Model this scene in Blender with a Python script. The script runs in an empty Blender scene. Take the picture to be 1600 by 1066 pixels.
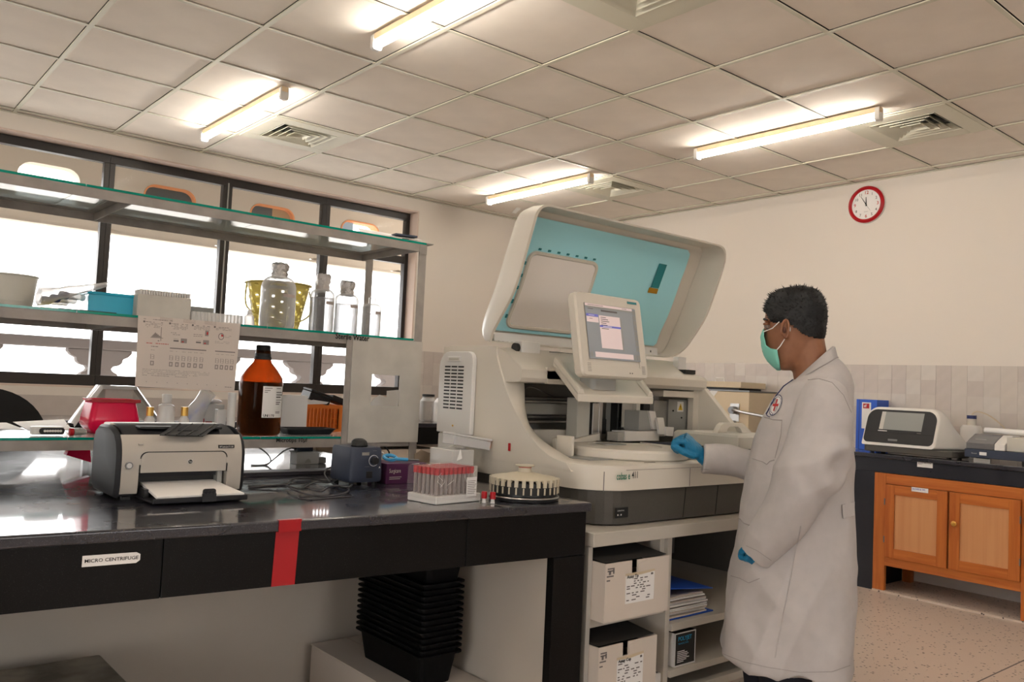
import bpy, bmesh, math, random
from mathutils import Vector, Matrix
from math import sin, cos, pi, radians, sqrt
random.seed(7)
C = bpy.context.scene.collection
S = bpy.context.scene

# ---------------------------------------------------------------- camera
F_PX, YAW, PITCH, ROLL, CZ = 1316.44, 0.87195, 0.053214, 0.046194, 1.2
FW = Vector((cos(YAW)*cos(PITCH), sin(YAW)*cos(PITCH), sin(PITCH)))
_r = Vector((sin(YAW), -cos(YAW), 0)); _u = _r.cross(FW)
RT = _r*cos(ROLL) + _u*sin(ROLL)
UP = _u*cos(ROLL) - _r*sin(ROLL)
CAM = Vector((0, 0, CZ))
cd = bpy.data.cameras.new('camera'); cam = bpy.data.objects.new('camera', cd); C.objects.link(cam)
cd.sensor_width = 36; cd.lens = F_PX/1600*36; cd.clip_start = .05; cd.clip_end = 100
cam.matrix_world = Matrix(((RT.x, UP.x, -FW.x, 0), (RT.y, UP.y, -FW.y, 0), (RT.z, UP.z, -FW.z, CZ), (0, 0, 0, 1)))
S.camera = cam
# ---------------------------------------------------------------- world, exposure
w = bpy.data.worlds.new('sky'); S.world = w; w.use_nodes = True
nt = w.node_tree; bg = nt.nodes['Background']
bg.inputs[0].default_value = (1, .985, .97, 1); bg.inputs[1].default_value = 2.0
S.view_settings.view_transform = 'Standard'; S.view_settings.look = 'None'
S.view_settings.gamma = 1; S.view_settings.use_curve_mapping = False
S.view_settings.exposure = 1.72
TUBE = 13.0
try:
    S.cycles.use_denoising = True
    S.cycles.max_bounces = 8; S.cycles.transparent_max_bounces = 16
    S.cycles.sample_clamp_indirect = 6
except Exception: pass

# pixel (1600x1066) -> point on a real plane, used to measure off the photograph
def ray(x, y): return FW + RT*((x-800)/F_PX) - UP*((y-533)/F_PX)
def _on(a, v, x, y):
    d = ray(x, y); return CAM + d*((v-CAM[a])/d[a])
def PX(v, x, y): return _on(0, v, x, y)
def PY(v, x, y): return _on(1, v, x, y)
def PZ(v, x, y): return _on(2, v, x, y)
def dep(X, Y, Z=1.2): return (Vector((X, Y, Z))-CAM).dot(FW)
def mpp(X, Y): return dep(X, Y)/F_PX            # metres per pixel at a spot
def HZ(X, Y, y):                                  # height at (X,Y) seen at image row y
    lo, hi = -1, 4
    for _ in range(40):
        m = (lo+hi)/2; d = Vector((X, Y, m))-CAM
        v = 533-F_PX*d.dot(UP)/d.dot(FW)
        if v > y: lo = m
        else: hi = m
    return lo

# ---------------------------------------------------------------- materials
def mat(name, col, rough=.5, metal=0, noise=0, nscale=30, bump=0, trans=0, emit=0, ecol=None, ior=1.45, alpha=1, coat=0, col2=None, spec=None, sss=0):
    m = bpy.data.materials.new(name); m.use_nodes = True; t = m.node_tree; b = t.nodes['Principled BSDF']
    b.inputs['Base Color'].default_value = (*col, 1); b.inputs['Roughness'].default_value = rough
    b.inputs['Metallic'].default_value = metal; b.inputs['IOR'].default_value = ior
    b.inputs['Transmission Weight'].default_value = trans; b.inputs['Alpha'].default_value = alpha
    b.inputs['Coat Weight'].default_value = coat
    if spec is not None: b.inputs['Specular IOR Level'].default_value = spec
    if sss: b.inputs['Subsurface Weight'].default_value = sss; b.inputs['Subsurface Scale'].default_value = .01
    if emit:
        b.inputs['Emission Strength'].default_value = emit; b.inputs['Emission Color'].default_value = (*(ecol or col), 1)
    if noise or bump or col2:
        tc = t.nodes.new('ShaderNodeTexCoord'); n = t.nodes.new('ShaderNodeTexNoise')
        n.inputs['Scale'].default_value = nscale; n.inputs['Detail'].default_value = 6
        t.links.new(tc.outputs['Object'], n.inputs['Vector'])
        if noise or col2:
            r = t.nodes.new('ShaderNodeValToRGB'); c2 = col2 or tuple(max(0, c*(1-noise)) for c in col)
            r.color_ramp.elements[0].color = (*c2, 1); r.color_ramp.elements[1].color = (*(col if col2 else tuple(min(1, c*(1+noise)) for c in col)), 1)
            r.color_ramp.elements[0].position = .35; r.color_ramp.elements[1].position = .65
            t.links.new(n.outputs['Fac'], r.inputs['Fac']); t.links.new(r.outputs['Color'], b.inputs['Base Color'])
        if bump:
            bp = t.nodes.new('ShaderNodeBump'); bp.inputs['Strength'].default_value = bump; bp.inputs['Distance'].default_value = .01
            t.links.new(n.outputs['Fac'], bp.inputs['Height']); t.links.new(bp.outputs['Normal'], b.inputs['Normal'])
    return m
def clear(name, col, tint=.12, rough=.05, gloss=.18, edge=None):
    """thin clear glass or film: see-through with a fresnel gloss and a little body colour"""
    m = bpy.data.materials.new(name); m.use_nodes = True; t = m.node_tree
    for n in list(t.nodes): t.nodes.remove(n)
    o = t.nodes.new('ShaderNodeOutputMaterial'); tr = t.nodes.new('ShaderNodeBsdfTransparent'); tr.inputs[0].default_value = (*col, 1)
    p = t.nodes.new('ShaderNodeBsdfPrincipled'); p.inputs['Base Color'].default_value = (*col, 1); p.inputs['Roughness'].default_value = rough
    lw = t.nodes.new('ShaderNodeLayerWeight'); lw.inputs['Blend'].default_value = gloss
    mr = t.nodes.new('ShaderNodeMapRange'); mr.inputs['To Min'].default_value = tint; mr.inputs['To Max'].default_value = min(1, tint+(edge if edge is not None else .75))
    mx = t.nodes.new('ShaderNodeMixShader')
    t.links.new(lw.outputs['Facing'], mr.inputs['Value']); t.links.new(mr.outputs['Result'], mx.inputs['Fac'])
    t.links.new(tr.outputs[0], mx.inputs[1]); t.links.new(p.outputs[0], mx.inputs[2]); t.links.new(mx.outputs[0], o.inputs[0])
    return m
def wood(name, c1, c2, scale=3, axis=2, stretch=.06):
    m = mat(name, c1, .35); t = m.node_tree; b = t.nodes['Principled BSDF']
    tc = t.nodes.new('ShaderNodeTexCoord'); mp = t.nodes.new('ShaderNodeMapping'); s = [14, 14, 14]; s[axis] = 14*stretch
    mp.inputs['Scale'].default_value = s
    n = t.nodes.new('ShaderNodeTexNoise'); n.inputs['Scale'].default_value = scale; n.inputs['Detail'].default_value = 8; n.inputs['Distortion'].default_value = .6
    r = t.nodes.new('ShaderNodeValToRGB'); r.color_ramp.elements[0].color = (*c2, 1); r.color_ramp.elements[1].color = (*c1, 1)
    r.color_ramp.elements[0].position = .3; r.color_ramp.elements[1].position = .62
    t.links.new(tc.outputs['Object'], mp.inputs[0]); t.links.new(mp.outputs[0], n.inputs['Vector']); t.links.new(n.outputs['Fac'], r.inputs[0]); t.links.new(r.outputs[0], b.inputs['Base Color'])
    return m
def granite(name, base=(.012, .012, .014), speck=(.10, .10, .11), rough=.12):
    m = mat(name, base, rough); t = m.node_tree; b = t.nodes['Principled BSDF']
    tc = t.nodes.new('ShaderNodeTexCoord'); v = t.nodes.new('ShaderNodeTexNoise'); v.inputs['Scale'].default_value = 420; v.inputs['Detail'].default_value = 2
    r = t.nodes.new('ShaderNodeValToRGB'); r.color_ramp.elements[0].color = (*base, 1); r.color_ramp.elements[1].color = (*speck, 1)
    r.color_ramp.elements[0].position = .60; r.color_ramp.elements[1].position = .78
    t.links.new(tc.outputs['Object'], v.inputs['Vector']); t.links.new(v.outputs['Fac'], r.inputs[0]); t.links.new(r.outputs[0], b.inputs['Base Color'])
    n = t.nodes.new('ShaderNodeTexNoise'); n.inputs['Scale'].default_value = 7; n.inputs['Detail'].default_value = 5
    mr = t.nodes.new('ShaderNodeMapRange'); mr.inputs['To Min'].default_value = rough*.6; mr.inputs['To Max'].default_value = rough*1.7
    t.links.new(tc.outputs['Object'], n.inputs['Vector']); t.links.new(n.outputs['Fac'], mr.inputs[0]); t.links.new(mr.outputs[0], b.inputs['Roughness'])
    return m
def terrazzo(name):
    m = mat(name, (.56, .45, .36), .35); t = m.node_tree; b = t.nodes['Principled BSDF']
    tc = t.nodes.new('ShaderNodeTexCoord'); v = t.nodes.new('ShaderNodeTexVoronoi'); v.inputs['Scale'].default_value = 42
    n = t.nodes.new('ShaderNodeTexNoise'); n.inputs['Scale'].default_value = 22; n.inputs['Detail'].default_value = 4
    t.links.new(tc.outputs['Object'], v.inputs['Vector']); t.links.new(tc.outputs['Object'], n.inputs['Vector'])
    r = t.nodes.new('ShaderNodeValToRGB'); e = r.color_ramp.elements
    e[0].position = .20; e[0].color = (.07, .05, .04, 1); e[1].position = .27; e[1].color = (.60, .49, .41, 1)
    mx = t.nodes.new('ShaderNodeMath'); mx.operation = 'ADD'
    sub = t.nodes.new('ShaderNodeMapRange'); sub.inputs['From Min'].default_value = .40; sub.inputs['From Max'].default_value = .50; sub.inputs['To Min'].default_value = .25; sub.inputs['To Max'].default_value = 0
    t.links.new(n.outputs['Fac'], sub.inputs[0]); t.links.new(v.outputs['Distance'], mx.inputs[0]); t.links.new(sub.outputs[0], mx.inputs[1])
    t.links.new(mx.outputs[0], r.inputs[0])
    t.links.new(r.outputs[0], b.inputs['Base Color'])
    return m

G = {}
def g(k, *a, **kw):
    G[k] = mat(k, *a, **kw); return G[k]
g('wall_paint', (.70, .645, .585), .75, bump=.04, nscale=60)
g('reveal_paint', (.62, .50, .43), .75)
g('ceiling_tile', (.88, .81, .73), .85, noise=.025, nscale=5, bump=.05)
g('grid_metal', (.72, .70, .58), .45)
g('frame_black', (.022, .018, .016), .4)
g('outside_plaster', (.16, .14, .135), .8)
g('orange_paint', (.85, .33, .12), .6)
g('white_plastic', (.72, .70, .67), .35)
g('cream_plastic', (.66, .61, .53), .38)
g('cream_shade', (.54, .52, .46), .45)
g('grey_plastic', (.33, .33, .31), .45)
g('machine_grey', (.075, .068, .058), .5, noise=.05, nscale=200)
g('dark', (.012, .012, .012), .5)
g('black_plastic', (.018, .018, .02), .35)
g('steel', (.55, .54, .52), .35, metal=1)
g('dark_steel', (.22, .22, .22), .4, metal=1)
g('rack_paint', (.32, .29, .265), .5, noise=.12, nscale=14)
g('panel_paint', (.52, .49, .44), .6, noise=.08, nscale=9)
g('white_paper', (.80, .78, .76), .7)
g('poster_paper', (.62, .545, .49), .7)
g('grey_ink', (.16, .14, .135), .8)
g('light_ink', (.30, .26, .24), .8)
g('black_ink', (.02, .02, .02), .8)
g('red_ink', (.5, .03, .03), .7)
g('blue_ink', (.03, .05, .45), .7)
g('red_plastic', (.42, .004, .010), .3)
g('pink_bag', (.85, .005, .07), .25)
g('tape_red', (.38, .006, .012), .35)
g('teal_panel', (.40, .78, .86), .35)
g('teal_dark', (.02, .22, .24), .4)
g('copper', (.55, .30, .03), .35, metal=.6)
g('orange_plastic', (.85, .22, .03), .4)
g('cyan_plastic', (.02, .42, .62), .25)
g('yellow_plastic', (.72, .58, .12), .4)
g('blue_plastic', (.02, .10, .55), .35)
g('blue_cap', (.02, .03, .12), .35)
g('navy_plastic', (.035, .045, .075), .45)
g('purple_card', (.07, .012, .06), .4)
g('cardboard', (.30, .225, .16), .8)
g('box_white', (.62, .545, .475), .7)
g('box_dark', (.02, .018, .016), .8)
g('crate_black', (.004, .004, .0045), .5, spec=.15)
g('foil', (.60, .58, .58), .3, metal=1, bump=.8, nscale=120)
g('liquid_cork', (.45, .40, .36), .7)
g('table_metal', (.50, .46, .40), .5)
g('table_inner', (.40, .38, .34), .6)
g('screen_grey', (.30, .32, .34), .4, emit=.03)
g('screen_pink', (.80, .66, .66), .4, emit=.05)
g('screen_blue', (.16, .17, .62), .4, emit=.05)
g('screen_off', (.30, .31, .30), .12)
g('skin', (.27, .115, .058), .5, sss=.05, noise=.06, nscale=40)
g('hair', (.0022, .0022, .0028), .55, noise=.3, nscale=120)
g('coat', (.47, .44, .43), .85, noise=.03, nscale=25, bump=.12)
g('coat_seam', (.33, .30, .29), .85)
g('skin_dark', (.10, .035, .02), .6)
g('navy_piping', (.02, .025, .10), .8)
g('glove', (.004, .16, .32), .42, bump=.5, nscale=70)
g('mask_cloth', (.22, .60, .50), .8, bump=.15, nscale=60)
g('trousers', (.010, .011, .018), .9)
g('printer_silver', (.46, .42, .37), .38)
g('printer_dark', (.018, .018, .021), .5, spec=.3)
g('gold', (.70, .42, .10), .3, metal=.7)
g('warn_yellow', (.75, .50, .02), .5)
g('rail_paint', (.30, .26, .23), .8)
g('beige_case', (.60, .49, .34), .5)
g('duct_dark', (.045, .04, .045), .35)
g('tile_a', (.56, .505, .46), .3, noise=.03, nscale=12)
g('tile_b', (.52, .46, .425), .3, noise=.03, nscale=12)
g('tile_c', (.585, .54, .50), .3, noise=.03, nscale=12)
g('grout', (.52, .47, .43), .8)
g('tube_light', (1, .95, .88), .4, emit=TUBE, ecol=(1, .95, .87))
g('lamp_body', (.80, .62, .40), .4)
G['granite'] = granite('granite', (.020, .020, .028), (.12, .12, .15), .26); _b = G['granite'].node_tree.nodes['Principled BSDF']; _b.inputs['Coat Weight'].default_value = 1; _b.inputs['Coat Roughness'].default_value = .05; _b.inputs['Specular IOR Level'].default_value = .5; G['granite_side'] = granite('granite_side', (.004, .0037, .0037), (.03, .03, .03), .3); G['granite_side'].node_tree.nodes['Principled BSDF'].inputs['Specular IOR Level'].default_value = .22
G['granite_navy'] = granite('granite_navy', (.014, .015, .022), (.05, .05, .07), .3)
G['terrazzo'] = terrazzo('terrazzo')
G['wood'] = wood('wood', (.52, .155, .03), (.40, .10, .018)); G['wood_h'] = wood('wood_h', (.54, .165, .033), (.42, .105, .018), axis=1)
G['ply'] = wood('ply', (.62, .30, .13), (.56, .25, .105), scale=2, stretch=.03)
G['window_glass'] = clear('window_glass', (1, 1, 1), tint=.02, gloss=.1)
G['clear_film'] = clear('clear_film', (.98, .97, .97), tint=.03, gloss=.15, edge=.22)
G['clear_glass'] = clear('clear_glass', (.80, .80, .80), tint=.10, gloss=.55, edge=.9)
G['water'] = clear('water', (.82, .82, .83), tint=.10, gloss=.4, edge=.8)
G['shelf_glass'] = clear('shelf_glass', (.66, .70, .69), tint=.28, gloss=.3)
g('glass_edge', (.0, .26, .19), .12)
G['amber'] = clear('amber', (.27, .085, .022), tint=.06, gloss=.3)
G['tube_clear'] = clear('tube_clear', (.72, .66, .64), tint=.30, gloss=.3)
G['milky'] = clear('milky', (.9, .88, .86), tint=.62, gloss=.3)
G['smoke_plastic'] = clear('smoke_plastic', (.25, .25, .26), tint=.55, gloss=.3)
G['bag_film'] = clear('bag_film', (.93, .92, .92), tint=.30, gloss=.35)
G['grey_cover'] = clear('grey_cover', (.8, .78, .75), tint=.72, gloss=.3)

# ---------------------------------------------------------------- mesh builder
class MB:
    def __init__(s): s.bm = bmesh.new(); s.mats = []; s.cur = 0
    def m(s, k):
        if k not in s.mats: s.mats.append(k)
        s.cur = s.mats.index(k); return s
    def face(s, vs, smooth=False):
        try: f = s.bm.faces.new(vs); f.material_index = s.cur; f.smooth = smooth; return f
        except ValueError: return None
    def poly(s, pts): return s.face([s.bm.verts.new(p) for p in pts])
    def box(s, a, b, mx=None):
        x0, y0, z0 = a; x1, y1, z1 = b
        P = [(x, y, z) for x in (x0, x1) for y in (y0, y1) for z in (z0, z1)]
        v = [s.bm.verts.new(mx @ Vector(p) if mx else p) for p in P]
        for q in ((0, 1, 3, 2), (4, 6, 7, 5), (0, 4, 5, 1), (2, 3, 7, 6), (0, 2, 6, 4), (1, 5, 7, 3)): s.face([v[i] for i in q])
        return s
    def ring(s, rings, close=True, caps=True, smooth=True):
        R = [[s.bm.verts.new(p) for p in r] for r in rings]
        n = len(R[0])
        for a, b in zip(R, R[1:]):
            for i in range(n if close else n-1):
                j = (i+1) % n; s.face([a[i], a[j], b[j], b[i]], smooth)
        if caps and close:
            s.face(R[0][::-1]); s.face(R[-1])
        return s
    def cyl(s, p0, p1, r0, r1=None, n=20, caps=True, smooth=True):
        p0 = Vector(p0); p1 = Vector(p1); r1 = r0 if r1 is None else r1
        d = (p1-p0).normalized(); a = d.orthogonal().normalized(); b = d.cross(a)
        s.ring([[p+(a*cos(2*pi*i/n)+b*sin(2*pi*i/n))*r for i in range(n)] for p, r in ((p0, r0), (p1, r1))], caps=caps, smooth=smooth); return s
    def lathe(s, prof, c, n=28, caps=True, sx=1, sy=1):
        s.ring([[(c[0]+r*cos(2*pi*i/n)*sx, c[1]+r*sin(2*pi*i/n)*sy, c[2]+z) for i in range(n)] for r, z in prof], caps=caps); return s
    def tube(s, pts, r, n=8, smooth=True):
        pts = [Vector(p) for p in pts]; rs = r if isinstance(r, (list, tuple)) else [r]*len(pts)
        rings = []; t = (pts[1]-pts[0]).normalized(); a = t.orthogonal().normalized()
        for i, p in enumerate(pts):
            t = (pts[min(i+1, len(pts)-1)]-pts[max(i-1, 0)]).normalized()
            a = (a-t*a.dot(t)).normalized(); b = t.cross(a)
            rings.append([p+(a*cos(2*pi*k/n)+b*sin(2*pi*k/n))*rs[i] for k in range(n)])
        s.ring(rings, smooth=smooth); return s
    def prism(s, pts2, f, d0, d1, smooth=False):
        """pts2: 2D outline, f(u,v,d)->3D"""
        s.ring([[f(u, v, d) for u, v in pts2] for d in (d0, d1)], smooth=smooth); return s
    def ball(s, c, r, n=16, m=10, sc=(1, 1, 1)):
        rings = []
        for j in range(1, m):
            a = pi*j/m; rings.append([(c[0]+r*sin(a)*cos(2*pi*i/n)*sc[0], c[1]+r*sin(a)*sin(2*pi*i/n)*sc[1], c[2]-r*cos(a)*sc[2]) for i in range(n)])
        s.ring(rings); return s
    def build(s, name, m=None, parent=None, bevel=0, seg=2, local=False, smooth=None, angle=35):
        bmesh.ops.recalc_face_normals(s.bm, faces=s.bm.faces)
        if parent is not None and not local:
            l = parent; off = Vector((0, 0, 0))
            while l is not None: off += l.location; l = l.parent
            bmesh.ops.translate(s.bm, vec=-off, verts=s.bm.verts)
        me = bpy.data.meshes.new(name)
        if smooth: 
            for f in s.bm.faces: f.smooth = True
        s.bm.to_mesh(me); s.bm.free()
        for k in (s.mats if s.mats else [m]): me.materials.append(G[k])
        if not s.mats and False: pass
        o = bpy.data.objects.new(name, me); C.objects.link(o); o.parent = parent
        if any(p.use_smooth for p in me.polygons) or bevel:
            try: me.set_sharp_from_angle(angle=radians(angle))
            except Exception: pass
        if bevel:
            for p in me.polygons: p.use_smooth = True
            bv = o.modifiers.new('bevel', 'BEVEL'); bv.width = bevel; bv.segments = seg; bv.limit_method = 'ANGLE'; bv.angle_limit = radians(40); bv.harden_normals = True
        return o
def thing(name, label, cat, loc=(0, 0, 0), rz=0, group=None, kind=None):
    o = bpy.data.objects.new(name, None); C.objects.link(o); o.location = loc; o.rotation_euler = (0, 0, rz)
    o.empty_display_size = .05
    return tag(o, label, cat, group, kind)
def tag(o, label=None, cat=None, group=None, kind=None):
    if label: o['label'] = label
    if cat: o['category'] = cat
    if group: o['group'] = group
    if kind: o['kind'] = kind
    return o
def struct(o): o['kind'] = 'structure'; return o
def Bx(name, a, b, m, parent=None, bevel=0, **k): return MB().box(a, b).build(name, m, parent, bevel, **k)
def dup(root, loc, label=None, group=None, rz=None):
    def cp(o, par):
        c = o.copy(); C.objects.link(c)
        if par is not None: c.parent = par
        for ch in [x for x in o.children]: cp(ch, c)
        return c
    kids = list(root.children); r = root.copy(); C.objects.link(r); r.location = loc
    if rz is not None: r.rotation_euler = (0, 0, rz)
    if label: r['label'] = label
    if group: r['group'] = group
    for k in kids: cp(k, r)
    return r
def text(body, size, origin, right, up, m, parent, name='lettering', off=.0006, align='LEFT', sx=1, local=False, bold=0, width=None):
    cu = bpy.data.curves.new(name, 'FONT'); cu.body = body; cu.size = size; cu.align_x = align; cu.resolution_u = 2; cu.offset = bold*size
    to = bpy.data.objects.new(name, cu); C.objects.link(to)
    dg = bpy.context.evaluated_depsgraph_get(); me = bpy.data.meshes.new_from_object(to.evaluated_get(dg)); bpy.data.objects.remove(to)
    if width:
        xs_ = [v.co.x for v in me.vertices]; sx = width/(max(xs_)-min(xs_))
    r = Vector(right).normalized(); u = Vector(up).normalized(); n = r.cross(u); o3 = Vector(origin)+n*off
    l = parent; offv = Vector((0, 0, 0))
    if not local:
        while l is not None: offv += l.location; l = l.parent
    for v in me.vertices: v.co = o3-offv+r*v.co.x*sx+u*v.co.y
    me.materials.clear(); me.materials.append(G[m])
    ob = bpy.data.objects.new(name, me); C.objects.link(ob); ob.parent = parent; return ob
def rrect(x0, y0, x1, y1, r, n=6, rs=None):
    """rounded rectangle outline, rs = radii of corners (BL,BR,TR,TL)"""
    rs = rs or (r,)*4; out = []
    for (cx, cy, a0, q) in ((x0, y0, pi, rs[0]), (x1, y0, 1.5*pi, rs[1]), (x1, y1, 0, rs[2]), (x0, y1, .5*pi, rs[3])):
        ccx = cx+q if cx == x0 else cx-q; ccy = cy+q if cy == y0 else cy-q
        for i in range(n+1):
            a = a0+.5*pi*i/n; out.append((ccx+q*cos(a), ccy+q*sin(a)))
    return out
def smoothpts(P, k=6):
    """Catmull-Rom through points (any dimension)"""
    P = [Vector(p) for p in P]; out = []
    for i in range(len(P)-1):
        a = P[max(i-1, 0)]; b = P[i]; c = P[i+1]; d = P[min(i+2, len(P)-1)]
        for j in range(k):
            t = j/k; out.append(.5*((2*b)+(c-a)*t+(2*a-5*b+4*c-d)*t*t+(3*b-a-3*c+d)*t**3))
    out.append(P[-1]); return out
# ================================================================ room shell
XE, YW, ZC = 5.85, 6.2, 2.808          # end wall, window wall, ceiling
XN, YN = -2.6, -2.6                     # near walls behind the camera
fl = struct(Bx('floor', (XN-.1, YN-.1, -.1), (XE+.3, YW+.4, 0), 'terrazzo'))
Bx('floor_joint', (XN, 1.52, .0002), (XE, 1.526, .0012), 'grey_ink', fl)
ce = struct(Bx('ceiling', (XN-.1, YN-.1, ZC+.05), (XE+.3, YW+.4, ZC+.2), 'dark'))
gx = lambda i: .9356+.6*i
gy = lambda j: 5.515-.6*j
VENTS = {(2, 0): 0, (6, 5): 1, (2, 5): 2, (6, 1): 3}
tile_me = {}
nt_ = 0
for i in range(-6, 9):
    x0 = max(gx(i), XN); x1 = min(gx(i+1), XE)
    if x1-x0 < .03: continue
    for j in range(-2, 14):
        y1 = min(gy(j), YW); y0 = max(gy(j+1), YN)
        if y1-y0 < .03: continue
        key = (round(x1-x0, 3), round(y1-y0, 3))
        if (i, j) in VENTS: continue
        if key not in tile_me:
            mb = MB(); mb.box((-key[0]/2+.0145, -key[1]/2+.0145, 0), (key[0]/2-.0145, key[1]/2-.0145, .012))
            o = mb.build('ceiling_tile', 'ceiling_tile', ce, local=True); tile_me[key] = o.data
        else:
            o = bpy.data.objects.new('ceiling_tile', tile_me[key]); C.objects.link(o); o.parent = ce
        o.location = ((x0+x1)/2, (y0+y1)/2, ZC+.004+random.uniform(0, .0015)); nt_ += 1
for i in range(-5, 9):
    if XN < gx(i) < XE: Bx('ceiling_grid_bar', (gx(i)-.011, YN, ZC-.003), (gx(i)+.011, YW, ZC+.003), 'grid_metal', ce)
for j in range(-1, 14):
    if YN < gy(j) < YW: Bx('ceiling_grid_bar', (XN, gy(j)-.010, ZC-.002), (XE, gy(j)+.010, ZC+.0025), 'grid_metal', ce)
Bx('edge_trim', (XN, YW-.02, ZC-.004), (XE, YW, ZC), 'grid_metal', ce); Bx('edge_trim', (XE-.02, YN, ZC-.004), (XE, YW, ZC), 'grid_metal', ce)

# walls
struct(Bx('wall_right', (XE, YN-.1, 0), (XE+.2, YW+.4, ZC+.1), 'wall_paint'))
# unseen window and glazed opening, added behind the camera to let daylight in
def pierced(name, axis, v0, v1, ops, lo, hi):
    mb = MB(); c = lo
    def bb(a0, a1, z0, z1): mb.box(*(((a0, v0, z0), (a1, v1, z1)) if axis == 'y' else ((v0, a0, z0), (v1, a1, z1))))
    for a, b, z0, z1 in ops:
        bb(c, a, 0, ZC+.1); bb(a, b, z1, ZC+.1)
        if z0 > 0: bb(a, b, 0, z0)
        c = b
    bb(c, hi, 0, ZC+.1); return struct(mb.build(name, 'wall_paint'))
OPB = [(.3, 1.9, .9, 2.2)]; OPN = [(-1.2, .6, .12, 2.2)]
pierced('wall_back', 'y', YN-.15, YN, OPB, XN-.1, XE+.2); pierced('wall_near', 'x', XN-.15, XN, OPN, YN, YW+.4)
def fill_window(idx, axis, a, b, z0, z1):
    w_ = struct(thing('window_%d' % idx, None, None, (0, 0, 0))); v = (YN if axis == 'y' else XN)-.08  # added unseen window, numbered on after the real ones
    f = lambda p, q, r, s_, d: (((p, v-d, r), (q, v+d, s_)) if axis == 'y' else ((v-d, p, r), (v+d, q, s_)))
    mb = MB()
    for p, q, r, s_ in ((a, b, z0, z0+.06), (a, b, z1-.06, z1), (a, a+.05, z0+.06, z1-.06), (b-.05, b, z0+.06, z1-.06), ((a+b)/2-.025, (a+b)/2+.025, z0+.06, z1-.06)): mb.box(*f(p, q, r, s_, .03))
    mb.build('frame', 'frame_black', w_); Bx('pane', *f(a+.05, b-.05, z0+.06, z1-.06, .003), 'window_glass', w_)
for k, (a, b, z0, z1) in enumerate(OPB): fill_window(8+k, 'y', a, b, z0, z1)
for k, (a, b, z0, z1) in enumerate(OPN): fill_window(9+k, 'x', a, b, z0, z1)
WX0, WX1, WZ0, WZ1 = -1.72, 4.075, 1.055, 2.70
mb = MB()
for a, b in (((XN, YW, 0), (XE, YW+.25, WZ0)), ((XN, YW, WZ1), (XE, YW+.25, ZC+.1)), ((XN, YW, WZ0), (WX0, YW+.25, WZ1)), ((WX1, YW, WZ0), (XE, YW+.25, WZ1))): mb.box(a, b)
wl = struct(mb.build('wall_left', 'wall_paint'))
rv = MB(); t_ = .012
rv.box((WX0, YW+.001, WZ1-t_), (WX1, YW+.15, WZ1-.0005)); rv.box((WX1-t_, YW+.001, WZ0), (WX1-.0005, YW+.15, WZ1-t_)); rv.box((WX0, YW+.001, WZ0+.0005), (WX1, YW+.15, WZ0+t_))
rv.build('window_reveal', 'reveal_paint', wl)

# ---- windows: black aluminium frames in one long opening
YF = YW+.15
MUL = [-1.72, -.86, -.01, .70, 1.56, 2.405, 3.24, 4.06]
def wframe(idx, x0, x1, doubleL=False):
    w_ = struct(thing('window_%d' % idx, None, None, (x0, YF, WZ0)))
    f = MB(); z0 = WZ0+.012; z1 = WZ1-.012; d0, d1 = YF-.03, YF+.03; q = .036
    f.box((x0, d0, z0), (x1, d1, z0+.075)).box((x0, d0, z1-.06), (x1, d1, z1)).box((x0, d0, z0+.075), (x0+q, d1, z1-.06)).box((x1-q, d0, z0+.075), (x1, d1, z1-.06))
    f.box((x0+q, d0, 2.235), (x1-q, d1, 2.30))
    f.build('frame', 'frame_black', w_, bevel=.003)
    if doubleL: Bx('sash_stile', (x0-.004, d0-.012, z0+.05), (x0+.004, d0, z1-.04), 'grey_plastic', w_)
    Bx('pane', (x0+q, YF-.003, z0+.075), (x1-q, YF+.003, 2.235), 'window_glass', w_)
    Bx('transom_pane', (x0+q, YF-.003, 2.30), (x1-q, YF+.003, z1-.06), 'window_glass', w_)
for k in range(len(MUL)-1): wframe(k+1, MUL[k], MUL[k+1], k in (2, 5))

# ---- outside gallery: fascia with rounded openings, balustrade with scalloped balusters
YO = 7.2
mb = MB()
holes = [1.355+.903*k for k in range(-4, 5)]
xs = -3.2
outline_top = 3.3
def hole_outline(cx, grow=0): return rrect(cx-.215-grow, 2.36-grow, cx+.215+grow, 2.725+grow, .10+grow, 6)
# the fascia is one slab with the openings cut out (built as strips round each opening)
for cx in holes:
    ho = hole_outline(cx); n = len(ho)
    def outer(p):
        # push the outline point out to the cell rectangle
        x, z = p; dx = x-cx; dz = z-2.5425; hw = .4515; hzu = 3.3-2.5425; hzd = 2.5425-2.29
        sx = hw/abs(dx) if abs(dx) > 1e-6 else 1e9; sz = (hzu/dz if dz > 0 else hzd/-dz) if abs(dz) > 1e-6 else 1e9
        k = min(sx, sz); return (cx+dx*k, 2.5425+dz*k)
    ou = [outer(p) for p in ho]
    for y in (YO, YO+.12):
        vi = [mb.bm.verts.new((p[0], y, p[1])) for p in ho]; vo = [mb.bm.verts.new((p[0], y, p[1])) for p in ou]
        for i in range(n): mb.face([vi[i], vi[(i+1) % n], vo[(i+1) % n], vo[i]])
    vi = [[mb.bm.verts.new((p[0], y, p[1])) for p in ho] for y in (YO, YO+.12)]
    for i in range(n): mb.face([vi[0][i], vi[0][(i+1) % n], vi[1][(i+1) % n], vi[1][i]])
mb.box((-3, YO+.01, 2.27), (5.5, YO+.11, 2.29))
mb.box((-3, YF+.1, 2.95), (5.5, YO, 3.05))
g('fascia', (.62, .55, .46), .8); gal = mb.build('gallery_arcade', 'fascia'); tag(gal, 'plaster fascia with rounded openings outside the top window panes', 'facade')
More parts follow.
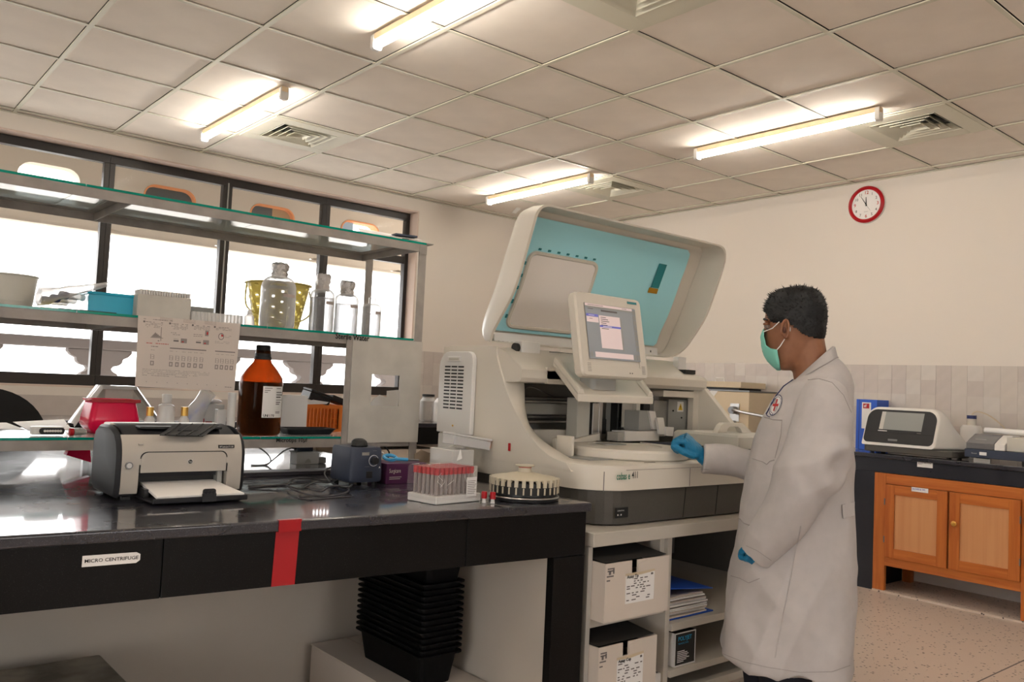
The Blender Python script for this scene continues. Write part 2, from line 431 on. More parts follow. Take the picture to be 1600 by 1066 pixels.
for cx in holes:
    a = hole_outline(cx, -.001); b = hole_outline(cx, -.014); m2 = MB()
    ra = [[m2.bm.verts.new((p[0], y, p[1])) for p in q] for q, y in ((a, YO-.004), (b, YO-.004), (b, YO+.12), (a, YO+.12))]
    for k in range(3):
        for i in range(len(a)): m2.face([ra[k][i], ra[k][(i+1) % len(a)], ra[k+1][(i+1) % len(a)], ra[k+1][i]])
    if cx > 1.6: m2.build('opening_rim', 'orange_paint', gal)
g('shutter_grey', (.06, .08, .08), .6); g('shutter_blue', (.30, .52, .72), .6); g('tan_plaster', (.52, .36, .18), .8)
hh = [c for c in holes if c > 2]  # added panels stand in for the roof and sky behind the openings
Bx('opening_screen', (hh[0]-.213, YO+.06, 2.362), (hh[0]+.213, YO+.07, 2.723), 'shutter_grey', gal)
Bx('opening_screen', (hh[1]-.213, YO+.06, 2.362), (hh[1]+.02, YO+.07, 2.723), 'shutter_grey', gal)
Bx('opening_screen', (hh[1]+.02, YO+.06, 2.362), (hh[1]+.213, YO+.07, 2.723), 'tan_plaster', gal)
Bx('opening_screen', (hh[2]-.213, YO+.06, 2.362), (hh[2]-.05, YO+.07, 2.723), 'shutter_blue', gal)
bal = thing('balustrade', 'pale balustrade with scalloped balusters outside the window', 'balustrade', (0, YO, 0))
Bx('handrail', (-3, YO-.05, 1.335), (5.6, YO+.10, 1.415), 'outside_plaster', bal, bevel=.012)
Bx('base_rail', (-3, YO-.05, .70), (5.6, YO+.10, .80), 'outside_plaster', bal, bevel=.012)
half = [(.235, 1.335), (.235, 1.315), (.21, 1.285), (.17, 1.265), (.165, 1.235), (.14, 1.215), (.10, 1.205), (.085, 1.185), (.10, 1.165), (.13, 1.15), (.145, 1.125), (.145, 1.10), (.10, 1.06), (.07, 1.02), (.07, .90), (.12, .80)]
ol = [(u, v) for u, v in half]+[(-u, v) for u, v in half[::-1]]
first = None
for k in range(-4, 4):
    cx = 1.80+.903*k
    if first is None:
        first = MB().prism(ol, lambda u, v, d: (u, d, v), -.03, .07).build('baluster', 'outside_plaster', bal, local=True, bevel=.006); o = first
    else: o = first.copy(); C.objects.link(o)
    o.location = (cx, 0, 0)
g('ground_concrete', (.5, .48, .45), .9); struct(Bx('ground_outside', (-30, -30, -.4), (40, 40, -.14), 'ground_concrete'))

# ---- tiled wainscots
def wainscot(name, wallaxis, u0, u1, z0, z1, ts, parent):
    """tiles laid on a wall; wallaxis 'x' = end wall (u is Y), 'y' = window wall (u is X)"""
    me = {}
    nu = int(round((u1-u0)/ts)); nz = int(round((z1-z0)/ts)); th = .007
    a, b = ((XE-.003, u0, z0), (XE, u1, z1)) if wallaxis == 'x' else ((u0, YW-.003, z0), (u1, YW, z1))
    bed = Bx('tile_bed', a, b, 'grout', parent)
    for iu in range(nu):
        for iz in range(nz):
            k = random.choice('aabbc')
            if k not in me:
                mb = MB(); h = ts/2-.0005
                if wallaxis == 'x': mb.box((-th, -h, -h), (0, h, h))
                else: mb.box((-h, -th, -h), (h, 0, h))
                o = mb.build('tile', 'tile_'+k, parent, local=True); me[k] = o.data
            else: o = bpy.data.objects.new('tile', me[k]); C.objects.link(o); o.parent = parent
            j = random.uniform(0, .0003)
            o.location = ((XE-.003+j, u0+(iu+.5)*ts, z0+(iz+.5)*ts) if wallaxis == 'x' else (u0+(iu+.5)*ts, YW-.003+j, z0+(iz+.5)*ts))
wr = bpy.data.objects['wall_right']; wainscot('w', 'x', 1.3, 5.5, .87, 1.47, .10, wr)
wainscot('w', 'y', 4.1, 5.8, .87, 1.47, .10, wl)
Bx('tile_bed', (XN, YW-.008, .87), (4.08, YW, 1.0), 'tile_b', wl)
Bx('tile_strip', (XE-.009, YN, .87), (XE, 1.3, 1.47), 'tile_b', wr)
Bx('tile_strip', (XE-.009, 5.5, .87), (XE, YW-.01, 1.47), 'tile_b', wr)

# ---- ceiling lamps: batten with bare tube
def batten(x, y0, label):
    y1 = y0+1.24; t = thing('tube_lamp', label, 'lamp', (x, y0, ZC-.003), group='tube lamps on the ceiling')
    z = ZC-.003
    Bx('batten', (x-.02, y0, z-.032), (x+.02, y1, z), 'lamp_body', t, bevel=.004)
    for yy in (y0+.001, y1-.026):
        MB().prism(rrect(-.024, -.075, .024, -.001, .012, 4), lambda u, v, d: (x+u, d, z+v), yy, yy+.025).build('end_holder', 'white_plastic', t)
    MB().cyl((x, y0+.026, z-.052), (x, y1-.026, z-.052), .0165, n=16).build('tube', 'tube_light', t)
    return t
for x, y, l in ((1.95, 4.38, 'tube lamp on the ceiling between window and square vent, left side'), (1.945, 2.17, 'tube lamp cut off by the top edge of the picture'),
                (4.38, 2.19, 'long lit tube lamp beside the vent on the right of the ceiling'), (4.39, 4.39, 'small far tube lamp above the open white machine lid'),
                ):
    batten(x, y, l)
for x, y, l in ((1.95, -.1, 'tube lamp on the ceiling behind the camera, window side'), (4.38, -.1, 'tube lamp on the ceiling above the right-hand counter'), (-.5, 4.38, 'tube lamp on the ceiling left of the picture by the window'), (-.5, 2.17, 'tube lamp on the ceiling left of the picture'), (-.5, -.1, 'tube lamp on the ceiling behind the camera')): batten(x, y, l)  # unseen tube lamps added beyond the frame, carrying on the visible rows

# ---- square ceiling vents
def vent(i, j, label):
    x, y = gx(i+.5), gy(j+.5); t = thing('ceiling_vent', label, 'vent', (x, y, ZC), group='square ceiling vents')
    mb = MB(); h = .288; q = .19; z0, z1 = ZC-.006, ZC+.004
    for a, b in (((-h, -h), (h, -q)), ((-h, q), (h, h)), ((-h, -q), (-q, q)), ((q, -q), (h, q))): mb.box((x+a[0], y+a[1], z0), (x+b[0], y+b[1], z1))
    mb.build('frame', 'grid_metal', t, bevel=.002)
    for k in range(4):
        r0 = .185-.042*k; r1 = r0-.034; zt = ZC+.028; zb = ZC-.008
        m2 = MB()
        ou = [(r0, r0), (-r0, r0), (-r0, -r0), (r0, -r0)]
        A = [m2.bm.verts.new((x+u, y+v, zb)) for u, v in ou]; B = [m2.bm.verts.new((x+u*r1/r0, y+v*r1/r0, zt)) for u, v in ou]
        A2 = [m2.bm.verts.new((x+u, y+v, zb+.003)) for u, v in ou]; B2 = [m2.bm.verts.new((x+u*r1/r0, y+v*r1/r0, zt+.003)) for u, v in ou]
        for e in range(4):
            f = (e+1) % 4; m2.face([A[e], A[f], B[f], B[e]]); m2.face([A2[e], A2[f], B2[f], B2[e]]); m2.face([A[e], A[f], A2[f], A2[e]]); m2.face([B[e], B[f], B2[f], B2[e]])
        m2.build('louvre', 'grid_metal', t)
    Bx('duct_mouth', (x-.19, y-.19, ZC+.036), (x+.19, y+.19, ZC+.04), 'dark', t)
vent(2, 0, 'square ceiling vent beside the left tube lamp near the window')
vent(6, 5, 'square ceiling vent at the right end of the long lit tube')
vent(2, 5, 'square ceiling vent cut off by the top edge of the picture')
c_ = PZ(ZC, 882, 307)
vent(6, 1, 'far ceiling vent just above the open white machine lid')

# ---- clock
cy, cz = 3.012, 2.635
ck = thing('wall_clock', 'round red-rimmed clock high on the end wall', 'clock', (XE, cy, cz))
def onend(u, v, d): return (XE-d, cy-u, cz+v)
def disc(r, d, name, m, n=48, r0=None, d2=0):
    mb = MB()
    if r0 is None: mb.prism([(r*cos(2*pi*i/n), r*sin(2*pi*i/n)) for i in range(n)], onend, d2, d)
    else:
        rings = [[onend(q*cos(2*pi*i/n), q*sin(2*pi*i/n), dd) for i in range(n)] for q, dd in ((r, d2), (r, d*.7), ((r+r0)/2, d), (r0, d*.75), (r0, d2))]
        mb.ring(rings, caps=False)
    return mb.build(name, m, ck)
disc(.137, .014, 'backplate', 'white_plastic'); disc(.1345, .034, 'rim', 'red_plastic', r0=.109, d2=.010); disc(.110, .018, 'dial', 'white_paper', d2=.013)
for k in range(1, 13):
    a = pi/2-2*pi*k/12; rr = .086
    text(str(k), .028 if k % 3 else .034, onend(rr*cos(a), rr*sin(a)-.010, .0185), (0, -1, 0), (0, 0, 1), 'red_ink' if k % 3 == 0 else 'grey_ink', ck, 'numeral', align='CENTER', bold=.012)
def hand(a, l, wd, m, d):
    a = radians(a); ux, uy = sin(a), cos(a); px, py = uy, -ux
    MB().prism([(-ux*.012+px*wd, -uy*.012+py*wd), (ux*l+px*wd*.4, uy*l+py*wd*.4), (ux*l-px*wd*.4, uy*l-py*wd*.4), (-ux*.012-px*wd, -uy*.012-py*wd)], onend, d, d+.001).build('clock_hand', m, ck)
hand(-2, .055, .004, 'black_ink', .020); hand(-33, .075, .003, 'black_ink', .022); hand(145, .06, .0008, 'black_ink', .024)
text('QUARTZ', .008, onend(0, -.055, .0185), (0, -1, 0), (0, 0, 1), 'grey_ink', ck, align='CENTER')
# ================================================================ island bench (black granite)
BZ = .85
fy = lambda x: 1.965-(x-.33)*.0775                 # front edge runs slightly skew to the room
XB0, XB1, YB1 = -1.2, 1.905, 4.06
bench = thing('island_bench', 'long black granite island bench carrying the printer and glass rack', 'bench', (.8, 2.6, 0))
top = MB().prism([(XB0, fy(XB0)), (XB1, fy(XB1)), (XB1, YB1), (XB0, YB1)], lambda u, v, d: (u, v, d), BZ-.028, BZ).build('worktop', 'granite', bench, bevel=.006)
def slab(x0, x1, z0, z1, name='apron_slab', m='granite_side', dy=.012, th=.03):
    MB().prism([(x0, fy(x0)+dy), (x1, fy(x1)+dy), (x1, fy(x1)+dy+th), (x0, fy(x0)+dy+th)], lambda u, v, d: (u, v, d), z0, z1).build(name, m, bench, bevel=.0012)
for a, b in ((-1.2, -.45), (-.448, .648), (.650, 1.455), (1.457, 1.893)): slab(a, b, .690, BZ-.0285)
slab(1.772, 1.893, .0, .688, 'leg_slab')
MB().prism([(1.863, fy(1.86)+.044), (1.893, fy(1.89)+.044), (1.893, YB1-.02), (1.863, YB1-.02)], lambda u, v, d: (u, v, d), 0, BZ-.0285).build('end_slab', 'granite_side', bench)
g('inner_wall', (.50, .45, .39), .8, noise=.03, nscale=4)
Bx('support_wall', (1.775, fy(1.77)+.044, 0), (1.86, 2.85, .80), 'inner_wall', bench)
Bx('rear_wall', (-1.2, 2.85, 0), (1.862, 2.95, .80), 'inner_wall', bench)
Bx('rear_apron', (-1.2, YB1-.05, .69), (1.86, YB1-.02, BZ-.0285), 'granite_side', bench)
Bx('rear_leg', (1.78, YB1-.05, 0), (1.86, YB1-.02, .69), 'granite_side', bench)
Bx('rear_leg', (-1.2, YB1-.05, 0), (-1.1, YB1-.02, .69), 'granite_side', bench)
# red tape strip over the edge
def fr(x, z, d=.0): return Vector((x, fy(x)+.012-d, z))
tp = MB()
xt0, xt1 = PY(fy(1)+.012, 429, 860).x, PY(fy(1)+.012, 464, 860).x
tp.prism([(xt0, .6905), (xt0+.004, BZ-.029), (xt1+.004, BZ-.029), (xt1, .6905)], lambda u, v, d: tuple(fr(u, v, d)), .0003, .0012)
tp.box((xt0+.004, fy(xt0)-.0012, BZ-.028), (xt1+.004, fy(xt1)-.0002, BZ+.0005))
tp.box((xt0+.004, fy(xt1)-.001, BZ+.0002), (xt1+.004, fy(xt0)+.010, BZ+.0010))
tag(tp.build('tape_strip', 'tape_red'), 'red tape strip stuck down the front of the black bench', 'tape')
# arrow label
p0 = PY(fy(.45)+.012, 128, 857); p1 = PY(fy(.45)+.012, 127, 886); p2 = PY(fy(.5)+.012, 212, 880)
L = thing('bench_label', 'white arrow-shaped paper label reading MICRO CENTRIFUGE on the bench front', 'label', (p1.x, fy(p1.x)+.01, p1.z))
xw = p2.x-p1.x+.006; zh = .0235; z_ = p1.z
MB().prism([(0, 0), (xw*.93, 0), (xw, zh*.25), (xw, zh*.8), (xw*.93, zh), (0, zh)], lambda u, v, d: tuple(fr(p1.x+u, z_+v, d)), .0003, .0012).build('paper', 'white_paper', L)
tdir = Vector((1, -.0775, 0)).normalized()
text('MICRO CENTRIFUGE', .0105, fr(p1.x+.004, z_+.0085, .0014), tdir, (0, 0, 1), 'black_ink', L, bold=.015, off=.0002, width=xw*.93)

# under the bench: cardboard box, crate stack, worn case
bx = thing('storage_box', 'beige cardboard box on the floor under the bench, crates stacked on it', 'box', (1.62, 2.42, 0))
bm_ = MB(); bm_.box((1.475, 2.05, 0), (1.765, 2.80, .234)); bm_.build('carton', 'box_white', bx, bevel=.004)
Bx('lid_flap', (1.473, 2.05, .2345), (1.618, 2.80, .239), 'box_white', bx); Bx('lid_flap', (1.621, 2.05, .2345), (1.767, 2.80, .239), 'box_white', bx)
def crate(x, y, z, rz, tilt, label, first=[None]):
    if first[0] is None:
        t = thing('crate', label, 'crate', (x, y, z), rz, 'black crates stacked under the bench')
        w0, l0, w1, l1, h = .058, .180, .073, .195, .10
        def rr(w, l, z, r=.02): return [(a, b, z) for a, b in rrect(-w, -l, w, l, r, 3)]
        mb = MB(); mb.ring([rr(w0, l0, 0), rr(w1, l1, h), rr(w1-.0012, l1-.0012, h), rr(w0-.0012, l0-.0012, .0015)], caps=True, smooth=False); mb.build('body', 'crate_black', t, local=True)
        mb = MB(); mb.ring([rr(w1, l1, h-.004), rr(w1+.012, l1+.012, h-.006), rr(w1+.012, l1+.012, h-.001), rr(w1, l1, h)], caps=False, smooth=False); mb.build('rim', 'crate_black', t, local=True)
        first[0] = t
    else: t = dup(first[0], (x, y, z), label, None, rz)
    t.rotation_euler = (tilt, 0, rz); return t
NCR = 19; words = ['lowest', 'second', 'third', 'fourth', 'fifth', 'sixth', 'seventh', 'eighth', 'ninth', 'tenth', 'eleventh', 'twelfth', 'thirteenth', 'fourteenth', 'fifteenth', 'sixteenth', 'seventeenth', 'eighteenth', 'topmost']
for k in range(NCR):
    hi = k > 12
    lab = ('black plastic crate, topmost of the stack under the bench' if k == NCR-1 else 'black plastic crate, %s from the bottom of the stack under the bench' % ('first' if k == 0 else words[k]))
    crate(1.620+(.006 if hi else 0), 2.405, .2395+.0187*k+(.045 if hi else 0), 0, 0, lab)
g('worn_top', (.30, .27, .22), .7, noise=.35, nscale=9)
wc = thing('worn_case', 'worn grey-beige low case on the floor at the lower left under the bench', 'case', (.1, 2.42, 0))
pz = [PZ(.33, 155, 1018), PZ(.33, 192, 1066)]
Bx('case_body', (-.5, 2.1, 0), (.745, 2.74, .31), 'worn_top', wc, bevel=.02, seg=3); Bx('case_lid', (-.505, 2.095, .312), (.75, 2.745, .34), 'worn_top', wc, bevel=.012, seg=3)
Bx('paper', (.42, 2.35, .3405), (.54, 2.47, .3415), 'white_paper', wc)

# ================================================================ counter along the window wall
WC = 5.60
wc2 = thing('window_counter', 'black granite counter running along the wall under the window', 'counter', (1, 5.9, 0))
Bx('worktop', (XN+.01, WC, .84), (XE-.62, YW-.011, .87), 'granite', wc2, bevel=.004)
Bx('apron', (XN+.01, WC+.015, .70), (XE-.62, WC+.04, .838), 'granite_side', wc2)
for x in (-2.0, -.2, 1.6, 3.2, 4.9): Bx('support', (x, WC+.045, 0), (x+.1, YW-.011, .838), 'inner_wall', wc2)
# ================================================================ right bench along the end wall
XC = 5.36
rb = thing('end_counter', 'black granite counter along the end wall holding the instruments', 'counter', (5.6, 3, 0))
Bx('worktop', (XC-.01, YN+.01, .845), (XE-.011, YW-.012, .872), 'granite', rb, bevel=.004)
Bx('apron', (XC+.004, YN+.01, .755), (XC+.03, WC, .843), 'granite_navy', rb)
for a, b in ((2.668, 2.86), (.9, 1.738), (4.0, 4.15)): Bx('leg_slab', (XC+.004, a, 0), (XC+.034, b, .753), 'granite_navy', rb)
Bx('support', (XC+.035, 2.70, 0), (XE-.004, 2.80, .843), 'granite_navy', rb)
struct(Bx('baseboard_right', (XE-.012, YN+.01, 0), (XE, YW-.02, .09), 'wall_paint'))
Bx('kerb', (XC-.02, YN+.01, 0), (XE-.013, 2.66, .012), 'terrazzo', fl)

# wooden cabinet in the opening of the right bench
yl, yr = 2.662, 1.742; zb, zt = .215, .752
cb = thing('wooden_cabinet', 'orange pine cabinet with two doors under the right-hand counter', 'cabinet', (XC+.2, 2.06, .0))
x0 = XC-.012
Bx('stile', (x0, yl-.075, 0.012), (x0+.03, yl, zt), 'wood', cb, bevel=.002)
Bx('stile', (x0, yr, .012), (x0+.03, yr+.06, zt), 'wood', cb, bevel=.002)
Bx('rail', (x0+.001, yr+.06, zt-.065), (x0+.03, yl-.075, zt), 'wood_h', cb, bevel=.002)
Bx('rail', (x0+.001, yr+.06, zb-.045), (x0+.03, yl-.075, zb+.01), 'wood_h', cb, bevel=.002)
Bx('carcass', (x0+.032, yr+.005, zb), (XE-.05, yl-.005, zt-.002), 'ply', cb)
Bx('back_leg', (XE-.1, yl-.06, .012), (XE-.05, yl-.005, zb-.001), 'wood', cb); Bx('back_leg', (XE-.1, yr+.005, .012), (XE-.05, yr+.06, zb-.001), 'wood', cb)
def door(y0, y1, knob, ajar=0):
    z0, z1 = zb+.012, zt-.068; xf = x0-.014; d = bpy.data.objects.new('door', None)
    mb = MB(); q = .060
    mb.m('wood').box((xf, y0, z0), (xf+.022, y0+q, z1)).box((xf, y1-q, z0), (xf+.022, y1, z1))
    mb.m('wood_h').box((xf+.0005, y0+q, z0), (xf+.022, y1-q, z0+q)).box((xf+.0005, y0+q, z1-q), (xf+.022, y1-q, z1))
    o = mb.build('door', None, cb, bevel=.0012)
    MB().box((xf+.008, y0+q, z0+q), (xf+.014, y1-q, z1-q)).build('door_panel', 'ply', o)
    if knob:
        kx = (xf, y1-.035, z0+.60*(z1-z0)); mb = MB()
        R = [(kx[0]-a, kx[1], kx[2], r) for a, r in ((-.002, .007), (.010, .006), (.013, .014), (.022, .016), (.028, .010), (.029, .002))]
        mb.ring([[(x, y+r*cos(2*pi*i/16), z+r*sin(2*pi*i/16)) for i in range(16)] for x, y, z, r in R]); mb.build('knob', 'gold', o)
    for zz in (z0+.09, z1-.13):
        yy = y1-.002 if not knob else y0-.004
        MB().box((xf-.002, yy, zz), (xf+.004, yy+.007, zz+.04)).build('hinge', 'dark_steel', o)
    return o
dm = PX(XC-.03, 1480, 850).y
door(dm+.006, yl-.078, False); door(yr+.062, dm-.006, True)
# printed stickers on cabinet and counter
def sticker(name, label, y0, y1, z0, z1, x, lines, m='white_paper', ink='blue_ink'):
    t = thing(name, label, 'label', (x, (y0+y1)/2, z0)); Bx('paper', (x-.0012, y0, z0), (x-.0003, y1, z1), m, t)
    for i, (s, h) in enumerate(lines): text(s, h, (x-.0013, y1-.006, z1-.004-h*(1.1+1.3*i)+h*.25), (0, -1, 0), (0, 0, 1), ink, t, off=.0002, sx=.9, bold=.02)
a = PX(XC, 1433, 720); b = PX(XC, 1457, 732)
sticker('counter_label', 'small white printed label on the edge of the right-hand counter', b.y, a.y, b.z+.0, a.z, XC+.003, [('RT-PCR MACHINE', .011), ('Room 2', .008)], ink='grey_ink')
a = PX(XC-.03, 1424, 761); b = PX(XC-.03, 1450, 771)
sticker('cabinet_label', 'small white sticker with blue print at the top of the left cabinet door', b.y, a.y, b.z, a.z, x0-.0145, [('GLOVES & TIPS', .013)])

# ================================================================ glass shelf rack
YR0, YR1, XR = 2.95, 3.42, 1.985
rk = thing('shelf_rack', 'grey painted angle-iron rack with three glass shelves on the bench', 'rack', (1.2, 3.1, BZ))
ZS = (.972, 1.377, 1.785)
XL = -.5
def post(x, y, z0=BZ, z1=1.775): 
    s = -1
    mb = MB(); mb.box((x-.036, y, z0), (x, y+.004, z1)).box((x-.004, y+.004, z0), (x, y+.036, z1)); mb.build('post', 'rack_paint', rk)
post(XR, YR0); post(XR, YR1-.036); post(XL+.036, YR0); post(XL+.036, YR1-.036)
Bx('bolt_plate', (XR-.036, YR0-.003, 1.735), (XR, YR0-.0005, 1.775), 'rack_paint', rk)
def rails(z, xr, glass=True, name='shelf', x0g=None, yr=YR1):
    zt = z-.009; h = .032
    Bx('rail', (XL, YR0-.001, zt-h), (xr, YR0+.003, zt), 'rack_paint', rk)
    Bx('rail', (XL, yr-.004, zt-h), (xr, yr, zt), 'rack_paint', rk)
    Bx('rail', (XL, YR0+.003, zt-.003), (xr, YR0+.036, zt), 'rack_paint', rk)
    Bx('rail', (XL, yr-.036, zt-.003), (xr, yr-.004, zt), 'rack_paint', rk)
    for x in (.80, xr-.04): Bx('cross_rail', (x, YR0+.004, zt-h), (x+.004, yr-.005, zt-.004), 'rack_paint', rk); Bx('cross_rail', (x-.03, YR0+.037, zt-.0032), (x+.004, yr-.037, zt-.0004), 'rack_paint', rk)
    # plate glass in three panes, green at the cut edge
    for a, b in ((XL, .66), (.662, 1.30), (1.302, xr-.002)):
        gp = Bx('glass_shelf', (a, YR0+.0005, z-.008), (b, yr-.002, z), 'shelf_glass', rk)
        MB().box((a, YR0-.001, z-.008), (b, YR0+.0004, z)).build('green_edge', 'glass_edge', gp)
rails(ZS[2], XR, x0g=1); rails(ZS[1], XR-.04); rails(ZS[0], XR-.04)
# board with the square hole
pa = MB(); X0, X1, Z0, Z1 = 1.655, 1.984, .948, 1.366; yb0, yb1 = YR0-.008, YR0-.002
h0 = PY(YR0, 580, 585); h1 = PY(YR0, 621, 635); hx0, hx1, hz0, hz1 = h0.x, h1.x, h1.z, h0.z
for a, b in (((X0, Z0), (X1, hz0)), ((X0, hz1), (X1, Z1)), ((X0, hz0), (hx0, hz1)), ((hx1, hz0), (X1, hz1))): pa.box((a[0], yb0, a[1]), (b[0], yb1, b[1]))
pb = pa.build('cover_board', 'panel_paint', rk)
mb = MB(); mb.box((X0-.026, YR0-.007, Z0-.002), (X0-.002, YR0-.002, Z1)); mb.build('side_angle', 'rack_paint', rk)
text('Sterile Water', .030, PY(YR0-.012, 524, 529), (1, 0, 0), (0, 0, 1), 'black_ink', rk, off=.0, bold=.03, width=PY(YR0-.012, 577, 532).x-PY(YR0-.012, 524, 529).x)
text('Microtips 10µl', .022, PY(YR0-.004, 431, 691), (1, 0, 0), (0, 0, 1), 'black_ink', rk, off=.0, bold=.02, width=PY(YR0-.004, 479, 690).x-PY(YR0-.004, 431, 690).x)
# power duct strip behind
dk = thing('cable_duct', 'low black cable duct running along the middle of the bench', 'duct', (1.4, 2.79, BZ))
ya = PZ(BZ, 450, 737).y
Bx('duct_body', (.99, 2.765, BZ), (1.89, 2.825, BZ+.012), 'duct_dark', dk, bevel=.003); Bx('duct_cover', (.99, 2.76, BZ+.0125), (1.89, 2.83, BZ+.016), 'duct_dark', dk, bevel=.002)
# ================================================================ analyzer table (metal frame with shelves)
TZ = .752
tb = thing('analyzer_table', 'cream metal table with open shelves carrying the big white analyzer', 'table', (2.6, 2.3, 0))
tx0, tx1, ty0, ty1 = 1.925, 3.30, 1.85, 2.80
Bx('tabletop', (tx0, ty0, TZ-.044), (tx1, ty1, TZ), 'table_metal', tb, bevel=.003)
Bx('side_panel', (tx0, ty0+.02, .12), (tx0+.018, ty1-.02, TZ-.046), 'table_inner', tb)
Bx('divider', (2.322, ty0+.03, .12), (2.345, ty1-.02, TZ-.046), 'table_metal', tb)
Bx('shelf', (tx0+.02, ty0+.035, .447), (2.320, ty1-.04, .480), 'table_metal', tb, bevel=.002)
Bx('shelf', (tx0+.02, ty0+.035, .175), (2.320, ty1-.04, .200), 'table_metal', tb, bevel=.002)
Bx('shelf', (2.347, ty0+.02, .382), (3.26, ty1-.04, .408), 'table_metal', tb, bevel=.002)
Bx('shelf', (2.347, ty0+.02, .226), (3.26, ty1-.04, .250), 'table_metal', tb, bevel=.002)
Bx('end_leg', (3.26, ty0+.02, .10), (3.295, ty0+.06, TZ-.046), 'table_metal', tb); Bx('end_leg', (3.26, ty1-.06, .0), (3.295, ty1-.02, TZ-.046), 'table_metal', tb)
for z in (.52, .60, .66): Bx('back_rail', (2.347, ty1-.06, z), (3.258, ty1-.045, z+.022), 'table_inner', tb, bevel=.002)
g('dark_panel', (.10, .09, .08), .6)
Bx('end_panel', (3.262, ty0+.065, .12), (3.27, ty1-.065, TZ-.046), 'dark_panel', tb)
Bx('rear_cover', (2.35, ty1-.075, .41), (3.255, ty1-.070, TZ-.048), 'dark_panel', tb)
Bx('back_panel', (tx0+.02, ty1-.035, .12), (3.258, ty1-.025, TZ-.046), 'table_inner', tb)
Bx('base_rail', (2.35, 1.87, .150), (2.93, 1.90, .178), 'table_metal', tb, bevel=.002); Bx('base_rail', (2.35, 2.30, .150), (2.93, 2.33, .178), 'table_metal', tb, bevel=.002)
Bx('base_plate', (2.35, 1.901, .166), (2.899, 2.299, .176), 'table_inner', tb); Bx('base_rail', (2.90, 1.901, .150), (2.93, 2.299, .178), 'table_metal', tb)
for x, y in ((2.90, 1.872), (2.90, 2.30), (2.352, 1.872), (2.352, 2.30)): Bx('leg', (x, y, 0), (x+.028, y+.028, .149), 'table_metal', tb)
for x, y in ((tx0, ty0+.02), (tx0, ty1-.05), (3.26, ty0+.02)): Bx('foot', (x, y, 0), (x+.03, y+.03, .12 if x < 3 else .1), 'table_metal', tb)
Bx('bracket', (2.30, ty0+.045, .640), (2.345, ty0+.09, .705), 'table_metal', tb, bevel=.002); Bx('latch', (2.348, ty0+.04, .645), (2.372, ty0+.07, .70), 'dark', tb, bevel=.002)
for y, z in ((2.05, .50), (2.10, .50), (2.05, .36), (2.05, .33)): MB().cyl((2.3215, y, z), (2.3195, y, z), .006, n=10).build('screw', 'dark', tb)

def carton(x0, x1, y0, y1, z0, z1, label, title, rows):
    t = thing('reagent_box', label, 'box', ((x0+x1)/2, (y0+y1)/2, z0)); h = z1-z0
    mb = MB(); th = .004
    mb.box((x0, y0, z0), (x1, y1, z0+th)); mb.box((x0, y1-th, z0+th), (x1, y1, z1)); mb.box((x0, y0+th, z0+th), (x0+th, y1-th, z1)); mb.box((x1-th, y0+th, z0+th), (x1, y1-th, z1))
    nx = x0+.40*(x1-x0)      # notch in the front
    mb.box((x0, y0, z0+th), (nx, y0+th, z1)); mb.box((nx, y0, z0+th), (nx+.026, y0+th, z1-.042)); mb.box((nx+.026, y0, z0+th), (x1, y0+th, z1))
    mb.build('carton', 'box_white', t)
    tz = z1-.002
    mb = MB(); mb.prism([(x0+.006, y0+.03), (nx+.01, y0+.05), (x1-.012, y0+.02), (x1-.006, y1-.006), (x0+.006, y1-.006)], lambda u, v, d: (u, v, d), z1-.035, z1-.028); mb.build('inner_flap', 'box_dark', t)
    mb = MB(); mb.ring([[(x0+.002, y0+.012+.0*k, z1+.001+k*.0015), (x1-.002, y0+.012, z1+.001+k*.0015), (x1-.01, y1-.08, z1+.03+k*.0015), (x0+.002, y1-.08, z1+.03+k*.0015)] for k in (0, 1)], smooth=False); mb.build('lid_flap', 'box_dark', t)
    mb = MB(); mb.prism([(nx+.028, z1-.012), (nx+.030, z1-.036), (nx+.085, z1-.030), (nx+.082, z1-.004)], lambda u, v, d: (u, d, v), y0-.0022, y0-.0006); mb.build('tongue', 'box_white', t)
    yf = y0-.0012; X = lambda u: x0+u*(x1-x0); zz = lambda v: z0+v*h
    mb = MB(); mb.m('white_paper').box((X(.31), y0-.001, zz(.26)), (X(.76), y0-.0002, zz(.76)))
    mb.m('beige_case').prism([(X(.30), zz(.745)), (X(.53), zz(.735)), (X(.76), zz(.76)), (X(.76), zz(.80)), (X(.53), zz(.785)), (X(.30), zz(.785))], lambda u, v, d: (u, d, v), y0-.0016, y0-.0011)
    mb.build('label_sheet', None, t)
    text(title, .014, (X(.325), yf, zz(.70)), (1, 0, 0), (0, 0, 1), 'black_ink', t, bold=.03)
    mb = MB().m('grey_ink'); R = random.Random(int(x0*1000+z0*77))
    for i in range(10):
        z = zz(.665-.040*i); u = .325
        while u < .72:
            l = R.uniform(.02, .07)
            if R.random() < .6 and u+l < .74: mb.box((X(u), y0-.0016, z), (X(u+l), y0-.0012, z+.0035))
            u += l+R.uniform(.01, .05)
    mb.box((X(.70), y0-.0016, zz(.705)), (X(.735), y0-.0012, zz(.74)))
    mb.build('printed_lines', None, t)
    mb = MB().m('grey_ink')
    for dx, dz, w, hh in ((.03, .90, .10, .004), (.03, .86, .09, .004), (.05, .81, .03, .012), (.11, .82, .02, .015), (.02, .77, .10, .004), (.02, .70, .05, .004)): mb.box((X(dx), y0-.0012, zz(dz)), (X(dx+w), y0-.0004, zz(dz)+hh))
    mb.build('side_print', None, t)
    return t
carton(1.946, 2.252, 1.815, 2.16, .481, .662, 'open cream reagent carton with dark lid flap, on the upper table shelf', 'Assay Tip', 9)
carton(1.946, 2.222, 1.83, 2.16, .201, .402, 'open cream reagent carton with dark lid flap, on the lower table shelf', 'Assay Cup', 9)
